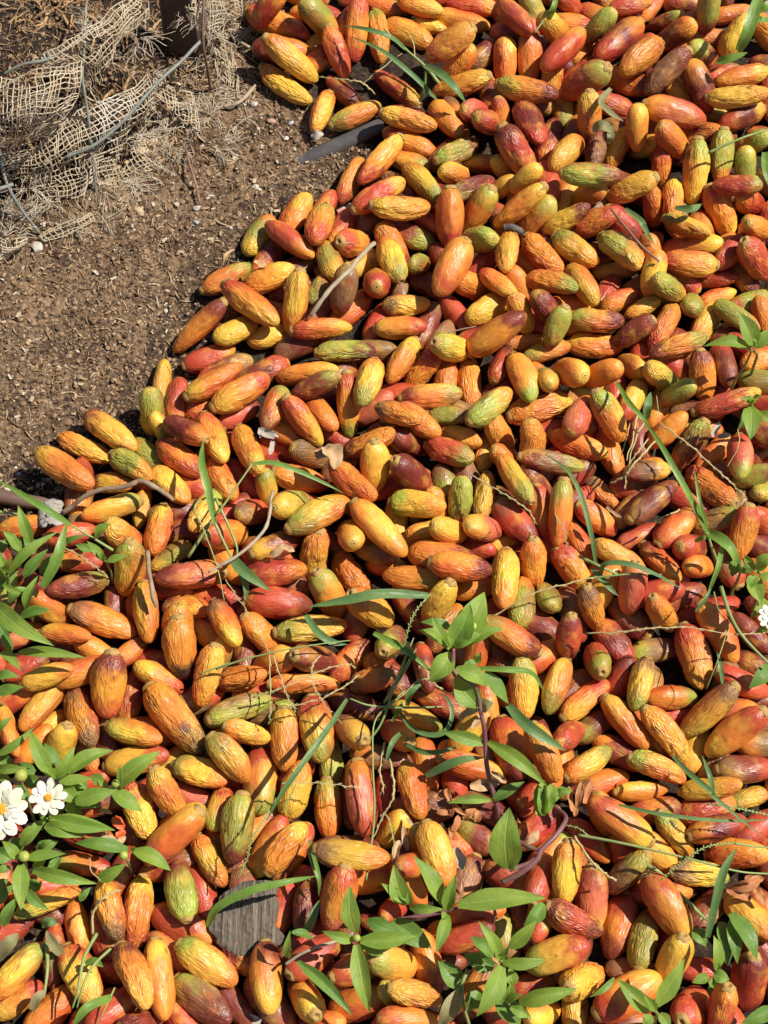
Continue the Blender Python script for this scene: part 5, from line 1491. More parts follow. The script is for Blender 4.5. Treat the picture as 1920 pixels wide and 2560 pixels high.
  ('blade', 'g15', 8.0, 0, [(-185.2, -377.1, 46.0), (-199.0, -385.4, 58.0), (-208.6, -396.9, 52.0)]),
  ('stalk', 'g15', 1.7, 0, [(-184.2, -370.5, 40.0), (-188.1, -383.0, 46.0), (-194.9, -395.1, 40.0)]),
  ('blade', 'g15', 6.7, 0, [(-204.8, -355.3, 44.0), (-197.5, -353.9, 48.0), (-192.2, -357.2, 44.0)]),
  ('blade', 'g15', 10.8, 0, [(-269.2, -326.6, 26.0), (-263.2, -319.2, 34.0), (-258.3, -309.9, 36.0)]),
  ('blade', 'g15', 8.8, 1, [(-240.7, -326.6, 26.0), (-234.7, -325.6, 32.0), (-229.1, -326.2, 30.0)]),
  ('blade', 'g15', 12.6, 2, [(-269.9, -349.5, 26.0), (-260.6, -341.3, 36.0), (-255.0, -333.5, 34.0)]),
  ('blade', 'g15', 9.7, 2, [(-225.3, -346.6, 26.0), (-230.1, -340.1, 34.0), (-236.1, -331.3, 32.0)]),
  ('stalk', 'g15', 3.9, 2, [(-237.5, -338.5, 22.0), (-233.9, -355.3, 28.0), (-235.0, -375.6, 26.0)]),
  ('blade', 'g15', 8.6, 2, [(-241.6, -384.3, 30.0), (-237.1, -376.6, 36.0), (-232.2, -371.8, 34.0)]),
  ('straw', 'g15', 2.9, 0, [(-201.9, -334.5, 42.0), (-200.2, -320.9, 52.0), (-192.6, -313.6, 60.0), (-182.4, -307.9, 60.0)]),
  ('straw', 'g15', 1.5, 0, [(-205.0, -285.3, 56.0), (-202.7, -294.6, 60.0), (-196.8, -300.9, 52.0)]),
  ('straw', 'g15', 1.5, 0, [(-242.1, -52.4, 56.0), (-227.5, -61.6, 60.0), (-218.3, -68.5, 60.0), (-208.4, -74.2, 52.0)]),
  ('straw', 'g15', 1.3, 0, [(-120.7, -74.3, 44.0), (-103.7, -100.3, 52.0), (-93.3, -118.0, 54.0), (-84.7, -134.0, 48.0)]),
  ('twig', 't1', 5.8, 0, [(-8.5, 221.0, 50.0), (-31.7, 186.3, 58.0), (-46.6, 169.3, 56.0), (-60.0, 154.7, 44.0)]),
  ('twig', 't2', 5.8, 1, [(-252.6, -10.7, 22.0), (-229.4, -1.5, 38.0), (-199.1, 2.9, 46.0), (-187.8, 5.7, 48.0), (-176.2, -0.4, 48.0), (-163.7, -7.6, 42.0)]),
  ('twig', 't3', 5.2, 1, [(-179.1, -54.3, 52.0), (-174.9, -79.8, 56.0), (-170.0, -99.0, 52.0)]),
  ('twig', 't4', 3.9, 0, [(-85.9, -2.2, 46.0), (-88.0, -30.7, 56.0), (-95.3, -45.7, 58.0), (-110.1, -59.8, 58.0), (-132.3, -72.3, 54.0)]),
  ('twig', 't5', 3.1, 0, [(-67.4, -356.5, 52.0), (-54.5, -349.7, 58.0), (-43.1, -344.9, 58.0), (-30.2, -340.4, 54.0)]),
  ('twig', 't6', 3.0, 2, [(189.6, 250.4, 56.0), (200.2, 226.3, 62.0), (212.9, 210.2, 60.0), (226.4, 201.9, 52.0)]),
  ('twig', 't7', 5.0, 0, [(-144.2, 393.8, 6.0), (-128.9, 398.2, 8.0), (-116.5, 416.9, 6.0)]),
  ('twig', 't8', 4.2, 0, [(-135.7, 468.5, 8.0), (-125.5, 459.7, 8.0), (-99.9, 447.3, 6.0)]),
  ('twig', 't9', 3.3, 2, [(-175.2, 343.9, 10.0), (-167.8, 317.7, 10.0), (-160.2, 289.8, 5.0)]),
  ('twig', 't10', 1.5, 1, [(40.5, 137.5, 40.0), (58.9, 139.3, 48.0), (74.4, 144.2, 46.0)]),
  ('twig', 't11', 8.2, 3, [(99.3, 239.8, 44.0), (107.4, 239.3, 46.0), (117.2, 236.3, 42.0)]),
  ('wire', 'w1', 3.4, 0, [(-271.3, 309.2, 46.0), (-248.4, 317.0, 52.0), (-222.6, 338.1, 58.0), (-202.1, 363.3, 64.0), (-184.4, 383.0, 66.0), (-159.1, 423.7, 60.0)]),
  ('wire', 'w2', 2.8, 0, [(-255.4, 441.4, 95.0), (-253.6, 389.4, 92.0), (-253.8, 360.3, 88.0), (-251.3, 336.0, 66.0), (-249.7, 320.6, 46.0), (-251.0, 304.6, 24.0), (-250.3, 292.9, 4.0)]),
  ('wire', 'w3', 3.3, 0, [(-328.2, 318.2, 60.0), (-321.1, 289.3, 50.0), (-316.4, 277.5, 40.0), (-308.3, 267.9, 22.0), (-298.7, 260.3, 4.0)]),
  ('wire', 'w4', 3.9, 0, [(-327.3, 276.5, 46.0), (-314.7, 283.3, 44.0)]),
  ('wire', 'w5', 3.1, 0, [(-319.7, 360.3, 92.0), (-302.1, 365.3, 98.0), (-279.3, 371.4, 98.0), (-254.6, 391.6, 100.0)]),
  ('wire', 'w6', 2.9, 1, [(-157.7, 454.7, 80.0), (-157.7, 421.2, 62.0), (-156.5, 414.1, 36.0), (-157.1, 414.2, 4.0)]),
  ('wire', 'w7', 2.5, 1, [(-199.6, 366.5, 60.0), (-195.1, 369.0, 40.0), (-189.2, 374.6, 20.0), (-192.3, 376.6, 2.0)]),
]
NETS = {
  'bulge': ([[(-328.8, 352.3, 94.0), (-302.3, 351.4, 103.0), (-276.1, 356.8, 108.0), (-251.8, 365.8, 101.0)], [(-322.8, 325.4, 108.0), (-294.2, 316.6, 125.0), (-269.4, 322.7, 127.0), (-250.2, 348.3, 99.0)], [(-320.6, 303.8, 108.0), (-294.2, 296.1, 122.0), (-273.0, 305.2, 120.0), (-255.8, 342.0, 87.0)], [(-325.3, 301.2, 87.0), (-301.2, 296.0, 96.0), (-283.3, 303.7, 94.0), (-265.9, 332.3, 77.0)], [(-333.0, 311.1, 59.0), (-312.3, 308.9, 63.0), (-297.5, 310.6, 66.0), (-280.0, 327.1, 63.0)]], 19, 14),
  'upper': ([[(-293.4, 369.8, 98.0), (-267.4, 382.6, 104.0), (-245.6, 402.0, 104.0), (-223.7, 430.4, 98.0), (-216.6, 449.1, 92.0)], [(-284.0, 366.7, 92.0), (-260.7, 374.6, 102.0), (-238.4, 392.3, 104.0), (-217.9, 422.1, 98.0), (-211.5, 447.5, 90.0)], [(-270.3, 370.0, 84.0), (-250.3, 371.5, 94.0), (-234.1, 386.0, 96.0), (-215.4, 420.8, 88.0), (-204.9, 451.3, 82.0)], [(-257.2, 370.7, 66.0), (-247.3, 371.6, 74.0), (-235.1, 381.4, 80.0), (-225.9, 411.1, 76.0), (-205.8, 438.0, 70.0)]], 27, 9),
  'lower': ([[(-329.9, 315.5, 40.0), (-302.5, 319.0, 46.0), (-276.1, 338.7, 54.0), (-255.4, 353.4, 58.0), (-231.6, 360.0, 60.0), (-203.6, 382.9, 62.0)], [(-329.2, 307.5, 40.0), (-297.4, 311.2, 48.0), (-269.2, 327.7, 58.0), (-248.3, 339.0, 62.0), (-222.6, 353.6, 64.0), (-198.7, 373.1, 64.0)], [(-326.9, 302.4, 36.0), (-293.7, 304.6, 44.0), (-266.4, 316.3, 54.0), (-242.9, 327.7, 58.0), (-216.4, 345.3, 58.0), (-196.8, 366.4, 56.0)], [(-326.3, 300.0, 26.0), (-293.3, 302.1, 32.0), (-266.4, 312.1, 38.0), (-242.7, 323.6, 42.0), (-221.6, 341.2, 40.0), (-201.4, 370.4, 34.0)]], 38, 8),
  'flap': ([[(-312.9, 304.4, 22.0), (-286.9, 300.3, 30.0), (-264.6, 308.5, 32.0), (-250.5, 324.2, 28.0)], [(-302.9, 297.4, 16.0), (-281.4, 294.8, 22.0), (-262.8, 301.4, 24.0), (-251.7, 316.9, 18.0)], [(-295.0, 285.6, 10.0), (-279.5, 286.0, 14.0), (-266.6, 292.4, 14.0), (-257.9, 304.6, 8.0)]], 14, 6),
  'hem': ([[(-296.7, 253.7, 8.0), (-280.2, 262.3, 14.0), (-264.8, 268.6, 14.0), (-253.2, 277.4, 8.0)], [(-291.8, 250.1, 4.0), (-274.3, 256.9, 8.0), (-262.9, 264.7, 8.0), (-250.9, 273.7, 4.0)]], 12, 3),
  'corner': ([[(-334.4, 243.3, 24.0), (-318.4, 240.2, 24.0), (-302.6, 250.1, 16.0)], [(-334.7, 236.6, 20.0), (-319.2, 234.8, 18.0), (-308.7, 244.6, 10.0)], [(-335.3, 228.2, 14.0), (-324.9, 233.8, 10.0), (-317.6, 240.7, 4.0)]], 9, 6),
  'crown': ([[(-196.6, 470.5, 72.0), (-183.2, 461.6, 78.0), (-169.3, 459.9, 80.0), (-160.7, 466.9, 76.0)], [(-192.9, 453.3, 72.0), (-181.2, 449.7, 78.0), (-167.7, 448.0, 78.0), (-159.2, 455.0, 72.0)], [(-187.4, 456.9, 64.0), (-175.3, 448.2, 70.0), (-165.9, 443.1, 68.0), (-160.8, 446.7, 60.0)]], 13, 7),
  'shoulder': ([[(-157.5, 477.7, 60.0), (-145.7, 481.3, 56.0), (-129.2, 492.1, 44.0)], [(-156.7, 462.2, 54.0), (-144.3, 467.5, 50.0), (-128.3, 477.9, 32.0)], [(-157.1, 451.8, 40.0), (-147.2, 460.4, 32.0), (-131.2, 475.8, 14.0)]], 10, 9),
  'skirt': ([[(-202.9, 392.6, 52.0), (-187.1, 396.9, 30.0), (-169.8, 401.3, 16.0)], [(-200.7, 377.4, 42.0), (-185.1, 382.8, 18.0), (-167.2, 382.0, 6.0)], [(-202.0, 371.2, 20.0), (-188.5, 366.8, 6.0), (-163.9, 364.1, 3.0)]], 13, 10),
  'drape': ([[(-248.8, 320.0, 36.0), (-232.7, 333.8, 26.0), (-212.7, 352.5, 14.0)], [(-248.3, 312.2, 20.0), (-229.5, 326.6, 9.0), (-209.3, 342.6, 5.0)], [(-248.8, 304.4, 6.0), (-222.6, 313.9, 4.0), (-192.5, 332.6, 3.0)]], 16, 10),
  'rag': ([[(-157.9, 450.1, 44.0), (-147.1, 463.6, 20.0), (-131.4, 470.4, 10.0)], [(-156.3, 446.1, 18.0), (-143.5, 447.3, 6.0), (-133.7, 441.9, 4.0)], [(-152.6, 427.2, 5.0), (-141.3, 418.4, 3.0), (-132.6, 411.5, 3.0)]], 9, 11),
}
SOIL = [(-120.7, 549.1), (-116.7, 428.0), (-43.2, 383.6), (-35.6, 340.2), (-35.2, 297.9), (-91.4, 297.9), (-125.2, 260.6), (-160.9, 208.3), (-178.7, 157.5), (-186.9, 123.2), (-208.3, 93.4), (-281.1, 56.8), (-307.9, -3.5), (-345.2, -13.9), (-407.3, 549.1)]
HILL = [(-311.0, 348.7, 62.0), (-288.9, 361.7, 66.0), (-333.5, 337.6, 34.0), (-276.8, 389.6, 72.0), (-251.1, 404.4, 74.0), (-227.1, 439.7, 72.0), (-323.3, 433.0, 60.0), (-298.3, 451.8, 58.0), (-270.5, 450.1, 60.0), (-340.2, 467.3, 60.0), (-248.5, 425.3, 18.0), (-228.8, 442.6, 18.0), (-255.0, 404.4, 12.0), (-221.5, 428.6, 14.0), (-267.1, 345.7, 34.0), (-227.9, 362.1, 34.0), (-246.5, 352.6, 40.0), (-209.0, 383.7, 34.0), (-309.1, 331.7, 20.0), (-280.6, 327.3, 26.0), (-322.7, 294.5, 4.0), (-283.1, 303.2, 3.0), (-243.9, 326.9, 4.0), (-205.1, 360.7, 3.0), (-188.0, 454.7, 14.0), (-173.4, 419.4, 4.0), (-155.2, 481.6, 3.0), (-194.4, 490.3, 34.0), (-173.9, 490.3, 30.0), (-142.0, 515.1, 6.0), (-253.7, 265.3, 0.0), (-331.4, 240.4, 2.0), (-175.5, 313.4, 0.0), (-124.5, 413.9, 0.0), (-119.8, 520.4, 0.0), (-201.8, 297.2, 0.0), (-306.4, 256.7, 1.0), (-348.7, 416.2, 60.0), (-355.7, 484.7, 60.0), (-273.9, 493.5, 60.0), (-349.7, 294.5, 4.0), (-345.1, 345.6, 45.0)]
PEB = [(-214.2, 283.4, 2.0, 11.9, 0), (-162.9, 271.1, 2.0, 5.7, 1), (-214.2, 338.2, 2.0, 10.3, 0), (-226.0, 329.2, 2.0, 5.5, 0), (-234.5, 327.5, 2.0, 6.6, 0), (-243.0, 332.9, 2.0, 11.0, 0), (-211.8, 332.5, 2.0, 4.9, 0), (-206.2, 354.0, 2.0, 11.0, 0), (-299.4, 247.5, 2.0, 12.7, 2), (-202.7, 293.4, 2.0, 5.4, 2), (-163.2, 287.8, 2.0, 7.4, 2), (-143.7, 274.0, 2.0, 4.8, 1), (-113.3, 311.2, 2.0, 6.8, 2), (-118.3, 400.3, 2.0, 5.3, 1), (-209.7, 377.4, 2.0, 4.7, 0), (-217.1, 265.5, 2.0, 3.5, 2), (-133.3, 265.5, 2.0, 4.6, 2), (-333.6, 481.6, 2.0, 8.6, 1), (-154.3, 299.9, 2.0, 5.4, 2), (-319.7, 265.5, 2.0, 6.7, 0), (-116.6, 400.0, 2.0, 6.1, 2), (-29.1, 407.5, 2.0, 6.2, 0), (-37.6, 287.8, 2.0, 11.1, 3), (-43.7, 292.3, 2.0, 6.0, 2), (-101.0, 381.3, 2.0, 8.3, 3), (-83.6, 379.9, 2.0, 5.8, 1), (-113.5, 311.2, 2.0, 6.8, 2), (-112.8, 373.2, 2.0, 3.9, 2), (-109.2, 354.0, 2.0, 5.0, 2), (-95.0, 338.2, 2.0, 4.9, 2), (-87.4, 362.6, 2.0, 5.3, 2), (-296.9, 34.7, 2.0, 4.5, 1), (-276.3, 24.4, 2.0, 4.2, 1), (-300.0, 40.5, 2.0, 3.1, 2), (-249.4, 13.0, 2.0, 4.0, 2), (-265.8, 17.2, 2.0, 3.5, 0), (-185.7, 187.5, 2.0, 3.9, 2)]
FIB = [(-212.9, 412.6, 84.0, 60, 16), (-246.3, 402.2, 100.0, 40, 14), (-252.4, 413.7, 100.0, 14, 12), (-286.9, 316.1, 100.0, 70, 12), (-291.9, 338.0, 104.0, 20, 10), (-282.9, 368.2, 98.0, 30, 12), (-146.7, 468.7, 12.0, 90, 22), (-153.9, 465.7, 36.0, 60, 16), (-131.6, 475.7, 10.0, 40, 12), (-138.3, 417.6, 4.0, 60, 18), (-147.1, 393.7, 4.0, 30, 16), (-141.8, 367.6, 5.0, 60, 16), (-135.8, 350.7, 3.0, 22, 12), (-190.3, 348.5, 6.0, 50, 18), (-193.9, 362.6, 16.0, 40, 14), (-214.4, 347.0, 28.0, 30, 12), (-232.5, 340.6, 30.0, 30, 12), (-249.6, 306.4, 10.0, 50, 16), (-222.5, 314.8, 5.0, 50, 18), (-203.2, 332.8, 5.0, 30, 14), (-253.6, 278.7, 6.0, 40, 14), (-268.6, 264.5, 6.0, 30, 12), (-289.5, 289.0, 12.0, 50, 16), (-298.6, 298.2, 24.0, 40, 14), (-323.4, 273.6, 16.0, 60, 12), (-316.9, 256.1, 14.0, 40, 12), (-307.7, 286.7, 20.0, 20, 10), (-249.6, 314.1, 44.0, 24, 10), (-269.5, 322.7, 54.0, 16, 10), (-200.2, 361.5, 58.0, 24, 10), (-198.8, 387.8, 60.0, 16, 10), (-172.1, 426.4, 6.0, 30, 14), (-166.2, 441.5, 64.0, 24, 10), (-231.4, 379.8, 78.0, 20, 14), (-255.4, 389.1, 102.0, 14, 12), (-179.3, 343.4, 4.0, 22, 12), (-164.6, 380.1, 4.0, 30, 16), (-330.1, 282.8, 14.0, 20, 10)]

# ------------------------------------------------------------------ helpers
rnd = random.Random(11)
nrs = np.random.default_rng(11)
MM = 0.001
def tag(o, label=None, cat=None, group=None, kind=None):
    if label: o['label'] = label
    if cat: o['category'] = cat
    if group: o['group'] = group
    if kind: o['kind'] = kind
    return o
def mesh_from(name, V, F, smooth=True):
    me = bpy.data.meshes.new(name)
    me.from_pydata([tuple(v) for v in V] if not isinstance(V, np.ndarray) else V.tolist(), [], F if isinstance(F, list) else F.tolist())
    if smooth: me.polygons.foreach_set('use_smooth', [True] * len(me.polygons))
    me.update(); return me
def obj(name, me, mat=None, parent=None):
    o = bpy.data.objects.new(name, me); col.objects.link(o)
    if mat is not None and me is not None and not me.materials: me.materials.append(mat)
    if parent is not None: o.parent = parent
    return o
def empty(name, loc):
    o = bpy.data.objects.new(name, None); o.location = loc; o.empty_display_size = 0.01; col.objects.link(o); return o
def child(name, me, mat, parent):
    """a part whose mesh is in world coordinates: origin moved to the parent's"""
    me.transform(Matrix.Translation(-Vector(parent.location))); return obj(name, me, mat, parent)
def vattr(me, name, data, typ='FLOAT_VECTOR'):
    a = me.attributes.new(name, typ, 'POINT'); d = np.asarray(data, dtype=np.float32).ravel()
    a.data.foreach_set({'FLOAT_VECTOR': 'vector', 'FLOAT_COLOR': 'color', 'FLOAT': 'value'}[typ], d)
def spline(pts, n=8):
    P = [Vector(p) for p in pts]
    if len(P) == 2: return [P[0].lerp(P[1], i / n) for i in range(n + 1)]
    E = [2 * P[0] - P[1]] + P + [2 * P[-1] - P[-2]]; out = []
    for k in range(1, len(E) - 2):
        a, b, c, d = E[k - 1], E[k], E[k + 1], E[k + 2]
        for i in range(n):
            t = i / n
            out.append(0.5 * ((2 * b) + (c - a) * t + (2 * a - 5 * b + 4 * c - d) * t * t + (3 * b - a - 3 * c + d) * t ** 3))
    out.append(P[-1]); return out
class Buf:
    def __init__(s): s.V = []; s.F = []; s.A = []
    def tube(s, path, rad, sides=5, cap=True, ov=1.0, up=None):
        n = len(path); base = len(s.V); nrm = None
        for i, p in enumerate(path):
            t = (path[min(i + 1, n - 1)] - path[max(i - 1, 0)])
            t = t.normalized() if t.length > 1e-9 else Vector((0, 0, 1))
            if nrm is None:
                nrm = t.orthogonal().normalized()
            nrm = (nrm - t * nrm.dot(t)); nrm = nrm.normalized() if nrm.length > 1e-6 else t.orthogonal().normalized()
            b = t.cross(nrm); r = rad(i / (n - 1)) if callable(rad) else rad
            for k in range(sides):
                a = 2 * math.pi * k / sides; s.V.append(p + nrm * (math.cos(a) * r) + b * (math.sin(a) * r)); s.A.append(i / (n - 1))
        for i in range(n - 1):
            for k in range(sides):
                k2 = (k + 1) % sides; s.F.append((base + i * sides + k, base + i * sides + k2, base + (i + 1) * sides + k2, base + (i + 1) * sides + k))
        if cap:
            s.F.append(tuple(base + k for k in reversed(range(sides)))); s.F.append(tuple(base + (n - 1) * sides + k for k in range(sides)))
    def mesh(s, name, smooth=True):
        me = mesh_from(name, s.V, s.F, smooth); vattr(me, 'along', s.A, 'FLOAT'); return me
def smooth01(x): x = min(1, max(0, x)); return x * x * (3 - 2 * x)
def fbm(p, o=4): return noise.fractal(p, 1.0, 2.0, o)
def in_poly(x, y, pl):
    r = False; j = len(pl) - 1
    for i in range(len(pl)):
        if (pl[i][1] > y) != (pl[j][1] > y) and x < (pl[j][0] - pl[i][0]) * (y - pl[i][1]) / (pl[j][1] - pl[i][1]) + pl[i][0]: r = not r
        j = i
    return r
# ------------------------------------------------------------------ materials
class NT:
    def __init__(s, name):
        s.m = bpy.data.materials.new(name); s.m.use_nodes = True; s.t = s.m.node_tree; s.n = s.t.nodes; s.b = s.n['Principled BSDF']; s.out = s.n['Material Output']
    def new(s, t, **k):
        n = s.n.new(t)
        for a, v in k.items(): setattr(n, a, v)
        return n
    def link(s, a, b): s.t.links.new(a, b)
    def put(s, sock, v):
        if hasattr(v, 'is_output') or isinstance(v, bpy.types.NodeSocket): s.link(v, sock)
        else: sock.default_value = v
    def attr(s, name, typ='GEOMETRY', out='Vector'):
        n = s.new('ShaderNodeAttribute', attribute_name=name, attribute_type=typ); return n.outputs[out]
    def math(s, op, a, b=0.0, c=None):
        n = s.new('ShaderNodeMath', operation=op); s.put(n.inputs[0], a); s.put(n.inputs[1], b)
        if c is not None: s.put(n.inputs[2], c)
        return n.outputs[0]
    def vmath(s, op, a, b, c=None):
        n = s.new('ShaderNodeVectorMath', operation=op); s.put(n.inputs[0], a); s.put(n.inputs[1], b)
        if c is not None: s.put(n.inputs[2], c)
        return n.outputs[0]
    def noise(s, vec, scale, detail=3, rough=0.5, typ='FBM', out='Fac', dist=0.0):
        n = s.new('ShaderNodeTexNoise', noise_type=typ)
        if typ != 'FBM': n.normalize = False
        s.put(n.inputs['Vector'], vec); n.inputs['Scale'].default_value = scale; n.inputs['Detail'].default_value = detail; n.inputs['Roughness'].default_value = rough; n.inputs['Distortion'].default_value = dist
        return n.outputs[0 if out == 'Fac' else 1]
    def rng(s, v, a, b, c=0.0, d=1.0, smooth=True):
        n = s.new('ShaderNodeMapRange', interpolation_type='SMOOTHSTEP' if smooth else 'LINEAR'); s.put(n.inputs[0], v)
        for i, x in enumerate((a, b, c, d)): s.put(n.inputs[i + 1], x)
        return n.outputs[0]
    def mix(s, f, a, b, mode='MIX'):
        n = s.new('ShaderNodeMix', data_type='RGBA', blend_type=mode); s.put(n.inputs[0], f)
        for i, x in ((6, a), (7, b)): s.put(n.inputs[i], (*x, 1) if isinstance(x, tuple) and len(x) == 3 else x)
        return n.outputs[2]
    def bump(s, h, strength=0.5, dist=0.001, normal=None):
        n = s.new('ShaderNodeBump'); n.inputs['Strength'].default_value = 1; s.put(n.inputs['Strength'], strength); n.inputs['Distance'].default_value = dist; s.put(n.inputs['Height'], h)
        if normal is not None: s.link(normal, n.inputs['Normal'])
        return n.outputs[0]
    def coord(s): return s.new('ShaderNodeTexCoord').outputs['Object']
    def sep(s, v): n = s.new('ShaderNodeSeparateXYZ'); s.link(v, n.inputs[0]); return n.outputs
    def comb(s, a, b, c):
        n = s.new('ShaderNodeCombineXYZ')
        for i, x in enumerate((a, b, c)): s.put(n.inputs[i], x)
        return n.outputs[0]
    def set(s, **k):
        for a, v in k.items(): s.put(s.b.inputs[a.replace('_', ' ')], v)
        return s.m
def skin_material(name, typ):
    t = NT(name); fp = t.attr('fpos')
    c1, c2, c3 = (t.attr(c, typ, 'Color') for c in ('c1', 'c2', 'c3'))
    seed = t.attr('seed', typ, 'Fac'); wr = t.attr('wrinkle', typ, 'Fac')
    off = t.comb(t.math('MULTIPLY', seed, 13.1), t.math('MULTIPLY', seed, 7.7), t.math('MULTIPLY', seed, 3.3))
    v = t.vmath('MULTIPLY_ADD', fp, (2.1, 1, 1), off)
    x = t.sep(fp)[0]
    n1 = t.noise(v, 2.2, 2, 0.6)
    tt = t.math('ADD', t.math('MULTIPLY', x, 2.0), t.math('MULTIPLY', t.math('SUBTRACT', n1, 0.5), 1.3))
    c = t.mix(t.rng(tt, -0.80, -0.05, 1, 0), c2, c1); c = t.mix(t.rng(tt, 0.12, 0.80), c, c3)
    v2 = t.vmath('ADD', v, (31, 5, 9))
    c = t.mix(t.math('MULTIPLY', t.rng(t.noise(v2, 1.5, 3), 0.54, 0.74), 0.40), c, (0.54, 0.085, 0.03))
    v3 = t.vmath('ADD', v, (-11, 25, 19))
    c = t.mix(t.math('MULTIPLY', t.rng(t.noise(v3, 1.7, 3), 0.50, 0.70), 0.38), c, (0.79, 0.43, 0.045))
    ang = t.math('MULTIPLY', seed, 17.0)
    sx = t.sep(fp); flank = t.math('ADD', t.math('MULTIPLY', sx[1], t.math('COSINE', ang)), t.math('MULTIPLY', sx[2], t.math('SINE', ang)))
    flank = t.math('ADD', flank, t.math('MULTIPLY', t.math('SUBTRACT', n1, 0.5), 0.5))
    c = t.mix(t.rng(flank, 0.02, 0.42, 0, 0.75), c, t.mix(1.0, c, (0.78, 0.33, 0.45), 'MULTIPLY'))  # dark red flank: skin blush plus terminator shade put into the colour
    w1 = t.vmath('MULTIPLY_ADD', fp, (3.6, 7.0, 7.0), off)
    ridge = t.math('ABSOLUTE', t.math('SUBTRACT', t.noise(w1, 1.0, 0.6, 0.4, dist=1.2), 0.5))
    c = t.mix(t.rng(ridge, 0.07, 0.0, 0, 0.35), c, t.mix(1.0, c, (0.72, 0.42, 0.38), 'MULTIPLY'))
    fr = t.vmath('MULTIPLY_ADD', fp, (46, 21, 21), off)
    c = t.mix(t.rng(t.noise(fr, 1.0, 2, 0.6), 0.69, 0.76, 0, 0.6), c, (0.18, 0.06, 0.02))
    # sunken brown bruise on some skins
    br = t.noise(t.vmath('ADD', v, (3, 47, 61)), 1.5, 3, 0.65)
    c = t.mix(t.rng(br, 0.64, 0.72, 0, 0.7), c, (0.15, 0.06, 0.022))
    # corky ring, dark pit and pale star of the stem end
    rr = t.math('SQRT', t.math('ADD', t.math('MULTIPLY', sx[1], sx[1]), t.math('MULTIPLY', sx[2], sx[2])))
    rw = t.math('ADD', rr, t.math('MULTIPLY', t.math('SUBTRACT', t.noise(v, 9.0, 2), 0.5), 0.22))
    tip = t.rng(sx[0], -0.34, -0.42)
    c = t.mix(t.math('MULTIPLY', tip, t.rng(rw, 0.30, 0.12, 0, 0.65)), c, (0.70, 0.48, 0.08))
    c = t.mix(t.math('MULTIPLY', tip, t.rng(t.math('ABSOLUTE', t.math('SUBTRACT', rr, 0.10)), 0.035, 0.015, 0, 0.8)), c, (0.38, 0.20, 0.06))
    c = t.mix(t.math('MULTIPLY', tip, t.rng(rr, 0.05, 0.03, 0, 0.9)), c, (0.10, 0.05, 0.02))
    hsv = t.new('ShaderNodeHueSaturation'); hsv.inputs['Saturation'].default_value = 0.985; t.put(hsv.inputs['Value'], t.math('ADD', 0.86, t.math('MULTIPLY', t.math('FRACT', t.math('MULTIPLY', seed, 5.7)), 0.28))); t.link(c, hsv.inputs['Color'])
    c = hsv.outputs[0]
    w2 = t.vmath('MULTIPLY_ADD', fp, (8, 12, 12), off)
    ridge2 = t.math('ABSOLUTE', t.math('SUBTRACT', t.noise(w2, 1.0, 0.3, 0.4, dist=0.8), 0.5))
    h = t.math('ADD', t.rng(ridge, 0.0, 0.27), t.math('MULTIPLY', t.rng(ridge2, 0.0, 0.30), 0.22))
    bs = t.math('ADD', 0.22, t.math('MULTIPLY', wr, 0.20))
    nb = t.bump(h, bs, 0.0015)
    rough = t.math('ADD', 0.27, t.math('MULTIPLY', n1, 0.34))
    t.set(Base_Color=c, Roughness=rough, Normal=nb)
    t.b.inputs['Specular IOR Level'].default_value = 0.5
    return t.m
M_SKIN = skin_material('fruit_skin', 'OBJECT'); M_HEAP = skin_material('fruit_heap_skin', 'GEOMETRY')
def simple(name, c1, c2, scale, rough=0.7, stretch=(1, 1, 1), bump=0.3, bscale=None, bdist=0.0008, c3=None):
    t = NT(name); v = t.vmath('MULTIPLY', t.coord(), stretch)
    f = t.rng(t.noise(v, scale, 5, 0.62), 0.3, 0.7); c = t.mix(f, c1, c2)
    if c3: c = t.mix(t.rng(t.noise(t.vmath('ADD', v, (9, 4, 2)), scale * 0.6, 4, 0.6), 0.55, 0.72), c, c3)
    nb = t.bump(t.noise(v, bscale or scale * 2, 5, 0.6), bump, bdist)
    return t.set(Base_Color=c, Roughness=rough, Normal=nb)
M_SCAR = simple('stem_scar_cork', (0.55, 0.36, 0.10), (0.30, 0.15, 0.05), 400, 0.7)
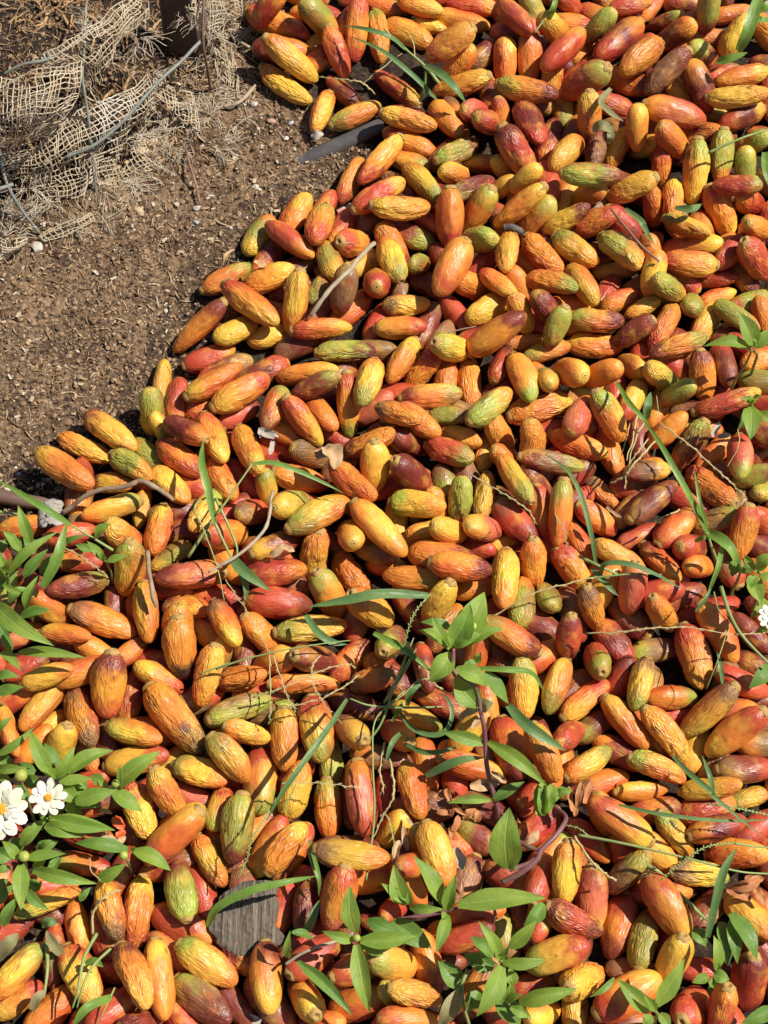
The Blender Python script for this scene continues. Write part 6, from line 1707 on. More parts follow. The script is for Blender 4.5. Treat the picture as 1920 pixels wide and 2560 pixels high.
def leaf_material(name, base, alt, vein, trans, rough=0.50):
    t = NT(name); uv = t.attr('luv'); x, y, z = t.sep(uv); co = t.coord()
    c = t.mix(t.rng(t.noise(co, 45, 4, 0.6), 0.35, 0.7), base, alt)
    c = t.mix(t.rng(t.noise(co, 700, 2, 0.5), 0.64, 0.74, 0, 0.5), c, (0.16, 0.12, 0.04))
    c = t.mix(t.rng(t.noise(t.vmath('ADD', co, (3, 1, 7)), 60, 4, 0.6), 0.68, 0.75, 0, 0.7), c, (0.22, 0.16, 0.06))
    ax = t.math('ABSOLUTE', x)
    mid = t.rng(ax, 0.02, 0.10, 1, 0)
    # side veins: lines slanting towards the tip
    sv = t.math('FRACT', t.math('MULTIPLY', t.math('SUBTRACT', y, t.math('MULTIPLY', ax, 0.28)), 6.0)); sv = t.math('ABSOLUTE', t.math('SUBTRACT', sv, 0.5)); sv = t.rng(sv, 0.0, 0.09, 0.55, 0)
    lines = t.rng(t.math('ABSOLUTE', t.math('SUBTRACT', ax, 0.42)), 0.0, 0.05, 0.5, 0)
    vv = t.math('MAXIMUM', mid, t.math('MAXIMUM', sv, lines))
    c = t.mix(t.math('MULTIPLY', vv, 0.45), c, vein)
    nb = t.bump(t.math('SUBTRACT', t.noise(co, 260, 3), t.math('MULTIPLY', vv, 0.9)), 0.5, 0.0006)
    t.set(Base_Color=c, Roughness=rough, Normal=nb)
    tr = t.new('ShaderNodeBsdfTranslucent'); t.link(t.mix(1.0, c, (1.5, 1.5, 0.7), 'MULTIPLY'), tr.inputs[0])
    mx = t.new('ShaderNodeMixShader'); mx.inputs[0].default_value = trans; t.link(t.b.outputs[0], mx.inputs[1]); t.link(tr.outputs[0], mx.inputs[2]); t.link(mx.outputs[0], t.out.inputs[0])
    return t.m
M_LEAF = [leaf_material('leaf_bright', (0.17, 0.30, 0.038), (0.26, 0.39, 0.052), (0.42, 0.50, 0.15), 0.30, 0.55),
          leaf_material('leaf_deep_shaded', (0.11, 0.22, 0.033), (0.17, 0.30, 0.045), (0.20, 0.32, 0.10), 0.22),  # deeper green, with some of the leaves' shade put into the colour
          leaf_material('leaf_wilted', (0.24, 0.24, 0.10), (0.32, 0.28, 0.13), (0.42, 0.36, 0.18), 0.2, 0.6)]
M_BLADE = [leaf_material('grass_blade_green', (0.14, 0.27, 0.04), (0.21, 0.35, 0.055), (0.24, 0.36, 0.12), 0.25, 0.42),
           leaf_material('grass_blade_bluish', (0.10, 0.20, 0.06), (0.16, 0.27, 0.085), (0.24, 0.33, 0.14), 0.2, 0.42), M_LEAF[2]]
M_STALK = simple('grass_stalk', (0.20, 0.30, 0.08), (0.30, 0.34, 0.12), 60, 0.5)
M_STRAW = simple('dry_stem', (0.42, 0.34, 0.14), (0.54, 0.43, 0.20), 120, 0.6, c3=(0.28, 0.30, 0.08))
M_SPIKE = simple('seed_head_green', (0.24, 0.34, 0.08), (0.40, 0.46, 0.16), 300, 0.6)
M_STEM = simple('plant_stem', (0.18, 0.28, 0.07), (0.24, 0.20, 0.08), 40, 0.5)
M_PURPLE = simple('purple_stem', (0.17, 0.055, 0.075), (0.24, 0.11, 0.10), 60, 0.5, c3=(0.24, 0.20, 0.10))
M_BUD = simple('bud_green', (0.22, 0.32, 0.05), (0.42, 0.42, 0.08), 250, 0.5)
M_PETAL = simple('petal_white', (0.70, 0.70, 0.62), (0.66, 0.65, 0.48), 60, 0.55, bscale=300, bump=0.25)
M_DISC = simple('disc_yellow', (0.80, 0.50, 0.04), (0.74, 0.36, 0.02), 500, 0.6)
M_TWIG = [simple('twig_bleached', (0.34, 0.26, 0.17), (0.46, 0.38, 0.27), 90, 0.8, c3=(0.22, 0.15, 0.09)), simple('twig_brown', (0.22, 0.14, 0.085), (0.36, 0.26, 0.17), 90, 0.8), simple('twig_reddish', (0.20, 0.10, 0.06), (0.30, 0.17, 0.11), 90, 0.8), simple('twig_dark', (0.06, 0.05, 0.045), (0.16, 0.14, 0.12), 200, 0.9)]
M_WIRE = [simple('wire_grey', (0.16, 0.18, 0.16), (0.25, 0.26, 0.22), 120, 0.55, c3=(0.22, 0.13, 0.07)), simple('wire_rusty', (0.10, 0.06, 0.04), (0.20, 0.11, 0.06), 150, 0.75)]
M_NET = simple('burlap_thread', (0.44, 0.34, 0.21), (0.60, 0.50, 0.36), 30, 0.85, c3=(0.68, 0.62, 0.52))
M_FIB = simple('frayed_fibre', (0.46, 0.37, 0.25), (0.62, 0.54, 0.42), 50, 0.8, c3=(0.36, 0.24, 0.12))
M_ROOT = simple('root', (0.30, 0.17, 0.075), (0.46, 0.29, 0.14), 60, 0.8, c3=(0.16, 0.09, 0.045))
M_PVC = simple('dark_pipe', (0.075, 0.07, 0.068), (0.13, 0.12, 0.115), 60, 0.30, c3=(0.17, 0.13, 0.10), bump=0.25)
M_BROWNPIPE = simple('brown_pipe', (0.13, 0.075, 0.055), (0.19, 0.12, 0.09), 40, 0.55, c3=(0.25, 0.18, 0.13))
M_STEEL = simple('rusted_post', (0.045, 0.028, 0.02), (0.09, 0.05, 0.032), 60, 0.75, c3=(0.15, 0.085, 0.05), bump=0.5)
M_DRY = [simple('dry_leaf_tan', (0.42, 0.25, 0.12), (0.55, 0.36, 0.19), 80, 0.7, c3=(0.30, 0.16, 0.08)), simple('dry_petal_rust', (0.36, 0.12, 0.04), (0.46, 0.20, 0.07), 80, 0.7, c3=(0.55, 0.30, 0.15)), simple('petal_orange', (0.70, 0.13, 0.015), (0.62, 0.07, 0.015), 60, 0.55), simple('paper_white', (0.46, 0.40, 0.33), (0.34, 0.28, 0.22), 60, 0.8)]
def bark_mat():
    t = NT('weathered_bark'); co = t.coord(); v = t.vmath('MULTIPLY', co, (700, 28, 200))
    n = t.noise(v, 1.0, 6, 0.7); c = t.mix(t.rng(n, 0.3, 0.7), (0.045, 0.034, 0.025), (0.25, 0.205, 0.155))
    c = t.mix(t.rng(t.noise(t.vmath('MULTIPLY', co, (160, 30, 80)), 1, 4, 0.6), 0.55, 0.75), c, (0.20, 0.14, 0.08))
    return t.set(Base_Color=c, Roughness=0.9, Normal=t.bump(n, 0.9, 0.0018))
M_BARK = bark_mat()
M_PALEBARK = simple('pale_bark', (0.26, 0.23, 0.19), (0.42, 0.39, 0.34), 200, 0.9, stretch=(1, 3, 1), c3=(0.14, 0.11, 0.08), bump=0.6)
M_PEB = [simple('pebble_tan', (0.44, 0.30, 0.18), (0.56, 0.42, 0.28), 120, 0.8), simple('pebble_grey', (0.34, 0.36, 0.40), (0.50, 0.52, 0.54), 120, 0.7), simple('pebble_white', (0.46, 0.41, 0.34), (0.60, 0.55, 0.47), 120, 0.7), simple('pebble_red', (0.42, 0.22, 0.16), (0.55, 0.34, 0.26), 120, 0.8)]
def soil_mat():
    t = NT('soil'); co = t.coord(); hum_shade = t.attr('humus_shade', out='Fac')
    a = t.noise(co, 22, 6, 0.65); b = t.noise(co, 260, 4, 0.6); d = t.noise(t.vmath('ADD', co, (4, 8, 1)), 900, 3, 0.6)
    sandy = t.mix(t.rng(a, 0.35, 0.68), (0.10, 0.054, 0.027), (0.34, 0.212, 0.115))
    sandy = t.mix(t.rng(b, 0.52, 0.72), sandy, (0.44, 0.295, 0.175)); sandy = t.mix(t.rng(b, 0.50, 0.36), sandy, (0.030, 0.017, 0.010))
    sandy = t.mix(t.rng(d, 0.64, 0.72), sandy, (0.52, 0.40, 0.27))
    dark = t.mix(t.rng(b, 0.4, 0.7), (0.014, 0.008, 0.005), (0.058, 0.031, 0.016)); dark = t.mix(t.rng(d, 0.64, 0.76), dark, (0.20, 0.11, 0.05))  # humus brown, darkened further by hollow shade put into the colour
    c = t.mix(t.rng(t.math('ADD', hum_shade, t.math('MULTIPLY', t.math('SUBTRACT', a, 0.5), 0.9)), 0.3, 0.7), sandy, dark)
    nb = t.bump(t.math('ADD', t.noise(co, 320, 5, 0.7), t.math('MULTIPLY', d, 0.35)), 1.0, 0.0034)
    return t.set(Base_Color=c, Roughness=0.95, Normal=nb)
M_SOIL = soil_mat()
def attr_mat(name, rough=0.9):
    t = NT(name); c = t.attr('tint', out='Color'); co = t.coord()
    return t.set(Base_Color=t.mix(t.rng(t.noise(co, 500, 3), 0.3, 0.7, 0, 0.35), c, (0.12, 0.075, 0.045)), Roughness=rough)
M_GRAIN = attr_mat('soil_grains')

# ------------------------------------------------------------------ ground
HP = np.array(HILL)
BALL = [(-395, 300), (-350, 275), (-300, 285), (-255, 300), (-215, 345), (-190, 400), (-150, 440), (-140, 480), (-152, 530), (-190, 575), (-260, 600), (-340, 590), (-395, 550), (-415, 470), (-412, 380)]
def bare(x, y): return in_poly(x, y, SOIL) or (x < -330 and y > 10) or (x < -150 and y > 520)
def hill(x, y):
    """height (mm) of the root ball and soil at x, y (mm)"""
    d2 = (HP[:, 0] - x) ** 2 + (HP[:, 1] - y) ** 2 + 120.0
    w = d2 ** -2.0; h = float((w * HP[:, 2]).sum() / w.sum())
    # fade out away from the root ball
    f = smooth01((-110 - x) / 60 + 0.0) if True else 1
    f *= smooth01((y - 215) / 60)
    return h * f
def ground_z(x, y):
    p = Vector((x * 0.02, y * 0.02, 0.3))
    c = abs(noise.noise(p * 4.2)) + .5 * abs(noise.noise(p * 9.5 + Vector((3, 1, 0))))
    return hill(x, y) + 3.4 * fbm(p * 0.8, 3) + 4.4 * (c - .35) * (.7 + 1.0 * smooth01(.5 + noise.noise(p * .6 + Vector((7, 0, 0))))) - 1.0
def axis(lo, hi, f, outer):
    a = list(np.arange(lo, hi + 0.01, f)); g = f
    l, h = lo, hi; L = []; H = []
    while l > -outer: g *= 1.35; l -= g; L.append(l)
    g = f
    while h < outer: g *= 1.35; h += g; H.append(h)
    return L[::-1] + a + H
gx = axis(-385, 60, 2.6, 6000); gy = axis(-60, 590, 2.6, 6000)
GV = []; GH = []
for y in gy:
    for x in gx:
        fine = -400 < x < 80 and -80 < y < 610
        z = ground_z(x, y) if fine else (2.0 * fbm(Vector((x * 0.02, y * 0.02, 0.3)), 2) - 1.5 + (hill(x, y) if (-700 < x < 80 and 200 < y < 900) else 0))
        h = hill(x, y) if (-700 < x < 80 and 200 < y < 900) else 0
        GV.append((x * MM, y * MM, z * MM)); GH.append(min(1, h / 22.0))
nx = len(gx)
GF = [(j * nx + i, j * nx + i + 1, (j + 1) * nx + i + 1, (j + 1) * nx + i) for j in range(len(gy) - 1) for i in range(nx - 1)]
gm = mesh_from('ground', GV, GF)
hum_shade = []
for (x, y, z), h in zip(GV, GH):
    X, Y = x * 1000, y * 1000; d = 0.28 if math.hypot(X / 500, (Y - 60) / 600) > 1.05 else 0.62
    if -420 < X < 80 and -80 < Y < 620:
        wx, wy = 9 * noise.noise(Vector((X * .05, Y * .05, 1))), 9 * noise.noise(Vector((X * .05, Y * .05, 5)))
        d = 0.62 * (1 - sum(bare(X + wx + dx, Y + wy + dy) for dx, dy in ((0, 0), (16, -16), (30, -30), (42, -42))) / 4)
        if in_poly(X + wx, Y + wy, BALL): d = 1.0  # whole netted ball dark: humus plus painted shade of its hollows
    hum_shade.append(max(h, d))
vattr(gm, 'humus_shade', hum_shade, 'FLOAT')
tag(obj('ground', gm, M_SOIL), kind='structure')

# ------------------------------------------------------------------ soil litter (uncountable)
ICO_V = np.array([(0, 0, -1), (.72, -.53, -.45), (-.28, -.85, -.45), (-.89, 0, -.45), (-.28, .85, -.45), (.72, .53, -.45), (.28, -.85, .45), (-.72, -.53, .45), (-.72, .53, .45), (.28, .85, .45), (.89, 0, .45), (0, 0, 1)])
ICO_F = np.array([(0, 1, 2), (1, 0, 5), (0, 2, 3), (0, 3, 4), (0, 4, 5), (1, 5, 10), (2, 1, 6), (3, 2, 7), (4, 3, 8), (5, 4, 9), (1, 10, 6), (2, 6, 7), (3, 7, 8), (4, 8, 9), (5, 9, 10), (6, 10, 11), (7, 6, 11), (8, 7, 11), (9, 8, 11), (10, 9, 11)])
def soil_point():
    while True:
        x, y = rnd.uniform(-370, 45), rnd.uniform(-30, 545)
        if in_poly(x, y, SOIL) or in_poly(x - 28, y + 28, SOIL): return x, y
GC = [(0.26, 0.16, 0.085), (0.38, 0.25, 0.14), (0.12, 0.068, 0.037), (0.50, 0.37, 0.23), (0.26, 0.16, 0.085), (0.30, 0.165, 0.075), (0.06, 0.036, 0.024), (0.13, 0.078, 0.045), (0.38, 0.25, 0.14), (0.20, 0.115, 0.06), (0.56, 0.48, 0.38), (0.44, 0.30, 0.17), (0.54, 0.41, 0.26)]
V = []; F = []; T = []
for k in range(21000):
    x, y = soil_point(); h = hill(x, y)
    s = rnd.choice((0.35, 0.4, 0.5, 0.6, 0.7, 0.9, 1.2)) * rnd.uniform(0.8, 1.2)
    clod = k % 9 == 0
    if clod: s = rnd.uniform(1.3, 2.6)
    q = ICO_V * np.array([s * rnd.uniform(.7, 1.3), s * rnd.uniform(.7, 1.3), s * rnd.uniform(.5, .9)]) * nrs.uniform(.8, 1.15, (12, 1))
    a = rnd.uniform(0, 6.28); ca, sa = math.cos(a), math.sin(a)
    q = np.stack([q[:, 0] * ca - q[:, 1] * sa + x, q[:, 0] * sa + q[:, 1] * ca + y, q[:, 2] + ground_z(x, y) + s * 0.2], 1)
    F.append(ICO_F + len(V) * 12); V.append(q)
    c = rnd.choice(GC[:3] + GC[5:7]) if h > 14 else rnd.choice(GC)
    if clod: c = rnd.choice(((0.25, 0.152, 0.082), (0.13, 0.075, 0.04), (0.36, 0.235, 0.135)))
    T.append(np.tile((*c, 1), (12, 1)))
me = mesh_from('soil_grains', np.concatenate(V) * MM, np.concatenate(F), False); vattr(me, 'tint', np.concatenate(T), 'FLOAT_COLOR')
tag(obj('soil_grains', me, M_GRAIN), 'loose crumbs of brown soil and grit on the bare ground', 'soil', kind='stuff')
B = Buf(); TT = []
SC = [(0.36, 0.23, 0.11), (0.46, 0.32, 0.17), (0.26, 0.15, 0.07), (0.54, 0.42, 0.26), (0.18, 0.10, 0.05)]
for k in range(4200):
    x, y = soil_point()
    near = hill(x, y)
    L = rnd.uniform(3, 11) * (1.5 if rnd.random() < .12 else 1); a = rnd.uniform(0, 6.28); bend = rnd.uniform(-.5, .5); pts = []
    if near < 4 and y < 400 and rnd.random() < 0.6: continue
    if near > 10 and rnd.random() < 0.6: continue
    for i in range(5):
        t = (i / 4 - .5) * L; px, py = x + math.cos(a + bend * t / L) * t, y + math.sin(a + bend * t / L) * t
        pts.append(Vector((px, py, ground_z(px, py) + 0.8 + rnd.uniform(0, .7))) * MM)
    n0 = len(B.V); r = rnd.choice((.3, .4, .5, .6, 1.0)) * MM; B.tube(pts, lambda t: r * (1 - .5 * abs(2 * t - 1)), 4); c = rnd.choice(SC); TT += [(*c, 1)] * (len(B.V) - n0)
for k in range(520):                                    # flat pale wood chips
    x, y = soil_point()
    if hill(x, y) > 14: continue
    a = rnd.uniform(0, 6.28); L = rnd.uniform(1.6, 5.5); w = L * rnd.uniform(.3, .7); g = ground_z(x, y) + 1.2; n0 = len(B.V); c = rnd.choice(((0.50, 0.36, 0.20), (0.58, 0.45, 0.29), (0.40, 0.25, 0.12), (0.62, 0.54, 0.42), (0.30, 0.17, 0.08)))
    d = Vector((math.cos(a), math.sin(a), rnd.uniform(-.25, .25))) * L; e = Vector((-math.sin(a), math.cos(a), rnd.uniform(-.3, .3))) * w; o = Vector((x, y, g))
    for h in (0, .7):
        for p, q in ((-.5, -.4), (.45, -.5), (.55, .35), (-.4, .5)): B.V.append((o + d * p * rnd.uniform(.8, 1.2) + e * q * rnd.uniform(.8, 1.2) + Vector((0, 0, h))) * MM); B.A.append(0.0)
    B.F += [(n0 + 3, n0 + 2, n0 + 1, n0), (n0 + 4, n0 + 5, n0 + 6, n0 + 7)] + [(n0 + q, n0 + (q + 1) % 4, n0 + 4 + (q + 1) % 4, n0 + 4 + q) for q in range(4)]
    TT += [(*c, 1)] * 8
me = B.mesh('straw_litter', False); vattr(me, 'tint', TT, 'FLOAT_COLOR')
tag(obj('straw_litter', me, M_GRAIN), 'short bits of straw and wood fibre scattered over the soil', 'litter', kind='stuff')
# roots in the top of the root ball
B = Buf()
for k in range(330):
    if k < 270: x, y = rnd.uniform(-375, -245), rnd.uniform(440, 560)
    else: x, y = rnd.uniform(-330, -170), rnd.uniform(330, 500)
    z = ground_z(x, y); a = rnd.uniform(0, 6.28); el = rnd.uniform(-.1, .7); p = Vector((x, y, z)); pts = [p.copy()]; L = rnd.uniform(8, 30)
    for i in range(6):
        a += rnd.uniform(-.45, .45); el += rnd.uniform(-.35, .25); p = p + Vector((math.cos(a) * math.cos(el), math.sin(a) * math.cos(el), math.sin(el))) * L / 6
        p.z = max(p.z, ground_z(p.x, p.y) + .8); pts.append(p.copy())
    r = rnd.choice((.4, .5, .6, .8, 1.0, 1.7)) * MM; B.tube([q * MM for q in spline(pts, 2)], lambda t: r * (1.1 - .5 * t), 6)
for k in range(1300):                                   # matted brown fibre over the ball
    x, y = rnd.uniform(-378, -150), rnd.uniform(285, 560)
    if not in_poly(x, y, BALL): continue
    a = rnd.uniform(0, 6.28); L = rnd.uniform(6, 22); pts = []; p = Vector((x, y, 0)); lift = rnd.uniform(.3, 4)
    for i in range(5):
        a += rnd.gauss(0, .45); p = p + Vector((math.cos(a), math.sin(a), 0)) * L / 5; p.z = ground_z(p.x, p.y) + lift * math.sin(i * .8); pts.append(p * MM)
    B.tube(pts, rnd.uniform(.18, .42) * MM, 3, False)
tag(obj('exposed_roots', B.mesh('exposed_roots'), M_ROOT), 'tangle of pale brown roots on the dark root ball', 'roots', kind='stuff')
# pebbles
PEBW = ['tan', 'bluish grey', 'white', 'reddish']
PL = {}
for i, (x, y, z, w, k) in enumerate(PEB):
    q = ICO_V.copy(); me = bpy.data.meshes.new('pebble')
    import bmesh
    bm = bmesh.new(); bmesh.ops.create_icosphere(bm, subdivisions=2, radius=0.5)
    sx, sy, sz = rnd.uniform(.85, 1.1), rnd.uniform(.55, .85), rnd.uniform(.4, .6); sd = Vector((i * 3.1, 0, 0))
    for v in bm.verts:
        v.co *= 1 + 0.35 * noise.noise(v.co * 2.2 + sd); v.co = Vector((v.co.x * sx, v.co.y * sy, v.co.z * sz)) * w * MM
    bm.to_mesh(me); bm.free()
    o = obj('pebble', me, M_PEB[k]); o.location = (x * MM, y * MM, (ground_z(x, y) + w * 0.14) * MM); o.rotation_euler = (rnd.uniform(-.2, .2), rnd.uniform(-.2, .2), rnd.uniform(0, 6.28))
    sz_ = 'large' if w > 20 else ('small' if w < 11 else 'medium')
    where = 'among the frayed burlap' if hill(x, y) > 3 else ('on the bare soil below the netting' if y > 230 else ('on the dark soil by the brown pipe' if y < 90 else 'on the bare soil strip'))
    if x > -140 and y > 300: where = 'on the soil around the cut pipe'
    tag(o, '%s %s pebble lying %s' % (sz_, PEBW[k], where), 'pebble', 'pebbles on the soil')

# ------------------------------------------------------------------ fruits
def fruit_mesh(name, lev, seed, nu, nv):
    V = []; so = Vector((seed * 7.3, seed * 3.1, lev * 11.7)); bend = rnd.uniform(-.07, .07) + (rnd.choice((-.06, .06)) if lev == 2 else 0)
    amp = (0.040, 0.066, 0.092)[lev]; p1, p2 = rnd.uniform(2.6, 3.4), rnd.uniform(1.95, 2.5)
    pos = []; oval = rnd.uniform(.84, 1.0); dent = rnd.uniform(0, 6.28)
    for i in range(nu + 1):
        u = -math.cos(math.pi * i / nu)
        u = 0.55 * u + 0.45 * (u * abs(u) ** 0.2 if u != 0 else 0)
        au = min(1, abs(u)); r0 = (max(0, 1 - au ** (p1 if u < 0 else p2))) ** 0.5
        r0 *= 1 - .05 * u
        for k in range(nv):
            th = 2 * math.pi * k / nv; cy, cz = math.cos(th), math.sin(th)
            q = Vector((u * 1.3, cy * 1.25, cz * 1.25)) + so
            wv = noise.noise_vector(q * 1.6) * 0.35
            n1 = noise.noise(Vector((u * 1.1 + wv.x, cy * 2.5 + wv.y, cz * 2.5 + wv.z)) + so)
            n2 = noise.noise(Vector((u * 3.2 + wv.y, cy * 4.4 + wv.z, cz * 4.4 + wv.x)) + so * 1.7)
            n3 = noise.noise(q * 0.9)
            fold = min(1, abs(n1) / 0.30); fold2 = min(1, abs(n2) / 0.34)
            edge = min(1, r0 * 2.4)
            r = r0 * (1 + (.07, .10, .12)[lev] * n3 - (.03 + .03 * lev) * max(0, math.cos(th - dent)) ** 3 * (1 - u * u) - amp * edge * (1.0 - fold) ** 1.5 * 1.5 - amp * .62 * edge * (1 - fold2) ** 1.3 + amp * .3 * n1)
            V.append((u * .5, cy * r * .5 + bend * (1 - u * u) , cz * r * .5 * oval)); pos.append((u * .5, cy * r0 * .5, cz * r0 * .5))
    F = []
    for i in range(nu):
        for k in range(nv):
            k2 = (k + 1) % nv; F.append((i * nv + k, i * nv + k2, (i + 1) * nv + k2, (i + 1) * nv + k))
    me = mesh_from(name, V, F); vattr(me, 'fpos', pos); return me
HI = [[fruit_mesh('fruit', l, s, 44, 34) for s in range(9)] for l in range(3)]
LO = [[fruit_mesh('fruit_low', l, s + 20, 22, 20) for s in range(5)] for l in range(3)]
for l in HI:
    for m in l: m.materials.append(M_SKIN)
# stem scar: a small raised ring round a pit
V = []; F = []; prof = [(.00, .020), (.045, .012), (.07, -.022), (.12, -.030), (.18, -.008), (.22, .026)]; ns = 14
for j, (r, x) in enumerate(prof):
    for k in range(ns):
        a = 2 * math.pi * k / ns; rr = r * (1 + .14 * math.sin(a * 5 + 1)); V.append((-.497 + x, rr * math.cos(a), rr * math.sin(a)))
for j in range(len(prof) - 1):
    for k in range(ns): k2 = (k + 1) % ns; F.append((j * ns + k, j * ns + k2, (j + 1) * ns + k2, (j + 1) * ns + k))
scar_me = mesh_from('stem_scar', V, F); scar_me.materials.append(M_SCAR)
# skin tones by number: red, orange, yellow, green, maroon, salmon pink, brown, blackened
TONE = [(0.48, 0.065, 0.024), (0.71, 0.232, 0.025), (0.78, 0.430, 0.045), (0.34, 0.345, 0.052), (0.20, 0.036, 0.020), (0.58, 0.145, 0.065), (0.27, 0.14, 0.055), (0.022, 0.014, 0.014)]
TW = ['red', 'orange', 'yellow', 'green', 'maroon', 'pink', 'brown', 'blackened']
MARKS = [((-42, 357), 'beside the cut dark pipe', 62), ((-98, -322), 'beside the grey weathered wood', 68), ((-275, 8), 'beside the brown pipe', 60), ((0, 470), 'by the grass on soil', 60), ((-262, -245), 'by the white daisy-like flowers', 70),
         ((-60, 195), 'beside the bleached twig', 50), ((-275, -60), 'under the plant by the brown pipe', 60), ((45, -70), 'under the tall purple-stemmed plant', 75), ((60, -170), 'along the purple stem', 60),
         ((-20, -340), 'under the four-leaved plant', 60), ((110, -330), 'by the looping purple stem', 75), ((225, -270), 'below the green seed heads', 70), ((265, 200), 'by the three-leaved sprig', 60), ((240, 60), 'below the long arching grass blade', 65), ((-110, -140), 'under the thin dry grass stems', 65), ((-90, -215), 'under the drooping seed spikes', 60), ((-30, 65), 'beside the papery dry leaf', 50), ((195, 300), 'by the withered leaf scrap', 60)]
def colour_words(code, lev):
    a, b, c = code
    if a == b == c: s = 'evenly ' + TW[b]
    elif b == a or b == c:
        e = c if b == a else a; s = '%s with one %s end' % (TW[b], TW[e])
    elif a == c: s = '%s with both ends %s' % (TW[b], TW[a])
    else: s = '%s with %s and %s ends' % (TW[b], TW[a], TW[c])
    return s
ROWN = [[float(q) for q in r.split()] for r in FRUITS]
CAND = {}
def fruit_label(i, full=True):
    x, y, z, yaw, pit, L, W = ROWN[i][:7]; code = [int(q) for q in ROWN[i][7:10]]; lev = int(ROWN[i][10])
    best = min(MARKS, key=lambda m: math.hypot(m[0][0] - x, m[0][1] - y)); d = math.hypot(best[0][0] - x, best[0][1] - y)
    if d < best[2]: place = best[1]
    elif in_poly(x - 45, y + 45, SOIL): place = 'at the edge of the heap'
    else: place = ''
    shape = ('long ' if L > 53 else ('stubby ' if L / W < 1.9 else '')) + ('smooth', 'creased', 'wrinkled')[lev]
    near = sorted((math.hypot(ROWN[j][0] - x, ROWN[j][1] - y) + 1.5 * abs(ROWN[j][2] - z), j) for j in range(300) if j != i)[:4]
    ns = [TW[int(ROWN[j][8])] for _, j in near]; head = '%s fruit, %s' % (shape, colour_words(code, lev))
    def some(q): return ', '.join(q[:-1]) + ' and ' + q[-1] + ' ones' if len(set(q)) > 1 else '%s %s ones' % (('', '', 'two', 'three', 'four')[len(q)], q[0])
    one = 'a%s %s one' % ('n' if ns[0][0] == 'o' else '', ns[0])
    return ['%s, %s' % (head, place or 'in the heap'), head + (', %s touching %s' % (place, one) if place else ', touching ' + some(ns[:2])), head + (', %s touching %s' % (place, some(ns[:2])) if place else ', touching ' + some(ns[:3])), head + (', touching ' + some(ns[:3])), head + ', touching ' + some(ns[:4])]
for i in range(300): CAND[i] = fruit_label(i)
from collections import Counter
PICK = {i: 0 for i in CAND}
for step in range(1, 5):
    cnt = Counter(CAND[i][PICK[i]] for i in CAND)
    for i in CAND:
        if cnt[CAND[i][PICK[i]]] > 1 and len(CAND[i][step].split()) <= 16: PICK[i] = step
def final_label(i): return CAND[i][PICK[i]]
hv = []; hf = []; hp = []; h1 = []; h2 = []; h3 = []; hs = []; hw = []; voff = 0
for i, row in enumerate(FRUITS):
    p = row.split(); x, y, z, yaw, pit, L, W = map(float, p[:7]); code = [int(q) for q in p[7:10]]; lev = int(p[10])
    seed = rnd.random() * 10; roll = -math.pi / 2 - seed * 17.0 + rnd.uniform(-2.2, 2.2); oval = rnd.uniform(.92, 1.0)  # roll turns the darkened flank mostly downward
    cs = []
    for ch in code:
        b = TONE[ch]; j = rnd.uniform(.86, 1.12); cs.append((min(.85, b[0] * j), b[1] * j * rnd.uniform(.85, 1.15), b[2] * j))
    S = (L * MM * 1.05, W * MM * 1.05, W * MM * 1.05 * oval); S = S if i < 300 else (S[0] * 1.05, S[1] * 1.07, S[2] * 1.07); E = Euler((roll, R(pit), R(yaw)), 'XYZ')
    if i < 300:
        o = obj('fruit', HI[lev][rnd.randrange(9)])
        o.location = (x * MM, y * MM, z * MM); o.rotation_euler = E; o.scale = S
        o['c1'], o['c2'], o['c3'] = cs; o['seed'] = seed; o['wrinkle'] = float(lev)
        tag(o, final_label(i), 'fruit', 'fruits heaped on the ground')
        s = obj('stem_scar', scar_me, None, o)
    else:
        me = LO[lev][rnd.randrange(5)]; n = len(me.vertices); co = np.empty(n * 3, np.float32); me.vertices.foreach_get('co', co); co = co.reshape(n, 3)
        mat = np.array((Matrix.Translation((x * MM, y * MM, z * MM)) @ E.to_matrix().to_4x4() @ Matrix.Diagonal((*S, 1))))
        hv.append(co @ mat[:3, :3].T + mat[:3, 3]); fl = np.empty(len(me.loops), np.int32); me.loops.foreach_get('vertex_index', fl); hf.append(fl.reshape(-1, 4) + voff); voff += n
        fp = np.empty(n * 3, np.float32); me.attributes['fpos'].data.foreach_get('vector', fp); hp.append(fp.reshape(n, 3))
        for arr, c in zip((h1, h2, h3), cs): arr.append(np.tile((*c, 1), (n, 1)))
        hs.append(np.full(n, seed)); hw.append(np.full(n, float(lev)))
me = mesh_from('fruit_heap', np.concatenate(hv), np.concatenate(hf))
vattr(me, 'fpos', np.concatenate(hp)); vattr(me, 'c1', np.concatenate(h1), 'FLOAT_COLOR'); vattr(me, 'c2', np.concatenate(h2), 'FLOAT_COLOR'); vattr(me, 'c3', np.concatenate(h3), 'FLOAT_COLOR')
vattr(me, 'seed', np.concatenate(hs), 'FLOAT'); vattr(me, 'wrinkle', np.concatenate(hw), 'FLOAT')
tag(obj('fruit_heap', me, M_HEAP), 'rest of the orange and red fruits half buried in the heap', 'fruit', 'fruits heaped on the ground', 'stuff')  # maroon and brown filler tones carry the shade of the gaps
for l in LO:
    for m in l: bpy.data.meshes.remove(m)

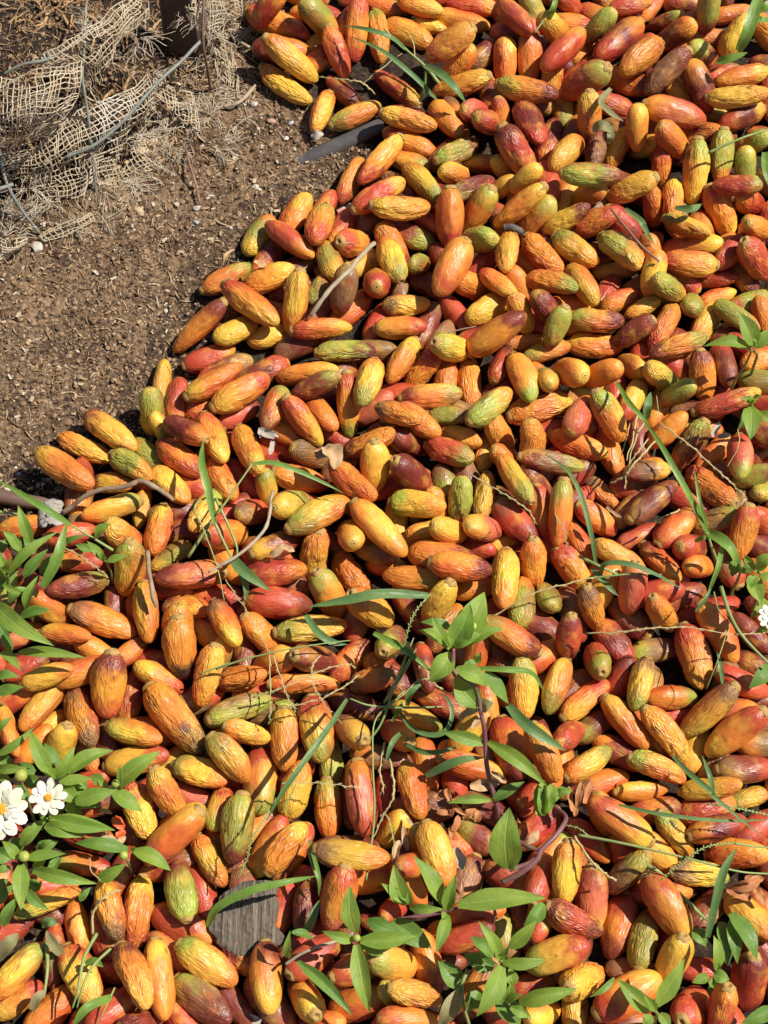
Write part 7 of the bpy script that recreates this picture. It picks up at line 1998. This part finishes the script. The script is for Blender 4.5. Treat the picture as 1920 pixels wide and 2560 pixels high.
# ------------------------------------------------------------------ leaves, plants
PROF = [(0, .34), (.08, .52), (.2, .84), (.34, 1.0), (.5, .95), (.66, .76), (.8, .5), (.92, .22), (1, .02)]
def prof(s, tab=PROF):
    for (a, x), (b, y) in zip(tab, tab[1:]):
        if s <= b: return x + (y - x) * (s - a) / (b - a)
    return tab[-1][1]
def leaf_mesh(b, t, w, arch=0.10, fold=0.16, roll=None, tab=PROF, n=12, wave=0.03, droop=0.0):
    b, t = Vector(b) * MM, Vector(t) * MM; w *= MM; ax = t - b; L = ax.length; ax.normalize()
    up = Vector((0, 0, 1)); up = (up - ax * up.dot(ax)).normalized(); side = ax.cross(up).normalized()
    if roll is None: roll = rnd.uniform(-.35, .35)
    rm = Matrix.Rotation(roll, 3, ax); up = rm @ up; side = rm @ side
    sb = rnd.uniform(-.06, .06) * L; V = []; A = []; m = 6; ph = rnd.uniform(0, 6.28)
    for i in range(n + 1):
        s = i / n; c = b + ax * (L * s) + up * (arch * L * math.sin(math.pi * s) - droop * L * s * s) + side * (sb * math.sin(math.pi * s)); hw = w * .5 * prof(s, tab)
        for k in range(m + 1):
            q = 2 * k / m - 1
            wz = wave * w * math.sin(s * 11 + ph + q * 1.5) * abs(q) + wave * w * 1.2 * noise.noise(Vector((s * 4 + ph, q * 2, ph)))
            V.append(c + side * (hw * q) + up * (fold * hw * 2 * abs(q) ** 1.3 + wz - .1 * hw * q * q)); A.append((q, s, 0))
    F = [(i * (m + 1) + k, i * (m + 1) + k + 1, (i + 1) * (m + 1) + k + 1, (i + 1) * (m + 1) + k) for i in range(n) for k in range(m)]
    me = mesh_from('leaf', V, F); vattr(me, 'luv', A); return me
def ball(name, c, r, squash=1.0, bumpy=0.0, seg=2):
    bm = bmesh.new(); bmesh.ops.create_icosphere(bm, subdivisions=seg, radius=r)
    for v in bm.verts:
        v.co *= 1 + bumpy * noise.noise(v.co / r * 3.2); v.co.z *= squash; v.co += Vector(c)
    me = bpy.data.meshes.new(name); bm.to_mesh(me); bm.free(); me.polygons.foreach_set('use_smooth', [True] * len(me.polygons)); return me
PETAL = [(0, .3), (.15, .5), (.4, .85), (.65, 1.0), (.82, .92), (.93, .66), (1, .3)]
def flower(parent, c, r, rings):
    c = Vector(c); nrm = Vector((.05, -.25, 1)).normalized(); e1 = nrm.orthogonal().normalized(); e2 = nrm.cross(e1)
    disc = bmesh.new()
    for k in range(60):                                   # florets in a golden-angle dome
        rr = math.sqrt((k + .5) / 60) * r * .21; a = k * 2.39996; p = c + e1 * (rr * math.cos(a)) + e2 * (rr * math.sin(a)) + nrm * (r * .16 * (1 - (rr / (r * .21)) ** 2) + r * .03)
        mm = bmesh.ops.create_icosphere(disc, subdivisions=1, radius=r * .032)
        for v in mm['verts']: v.co = p + v.co + nrm * (v.co.dot(nrm) * .8)
    me = bpy.data.meshes.new('flower_head'); disc.to_mesh(me); disc.free(); me.polygons.foreach_set('use_smooth', [True] * len(me.polygons))
    head = child('flower_head', me, M_DISC, parent)
    for ring, (n, l, lift) in enumerate(rings):
        for k in range(n):
            a = 2 * math.pi * (k + .5 * ring) / n + rnd.uniform(-.09, .09); d = e1 * math.cos(a) + e2 * math.sin(a)
            b0 = c + d * r * .16; t0 = c + d * r * l * rnd.uniform(.92, 1.06) + nrm * r * (lift + rnd.uniform(-.05, .06))
            pm = leaf_mesh(b0 / MM, t0 / MM, r * .44 / MM * (1 if ring == 0 else .85), arch=.03, fold=.03, roll=rnd.uniform(-.15, .15), tab=PETAL, n=9, wave=.04)
            pm.transform(Matrix.Translation(-Vector(parent.location))); obj('petal', pm, M_PETAL, head)
PNAME = {
 'A': ('leafy_plant', 'leafy green plant with narrow pointed leaves growing next to the brown pipe', 'plant'),
 'S': ('seedling', 'small pale green seedling between fruits to the right of the brown pipe', 'plant'),
 'B': ('flowering_plant', 'leafy plant with two white daisy-like flowers with yellow centres', 'plant'),
 'C': ('leafy_plant', 'bright green plant with star-shaped top leaves round a single green bud below the white flowers', 'plant'),
 'T': ('leafy_sprig', 'dark leafy sprig with an open round bud cupped under a smooth yellow fruit', 'plant'),
 'D': ('leafy_plant', 'green plant with four long leaves in a cross beside the weathered wood', 'plant'),
 'E': ('leafy_plant', 'sprawling plant with broad leaves on thick looping purple stems', 'plant'),
 'F': ('leafy_plant', 'dense green plant with upright leaf rosettes and one drooping withered leaf', 'plant'),
 'G': ('leafy_plant', 'tall plant with broad light green leaves on a long purple stem', 'plant'),
 'H': ('leafy_sprig', 'three-leaved light green sprig leaning over red fruits', 'plant'),
 'I': ('leafy_sprig', 'small green sprig with a spotted hanging leaf below the three-leaved sprig', 'plant'),
 'J': ('leafy_plant', 'leafy plant with a half-hidden white flower beside tangled grass', 'plant'),
 'K': ('leafy_sprig', 'green sprig with two long leaves in a V over a red and yellow fruit', 'plant'),
 'L': ('leafy_plant', 'low plant with dark wilted leaves and a small bright sprig beside plain red fruits', 'plant')}
for key, (stems, leaves, extra) in PLANTS.items():
    nm, lab, cat = PNAME[key]; base = Vector(stems[0][1][0]) * MM; base.z = 0.0
    root = empty(nm, base); tag(root, lab, cat, 'plants growing through the heap')
    for w, path in stems:
        pts = [Vector(q) for q in path]
        if len(pts) == 2: pts = [Vector((pts[0].x, pts[0].y, 0)), pts[0].lerp(pts[1], .5) + Vector((2, 1, 0)), pts[1]]
        elif key in 'GH' : pts = [Vector((pts[0].x, pts[0].y - 3, 0))] + pts
        B = Buf(); ph = rnd.random() * 9
        B.tube([(q + Vector((noise.noise(q * .05 + Vector((ph, 0, 0))), noise.noise(q * .05 + Vector((0, ph, 0))), 0)) * 1.2) * MM for q in spline(pts, 7)], lambda t: w * .55 * MM * (1.1 - .35 * t), 8)
        child('stem', B.mesh('stem'), M_PURPLE if key in 'EG' else M_STEM, root)
    for (bx, by, bz, tx, ty, tz, w, tone) in leaves:
        child('leaf', leaf_mesh((bx, by, bz), (tx, ty, tz), w * (1.12 if key == 'G' else 0.9), arch=rnd.uniform(.05, .22), fold=rnd.uniform(.12, .34)), M_LEAF[tone], root)
    for (k, x, y, z, r) in extra:
        if k == 'bud':
            b = child('bud', ball('bud', Vector((x, y, z)) * MM, r * MM, .85, .10), M_BUD, root)
            for q in range(7):
                a = q * .9; d = Vector((math.cos(a), math.sin(a), 0))
                mb = leaf_mesh(Vector((x, y, z - r * .7)) + d * r * .7, Vector((x, y, z + r * .55)) + d * r * .9, r * .95, arch=.05, fold=.05, roll=0, n=5); mb.transform(Matrix.Translation(-root.location)); obj('bract', mb, M_LEAF[0], b)
        else:
            flower(root, Vector((x, y, z)) * MM, r * MM, [(10, 1.0, .04), (6, .66, .16)] if r < 18 else [(11, 1.0, .0), (9, .78, .13), (5, .5, .24)])

# ------------------------------------------------------------------ grass, dry stems, twigs, wires
BLADE = [(0, .55), (.15, .85), (.4, 1.0), (.65, .86), (.85, .5), (1, .03)]
def blade_mesh(path, w):
    P = spline([Vector(p) * MM for p in path], 9); n = len(P); V = []; A = []; w *= MM * 0.82; ph = rnd.uniform(0, 9)
    for i, p in enumerate(P):
        t = (P[min(i + 1, n - 1)] - P[max(i - 1, 0)]).normalized(); s = i / (n - 1)
        side = t.cross(Vector((0, -.15, 1))); side = side.normalized() if side.length > .05 else Vector((1, 0, 0))
        side = Matrix.Rotation(.45 * noise.noise(Vector((s * 2.2, ph, 0))), 3, t) @ side; up = side.cross(t).normalized(); hw = w * .5 * prof(s, BLADE)
        for k in range(5):
            q = k / 2 - 1; V.append(p + side * hw * q + up * (.35 * hw * abs(q))); A.append((q, s, 0))
    F = [(i * 5 + k, i * 5 + k + 1, (i + 1) * 5 + k + 1, (i + 1) * 5 + k) for i in range(n - 1) for k in range(4)]
    me = mesh_from('blade', V, F); vattr(me, 'luv', A); return me
GLAB = {'g1': 'broad green grass blades reaching over the brown pipe', 'g2': 'bent grass with kinked blades between orange fruits beside the reddish twig', 'g3': 'grass with fine dry flowering stems arching over a smooth maroon fruit', 'g4': 'grass with a long drooping blue-green blade and seed spikes over the weathered wood', 'g5': 'tangled dark grass curling round the foot of the tall purple-stemmed plant',
 'g6': 'tall grass with long arching blades beside dark red fruits', 'g7': 'tuft of bleached dry grass stems with one upright green blade', 'g8': 'grass with green seed heads and long crossing stalks', 'g9': 'dark green grass growing from bare soil between fruits', 'g10': 'broad upright grass stem with side leaves over yellow fruits', 'g11': 'single short grass blade among smooth red fruits', 'g12': 'thin green stalk lying across green fruits beside the jointed stems', 'g13': 'two short green grass leaves tucked under wrinkled fruits by the thin twig', 'g14': 'withered pale green leaf scrap crumpled on the fruits', 'g15': 'blue-green grass blades bending over the low fruits below the bright green plant'}
groups = {}
for s in STRIPS: groups.setdefault(s[1], []).append(s)
TLAB = {'t1': 'bleached pale twig lying across the fruits', 't2': 'curved brown peeling vine stem running from the brown pipe over fruits', 't3': 'short dark brown twig standing on a yellow fruit', 't4': 'long grey bent twig lying over shaded fruits', 't5': 'pale grey twig stub beside the four-leaved plant', 't6': 'thin straight reddish twig on wrinkled fruits', 't7': 'curved pale root piece lying on the bare soil', 't8': 'straight straw-coloured twig poking from the frayed burlap', 't9': 'thin reddish-brown twig standing in the soil below the netting', 't10': 'fine brown stalk under a big maroon fruit', 't11': 'short blackened twig wedged between fruits'}
cage = empty('wire_cage', (-0.2, 0.4, 0)); tag(cage, 'bent grey wire cage holding the burlap round the root ball', 'wire')
for gk, items in groups.items():
    if gk[0] == 'g':
        first = Vector(items[0][4][0]) * MM; root = empty('grass_tuft', (first.x, first.y, 0)); tag(root, GLAB[gk], 'grass', 'grass growing through the heap')
    for kind, _, w, tone, path in items:
        if kind == 'blade': child('blade', blade_mesh(path, w), M_BLADE[tone], root)
        elif kind in ('stalk', 'straw'):
            B = Buf(); ph = rnd.random() * 50; pts = spline([Vector(p) for p in path], 9)
            if kind == 'straw': pts = [q + noise.noise_vector(q * .12 + Vector((ph, 0, 0))) * 1.1 for q in pts]
            B.tube([q * MM for q in pts], lambda t: w * (.34 if kind == 'straw' else .42) * MM * (1.05 - .5 * t), 6)
            if kind == 'straw' and len(pts) > 20:      # the little dry florets along a panicle branch
                for q in range(3, len(pts) - 2, 2):
                    d = (pts[q + 1] - pts[q]).normalized(); sd = d.cross(Vector((0, 0, 1))).normalized() * (1 if q % 4 == 1 else -1)
                    B.tube([(pts[q]) * MM, (pts[q] + d * 2.2 + sd * .9) * MM, (pts[q] + d * 4.4 + sd * 1.1) * MM], lambda t: .38 * MM * (1 - abs(2 * t - 1) * .8), 4)
            child('dry_stem' if kind == 'straw' else 'stalk', B.mesh(kind), M_STRAW if kind == 'straw' else M_STALK, root)
        elif kind == 'seed':
            B = Buf(); pts = spline([Vector(p) for p in path], 12); B.tube([q * MM for q in pts], .45 * MM, 5)
            L = sum((a - b).length for a, b in zip(pts, pts[1:])); step = max(1, int(len(pts) * 1.9 / L)); q = 0
            head = child('seed_head', B.mesh('seed_head'), M_STALK, root); S = Buf(); acc = 0
            for i in range(len(pts) - 1):
                acc += (pts[i + 1] - pts[i]).length
                while acc > 1.15:
                    acc -= 1.15; q += 1; d = (pts[i + 1] - pts[i]).normalized(); sd = d.cross(Vector((0, 0, 1))).normalized() * ((1, -1, .3, -.3)[q % 4]); f = .55 + .45 * math.sin(math.pi * min(1, (i + 1) / len(pts)))
                    l = w * .42 * f; o0 = pts[i]; S.tube([o0 * MM, (o0 + sd * l * .45 + d * l * .35 + Vector((0, 0, .4))) * MM, (o0 + sd * l * .95 + d * l * .9 + Vector((0, 0, .5))) * MM], lambda t: w * .12 * MM * (1.1 - abs(1.6 * t - .7)), 5)
            sm = S.mesh('spikelets'); sm.transform(Matrix.Translation(-root.location)); sp = obj('spikelets', sm, M_SPIKE, head); sp['kind'] = 'stuff'
        elif kind == 'twig':
            B = Buf(); pts = spline([Vector(p) for p in path], 9); ph = rnd.random() * 50
            pts = [q + noise.noise_vector(q * .07 + Vector((ph, 0, 0))) * w * .22 for q in pts]
            B.tube([q * MM for q in pts], lambda t: w * .34 * MM * (1 + .30 * noise.noise(Vector((t * 14, ph, 0)))) * (1 if t < .93 else .75), 9)
            me = B.mesh('twig'); c0 = pts[len(pts) // 2] * MM; me.transform(Matrix.Translation(-c0)); o = obj('twig', me, M_TWIG[tone]); o.location = c0
            tag(o, TLAB[gk], 'twig')
        elif kind == 'wire':
            B = Buf(); pts = spline([Vector(p) for p in path], 9); ph = rnd.random() * 50
            pts = [q + noise.noise_vector(q * .03 + Vector((ph, 0, 0))) * 1.2 for q in pts]
            B.tube([q * MM for q in pts], lambda t: w * .45 * MM, 8); child('wire', B.mesh('wire'), M_WIRE[tone], cage)

# ------------------------------------------------------------------ burlap netting on the root ball
net = empty('burlap_net', (-0.27, 0.43, 0)); tag(net, 'torn open-weave burlap netting draped over the root ball', 'netting')
def crom(a, b, c, d, t): return 0.5 * ((2 * b) + (c - a) * t + (2 * a - 5 * b + 4 * c - d) * t * t + (3 * b - a - 3 * c + d) * t ** 3)
def line(P, t):
    n = len(P) - 1; f = max(0, min(n - 1e-6, t * n)); i = int(f); f -= i
    E = lambda k: P[k] if 0 <= k <= n else (2 * P[0] - P[1] if k < 0 else 2 * P[n] - P[n - 1])
    return crom(E(i - 1), E(i), E(i + 1), E(i + 2), f)
for key, (grid, nu, nv) in NETS.items():
    G = [[Vector(p) for p in r] for r in grid]; sd = rnd.random() * 99; B = Buf()
    def surf(u, v):
        p = line([line(r, u) for r in G], v)
        q = p * .045 + Vector((sd, 0, 0)); p = p + noise.noise_vector(q) * 3.2 + noise.noise_vector(q * 3.4) * 1.0
        p.z = max(p.z, ground_z(p.x, p.y) + 1.2); return p
    # tatters: holes where the weave is gone
    def gone(u, v): return noise.noise(Vector((u * 4.5 + sd, v * 3.2, 1.7))) > {'bulge': .46, 'upper': .46, 'skirt': .12, 'drape': .16, 'rag': .05}.get(key, .43)
    def thread(f, n, k):
        run = []
        for i in range(n + 1):
            t = i / n; u, v = f(t)
            if gone(u, v) or rnd.random() < .003:
                if len(run) > 2: B.tube(run, rr, 4, False)
                run = []; continue
            p = surf(u, v); p.z += .35 * (1 if (i + k) % 2 else -1); run.append(p * MM)
        if len(run) > 2: B.tube(run, rr, 4, False)
    for k in range(nu + 1):
        j = rnd.uniform(-.25, .25) / nu; rr = rnd.uniform(.44, .64) * MM
        a, b = -rnd.random() ** 2 * .12, 1 + rnd.random() ** 2 * .16
        thread(lambda t: (k / nu + j + .012 * math.sin(t * 7 + k), max(0, min(1, a + (b - a) * t))), max(10, int(nv * 2)), k)
        if rnd.random() < .7:                          # frayed end hanging past the edge
            e = surf(min(1, max(0, k / nu)), 1.0); pts = [e]; d = Vector((rnd.uniform(-.6, .6), -1, rnd.uniform(-.9, .1))).normalized()
            for q in range(5):
                d = (d + Vector((rnd.uniform(-.4, .4), rnd.uniform(-.3, .3), rnd.uniform(-.5, .2)))).normalized(); nq = pts[-1] + d * rnd.uniform(1.2, 3.2); nq.z = max(nq.z, ground_z(nq.x, nq.y) + .6); pts.append(nq)
            B.tube([q * MM for q in pts], .28 * MM, 3, False)
    for k in range(nv + 1):
        j = rnd.uniform(-.25, .25) / nv; rr = rnd.uniform(.44, .64) * MM
        thread(lambda t: (t, max(0, min(1, k / nv + j + .02 * math.sin(t * 9 + k)))), max(12, nu * 2), k)
    p = child('weave_panel', B.mesh('weave_panel'), M_NET, net); p['kind'] = 'stuff'
B = Buf()
for (x, y, z, n, s) in FIB:
    n = int(n * .8); tuft = 0
    for k in range(n):
        if tuft == 0:
            tuft = rnd.randrange(4, 12); a0 = rnd.uniform(0, 6.28); tx, ty = x + rnd.gauss(0, s * .55), y + rnd.gauss(0, s * .55)
        tuft -= 1; p = Vector((tx + rnd.gauss(0, 1.6), ty + rnd.gauss(0, 1.6), z + rnd.uniform(-3, 3))); p.z = max(p.z, ground_z(p.x, p.y) + .5); a = a0 + rnd.gauss(0, .35); el = rnd.uniform(-.1, .35); pts = [p]
        L = rnd.uniform(.6, 1.9) * s
        for q in range(6):
            a += rnd.gauss(0, .30); el += rnd.uniform(-.3, .12); p = p + Vector((math.cos(a) * math.cos(el), math.sin(a) * math.cos(el), math.sin(el))) * L / 6; p.z = max(p.z, ground_z(p.x, p.y) + .4); pts.append(p)
        B.tube([q * MM for q in pts], rnd.uniform(.16, .34) * MM, 3, False)
p = child('frayed_fibres', B.mesh('frayed_fibres'), M_FIB, net); p['kind'] = 'stuff'

# ------------------------------------------------------------------ single pieces
def grid_mesh(name, nu, nv, f):
    V = [f(i / nu, j / nv) for j in range(nv + 1) for i in range(nu + 1)]
    F = [(j * (nu + 1) + i, j * (nu + 1) + i + 1, (j + 1) * (nu + 1) + i + 1, (j + 1) * (nu + 1) + i) for j in range(nv) for i in range(nu)]
    return mesh_from(name, V, F)
def hollow_pipe(name, a, b, r, thick, mat, label, cut=0.0):
    a, b = Vector(a) * MM, Vector(b) * MM; ax = (b - a); L = ax.length; ax.normalize(); up = (Vector((0, 0, 1)) - ax * ax.z).normalized(); sd = ax.cross(up); ns = 28; V = []; F = []
    rings = [(0, r), (L, r), (L, r - thick), (0, r - thick)]
    for q, (s, rr) in enumerate(rings):
        for k in range(ns):
            an = 2 * math.pi * k / ns; d = up * math.cos(an) + sd * math.sin(an); s2 = s + (cut * MM * math.cos(an) if s == 0 else .8 * MM * math.sin(an * 3)); w = 1 + .02 * math.sin(2 * an)
            V.append(a + ax * s2 + d * rr * MM * w)
    for q in range(4):
        q2 = (q + 1) % 4
        for k in range(ns): k2 = (k + 1) % ns; F.append((q * ns + k, q * ns + k2, q2 * ns + k2, q2 * ns + k))
    me = mesh_from(name, V, F, False); c = (a + b) / 2; me.transform(Matrix.Translation(-c)); me.polygons.foreach_set('use_smooth', [True] * (len(me.polygons)))
    o = obj(name, me, mat); o.location = c; m = o.modifiers.new('edges', 'EDGE_SPLIT'); m.split_angle = R(40); tag(o, label, 'pipe'); return o
hollow_pipe('pipe_offcut', (-92, 335.5, -10.5), (-1, 374.5, 4.5), 7.4, 1.4, M_PVC, 'cut length of dark grey plastic pipe half sunk in the soil')
hollow_pipe('brown_pipe', (-345, 17, 9), (-238, -1, 3), 5.6, 1.0, M_BROWNPIPE, 'dull brown pipe lying on the soil at the edge of the heap')
# rusted post: bent channel of plate standing in the root ball
def post(u, v):
    # u across the channel (three folds), v upwards
    X = [(-201, 457), (-196, 444), (-166, 444), (-160, 458)]
    f = u * 3; i = min(2, int(f)); f -= i; x = X[i][0] + (X[i + 1][0] - X[i][0]) * f; y = X[i][1] + (X[i + 1][1] - X[i][1]) * f
    z = -5 + v * 98 * (1 - .18 * abs(2 * u - 1.1)) + 2 * noise.noise(Vector((u * 5, 3, 0))) * v
    return Vector((x + (x + 181) * -.15 * v, y + 4 * v + .8 * noise.noise(Vector((u * 6, v * 6, 2))), z)) * MM
me = grid_mesh('metal_post', 24, 30, post); c = Vector((-0.181, 0.450, 0)); me.transform(Matrix.Translation(-c)); o = obj('metal_post', me, M_STEEL); o.location = c
sm = o.modifiers.new('thickness', 'SOLIDIFY'); sm.thickness = 0.0022; tag(o, 'dark rusted metal channel post standing behind the bent wire', 'post')
# weathered wood chunk among the fruits
ROWS = [(-296, -100, -78), (-300, -108, -77), (-306, -116, -77), (-313, -120.5, -76), (-326, -123.5, -76), (-334, -121, -72), (-339, -117, -73), (-343, -111, -88), (-350, -104, -98)]
def edge(y, k):
    for (a, b) in zip(ROWS, ROWS[1:]):
        if a[0] >= y >= b[0]: t = (y - a[0]) / (b[0] - a[0]); return a[k] + (b[k] - a[k]) * t
    return ROWS[-1][k]
def wood(u, v):
    # v 0..1 along the grain, u: 0..0.2 left side, 0.2..0.8 top, 0.8..1 right side
    y = -296 - 54 * v; l, r = edge(y, 1) + 3.4 * noise.noise(Vector((0, v * 9, 1))), edge(y, 2) + 3.5 * noise.noise(Vector((5, v * 5, 1))) + 1.2 * noise.noise(Vector((2, v * 17.3, 6)))
    tu = min(1, max(0, (u - .2) / .6)); x = l + (r - l) * tu
    top = 27 - 5 * v + 2.6 * noise.noise(Vector((x * .35, y * .02, 0))) + 3.2 * abs(noise.noise(Vector((x * .8, y * .03, 4)))) - 1.5 * max(0, noise.noise(Vector((x * .3, y * .3, 9)))) - 3 * (2 * tu - 1) ** 4
    if v > .96: top -= (v - .96) * 200
    z = top
    if u < .2: z = top * (u / .2) - 2; x -= 2 * (1 - u / .2)
    if u > .8: z = top * ((1 - u) / .2) - 2; x += 2.5 * (1 - (1 - u) / .2)
    if v == 0 or v == 1: z = min(z, top) - 0
    return Vector((x, y, z)) * MM
me = grid_mesh('wood_chunk', 60, 40, wood)
bm = bmesh.new(); bm.from_mesh(me); bm.verts.ensure_lookup_table(); ed = [e for e in bm.edges if e.is_boundary]; ex = bmesh.ops.extrude_edge_only(bm, edges=ed)
for v in ex['geom']:
    if isinstance(v, bmesh.types.BMVert): v.co.z = -0.002
bm.normal_update(); bm.to_mesh(me); bm.free(); me.polygons.foreach_set('use_smooth', [True] * len(me.polygons))
c = Vector((-0.098, -0.32, 0)); me.transform(Matrix.Translation(-c)); o = obj('wood_chunk', me, M_BARK); o.location = c; tag(o, 'weathered grey chunk of split wood wedged among the fruits', 'wood')
# pale bark scrap by the brown pipe
def scrap(u, v):
    x, y = -271 + 14 * u + 2 * v + 1.5 * noise.noise(Vector((u * 3, v * 6, 0))), 1 - 22 * v + 2 * noise.noise(Vector((u * 6, v * 2, 3)))
    return Vector((x, y, 17 - 4 * (2 * u - 1) ** 2 + 3 * v + 1.6 * noise.noise(Vector((u * 4, v * 9, 5))))) * MM
me = grid_mesh('bark_scrap', 14, 18, scrap); c = Vector((-0.263, -0.01, 0.012)); me.transform(Matrix.Translation(-c)); o = obj('bark_scrap', me, M_PALEBARK); o.location = c; m = o.modifiers.new('thickness', 'SOLIDIFY'); m.thickness = .004
tag(o, 'pale flaky bark scrap leaning on the brown pipe', 'bark')
# dry leaves and scraps: (name, label, material, [(x, y, z, length, width, heading)])
def W3(x, y, z): return Vector((x, y, z))
CR = [(0, .5), (.2, .9), (.45, 1), (.7, .9), (.9, .6), (1, .25)]
def scraps(name, label, cat, mat, part, items, n=7):
    root = empty(name, (items[0][0] * MM, items[0][1] * MM, items[0][2] * MM)); tag(root, label, cat)
    for (x, y, z, L, w, h) in items:
        d = Vector((math.cos(R(h)), math.sin(R(h)), rnd.uniform(-.3, .4))).normalized(); a = Vector((x, y, z)) - d * L / 2
        child(part, leaf_mesh(a, a + d * L, w, arch=rnd.uniform(-.1, .3), fold=rnd.uniform(.1, .5), roll=rnd.uniform(-.6, .6), tab=CR, n=8, wave=.12), mat, root)
scraps('dry_leaf', 'papery tan dry leaf resting on an orange fruit', 'dry leaf', M_DRY[0], 'leaf_piece', [(-42.2, 23.9, 52.0, 20.4, 16.8, -60), (-48.4, 28.4, 48.0, 10.8, 9.6, 20)])
scraps('dry_leaf', 'crumpled greyish white dry leaf beside an orange fruit', 'dry leaf', M_DRY[3], 'leaf_piece', [(-92.7, 47.8, 44.0, 15.8, 7.3, -30), (-89.0, 38.9, 40.0, 13.4, 4.9, 80), (-97.6, 49.1, 44.0, 8.5, 4.9, 100), (-86.6, 47.8, 44.0, 8.5, 3.7, 150)])
scraps('dry_flower_head', 'broken rust-brown dry flower head by the foot of the purple stem', 'dry flower', M_DRY[1], 'petal', [(40.6, -238.3, 44.0, 10.6, 5.8, 30), (46.3, -238.8, 46.0, 10.6, 4.8, 100), (54.0, -241.3, 44.0, 11.6, 5.8, 10), (58.9, -243.7, 42.0, 9.7, 5.8, 60), (50.3, -245.2, 40.0, 12.6, 4.8, -40), (50.9, -258.2, 42.0, 12.5, 5.8, 70), (48.0, -264.5, 40.0, 10.6, 4.8, 95), (61.6, -252.4, 42.0, 11.6, 6.7, 40), (66.4, -253.4, 42.0, 8.7, 5.8, 80), (54.0, -247.6, 42.0, 14.5, 4.3, -50), (42.5, -249.6, 38.0, 9.7, 5.8, 0)])
scraps('dry_flower_head', 'upright tan dry petals beside the drooping wilted bud', 'dry flower', M_DRY[1], 'petal', [(133.6, -241.3, 44.0, 19.0, 5.0, 95), (139.5, -238.7, 46.0, 18.0, 5.0, 80), (145.6, -236.7, 46.0, 18.0, 4.8, 70), (136.0, -248.9, 42.0, 9.0, 4.0, 90), (142.1, -241.4, 40.0, 14.0, 4.0, 110)])
scraps('dry_leaf', 'dark reddish dry leaves below the long seed head', 'dry leaf', M_DRY[1], 'leaf_piece', [(254.9, -299.1, 36.0, 21.7, 8.9, 20), (249.8, -306.5, 34.0, 18.7, 7.9, -20), (263.4, -309.0, 38.0, 12.7, 6.9, -70), (261.1, -296.1, 36.0, 14.8, 5.9, 0)])
scraps('fallen_petals', 'fallen bright orange-red petals under the flowering plant', 'petals', M_DRY[2], 'petal', [(-205.0, -247.5, 44.0, 11.0, 7.0, 80), (-188.7, -258.1, 42.0, 11.9, 8.0, -50), (-186.6, -266.0, 42.0, 7.9, 6.0, 40)])
scraps('fallen_petals', 'curled pale yellow and red petal scraps beside the dark leafy sprig', 'petals', M_DRY[0], 'petal', [(-193.8, -269.6, 48.0, 10.8, 5.9, -20), (-186.1, -271.2, 46.0, 8.9, 4.9, 40), (-198.3, -252.4, 46.0, 10.9, 4.0, -5)])
scraps('paper_scrap', 'small white paper-like scrap stuck among fruits by the looping purple stem', 'scrap', M_DRY[3], 'piece', [(51.2, -284.6, 46.0, 16.1, 10.4, -60)])
scraps('paper_scrap', 'white scrap on the ground below the weathered wood', 'scrap', M_DRY[3], 'piece', [(-94.5, -388.8, 12.0, 19.3, 10.9, -10)])
scraps('dry_leaf', 'pale dry stalk bits and husks between fruits near the wood', 'dry leaf', M_DRY[0], 'leaf_piece', [(15.4, -267.6, 36.0, 17.3, 4.8, 100), (10.6, -275.8, 34.0, 15.4, 5.8, 70), (18.3, -259.9, 36.0, 14.5, 3.4, 110)])
scraps('wilted_bud', 'drooping wilted green bud between fruits', 'plant', M_LEAF[0], 'sepal', [(110.7, -244.8, 56.0, 21.9, 10.5, 95), (116.6, -243.4, 54.0, 21.0, 9.6, 75), (113.2, -243.8, 60.0, 23.8, 8.6, 90), (122.0, -239.7, 50.0, 16.3, 7.7, 40), (127.9, -237.7, 50.0, 12.5, 5.8, 10)])
scraps('dry_leaf', 'tan dry leaf bits by the thick purple stem', 'dry leaf', M_DRY[0], 'leaf_piece', [(104.3, -269.7, 52.0, 11.4, 6.6, 40), (62.8, -180.4, 50.0, 17.7, 5.9, 20), (67.7, -184.9, 48.0, 14.7, 4.9, 60), (59.0, -174.3, 50.0, 14.7, 4.9, -20), (71.3, -231.9, 50.0, 22.2, 8.7, 10), (82.0, -227.0, 50.0, 13.5, 5.8, -30)])
scraps('dry_leaf', 'shell-white curled husk on the soil beside the cut pipe', 'husk', M_DRY[3], 'piece', [(-58.9, 361.0, 6.0, 11.0, 8.5, 20)])
scraps('dry_leaf', 'thin tan leaf scraps where fruits meet the bare soil', 'dry leaf', M_DRY[0], 'leaf_piece', [(-130.9, 224.6, 22.0, 17.0, 4.4, 60), (-102.1, 209.4, 34.0, 14.2, 6.4, -20), (-81.3, -52.8, 52.0, 13.2, 6.6, 40), (-72.6, -52.0, 50.0, 9.9, 5.5, -20), (176.1, -22.5, 52.0, 15.3, 3.4, -45)])
scraps('dry_leaf', 'pale curled dry leaf hanging over red fruits beside tall grass', 'dry leaf', M_DRY[3], 'leaf_piece', [(258.8, 45.4, 58.0, 14.7, 5.2, 60), (264.8, 40.6, 56.0, 10.4, 4.3, 10)])
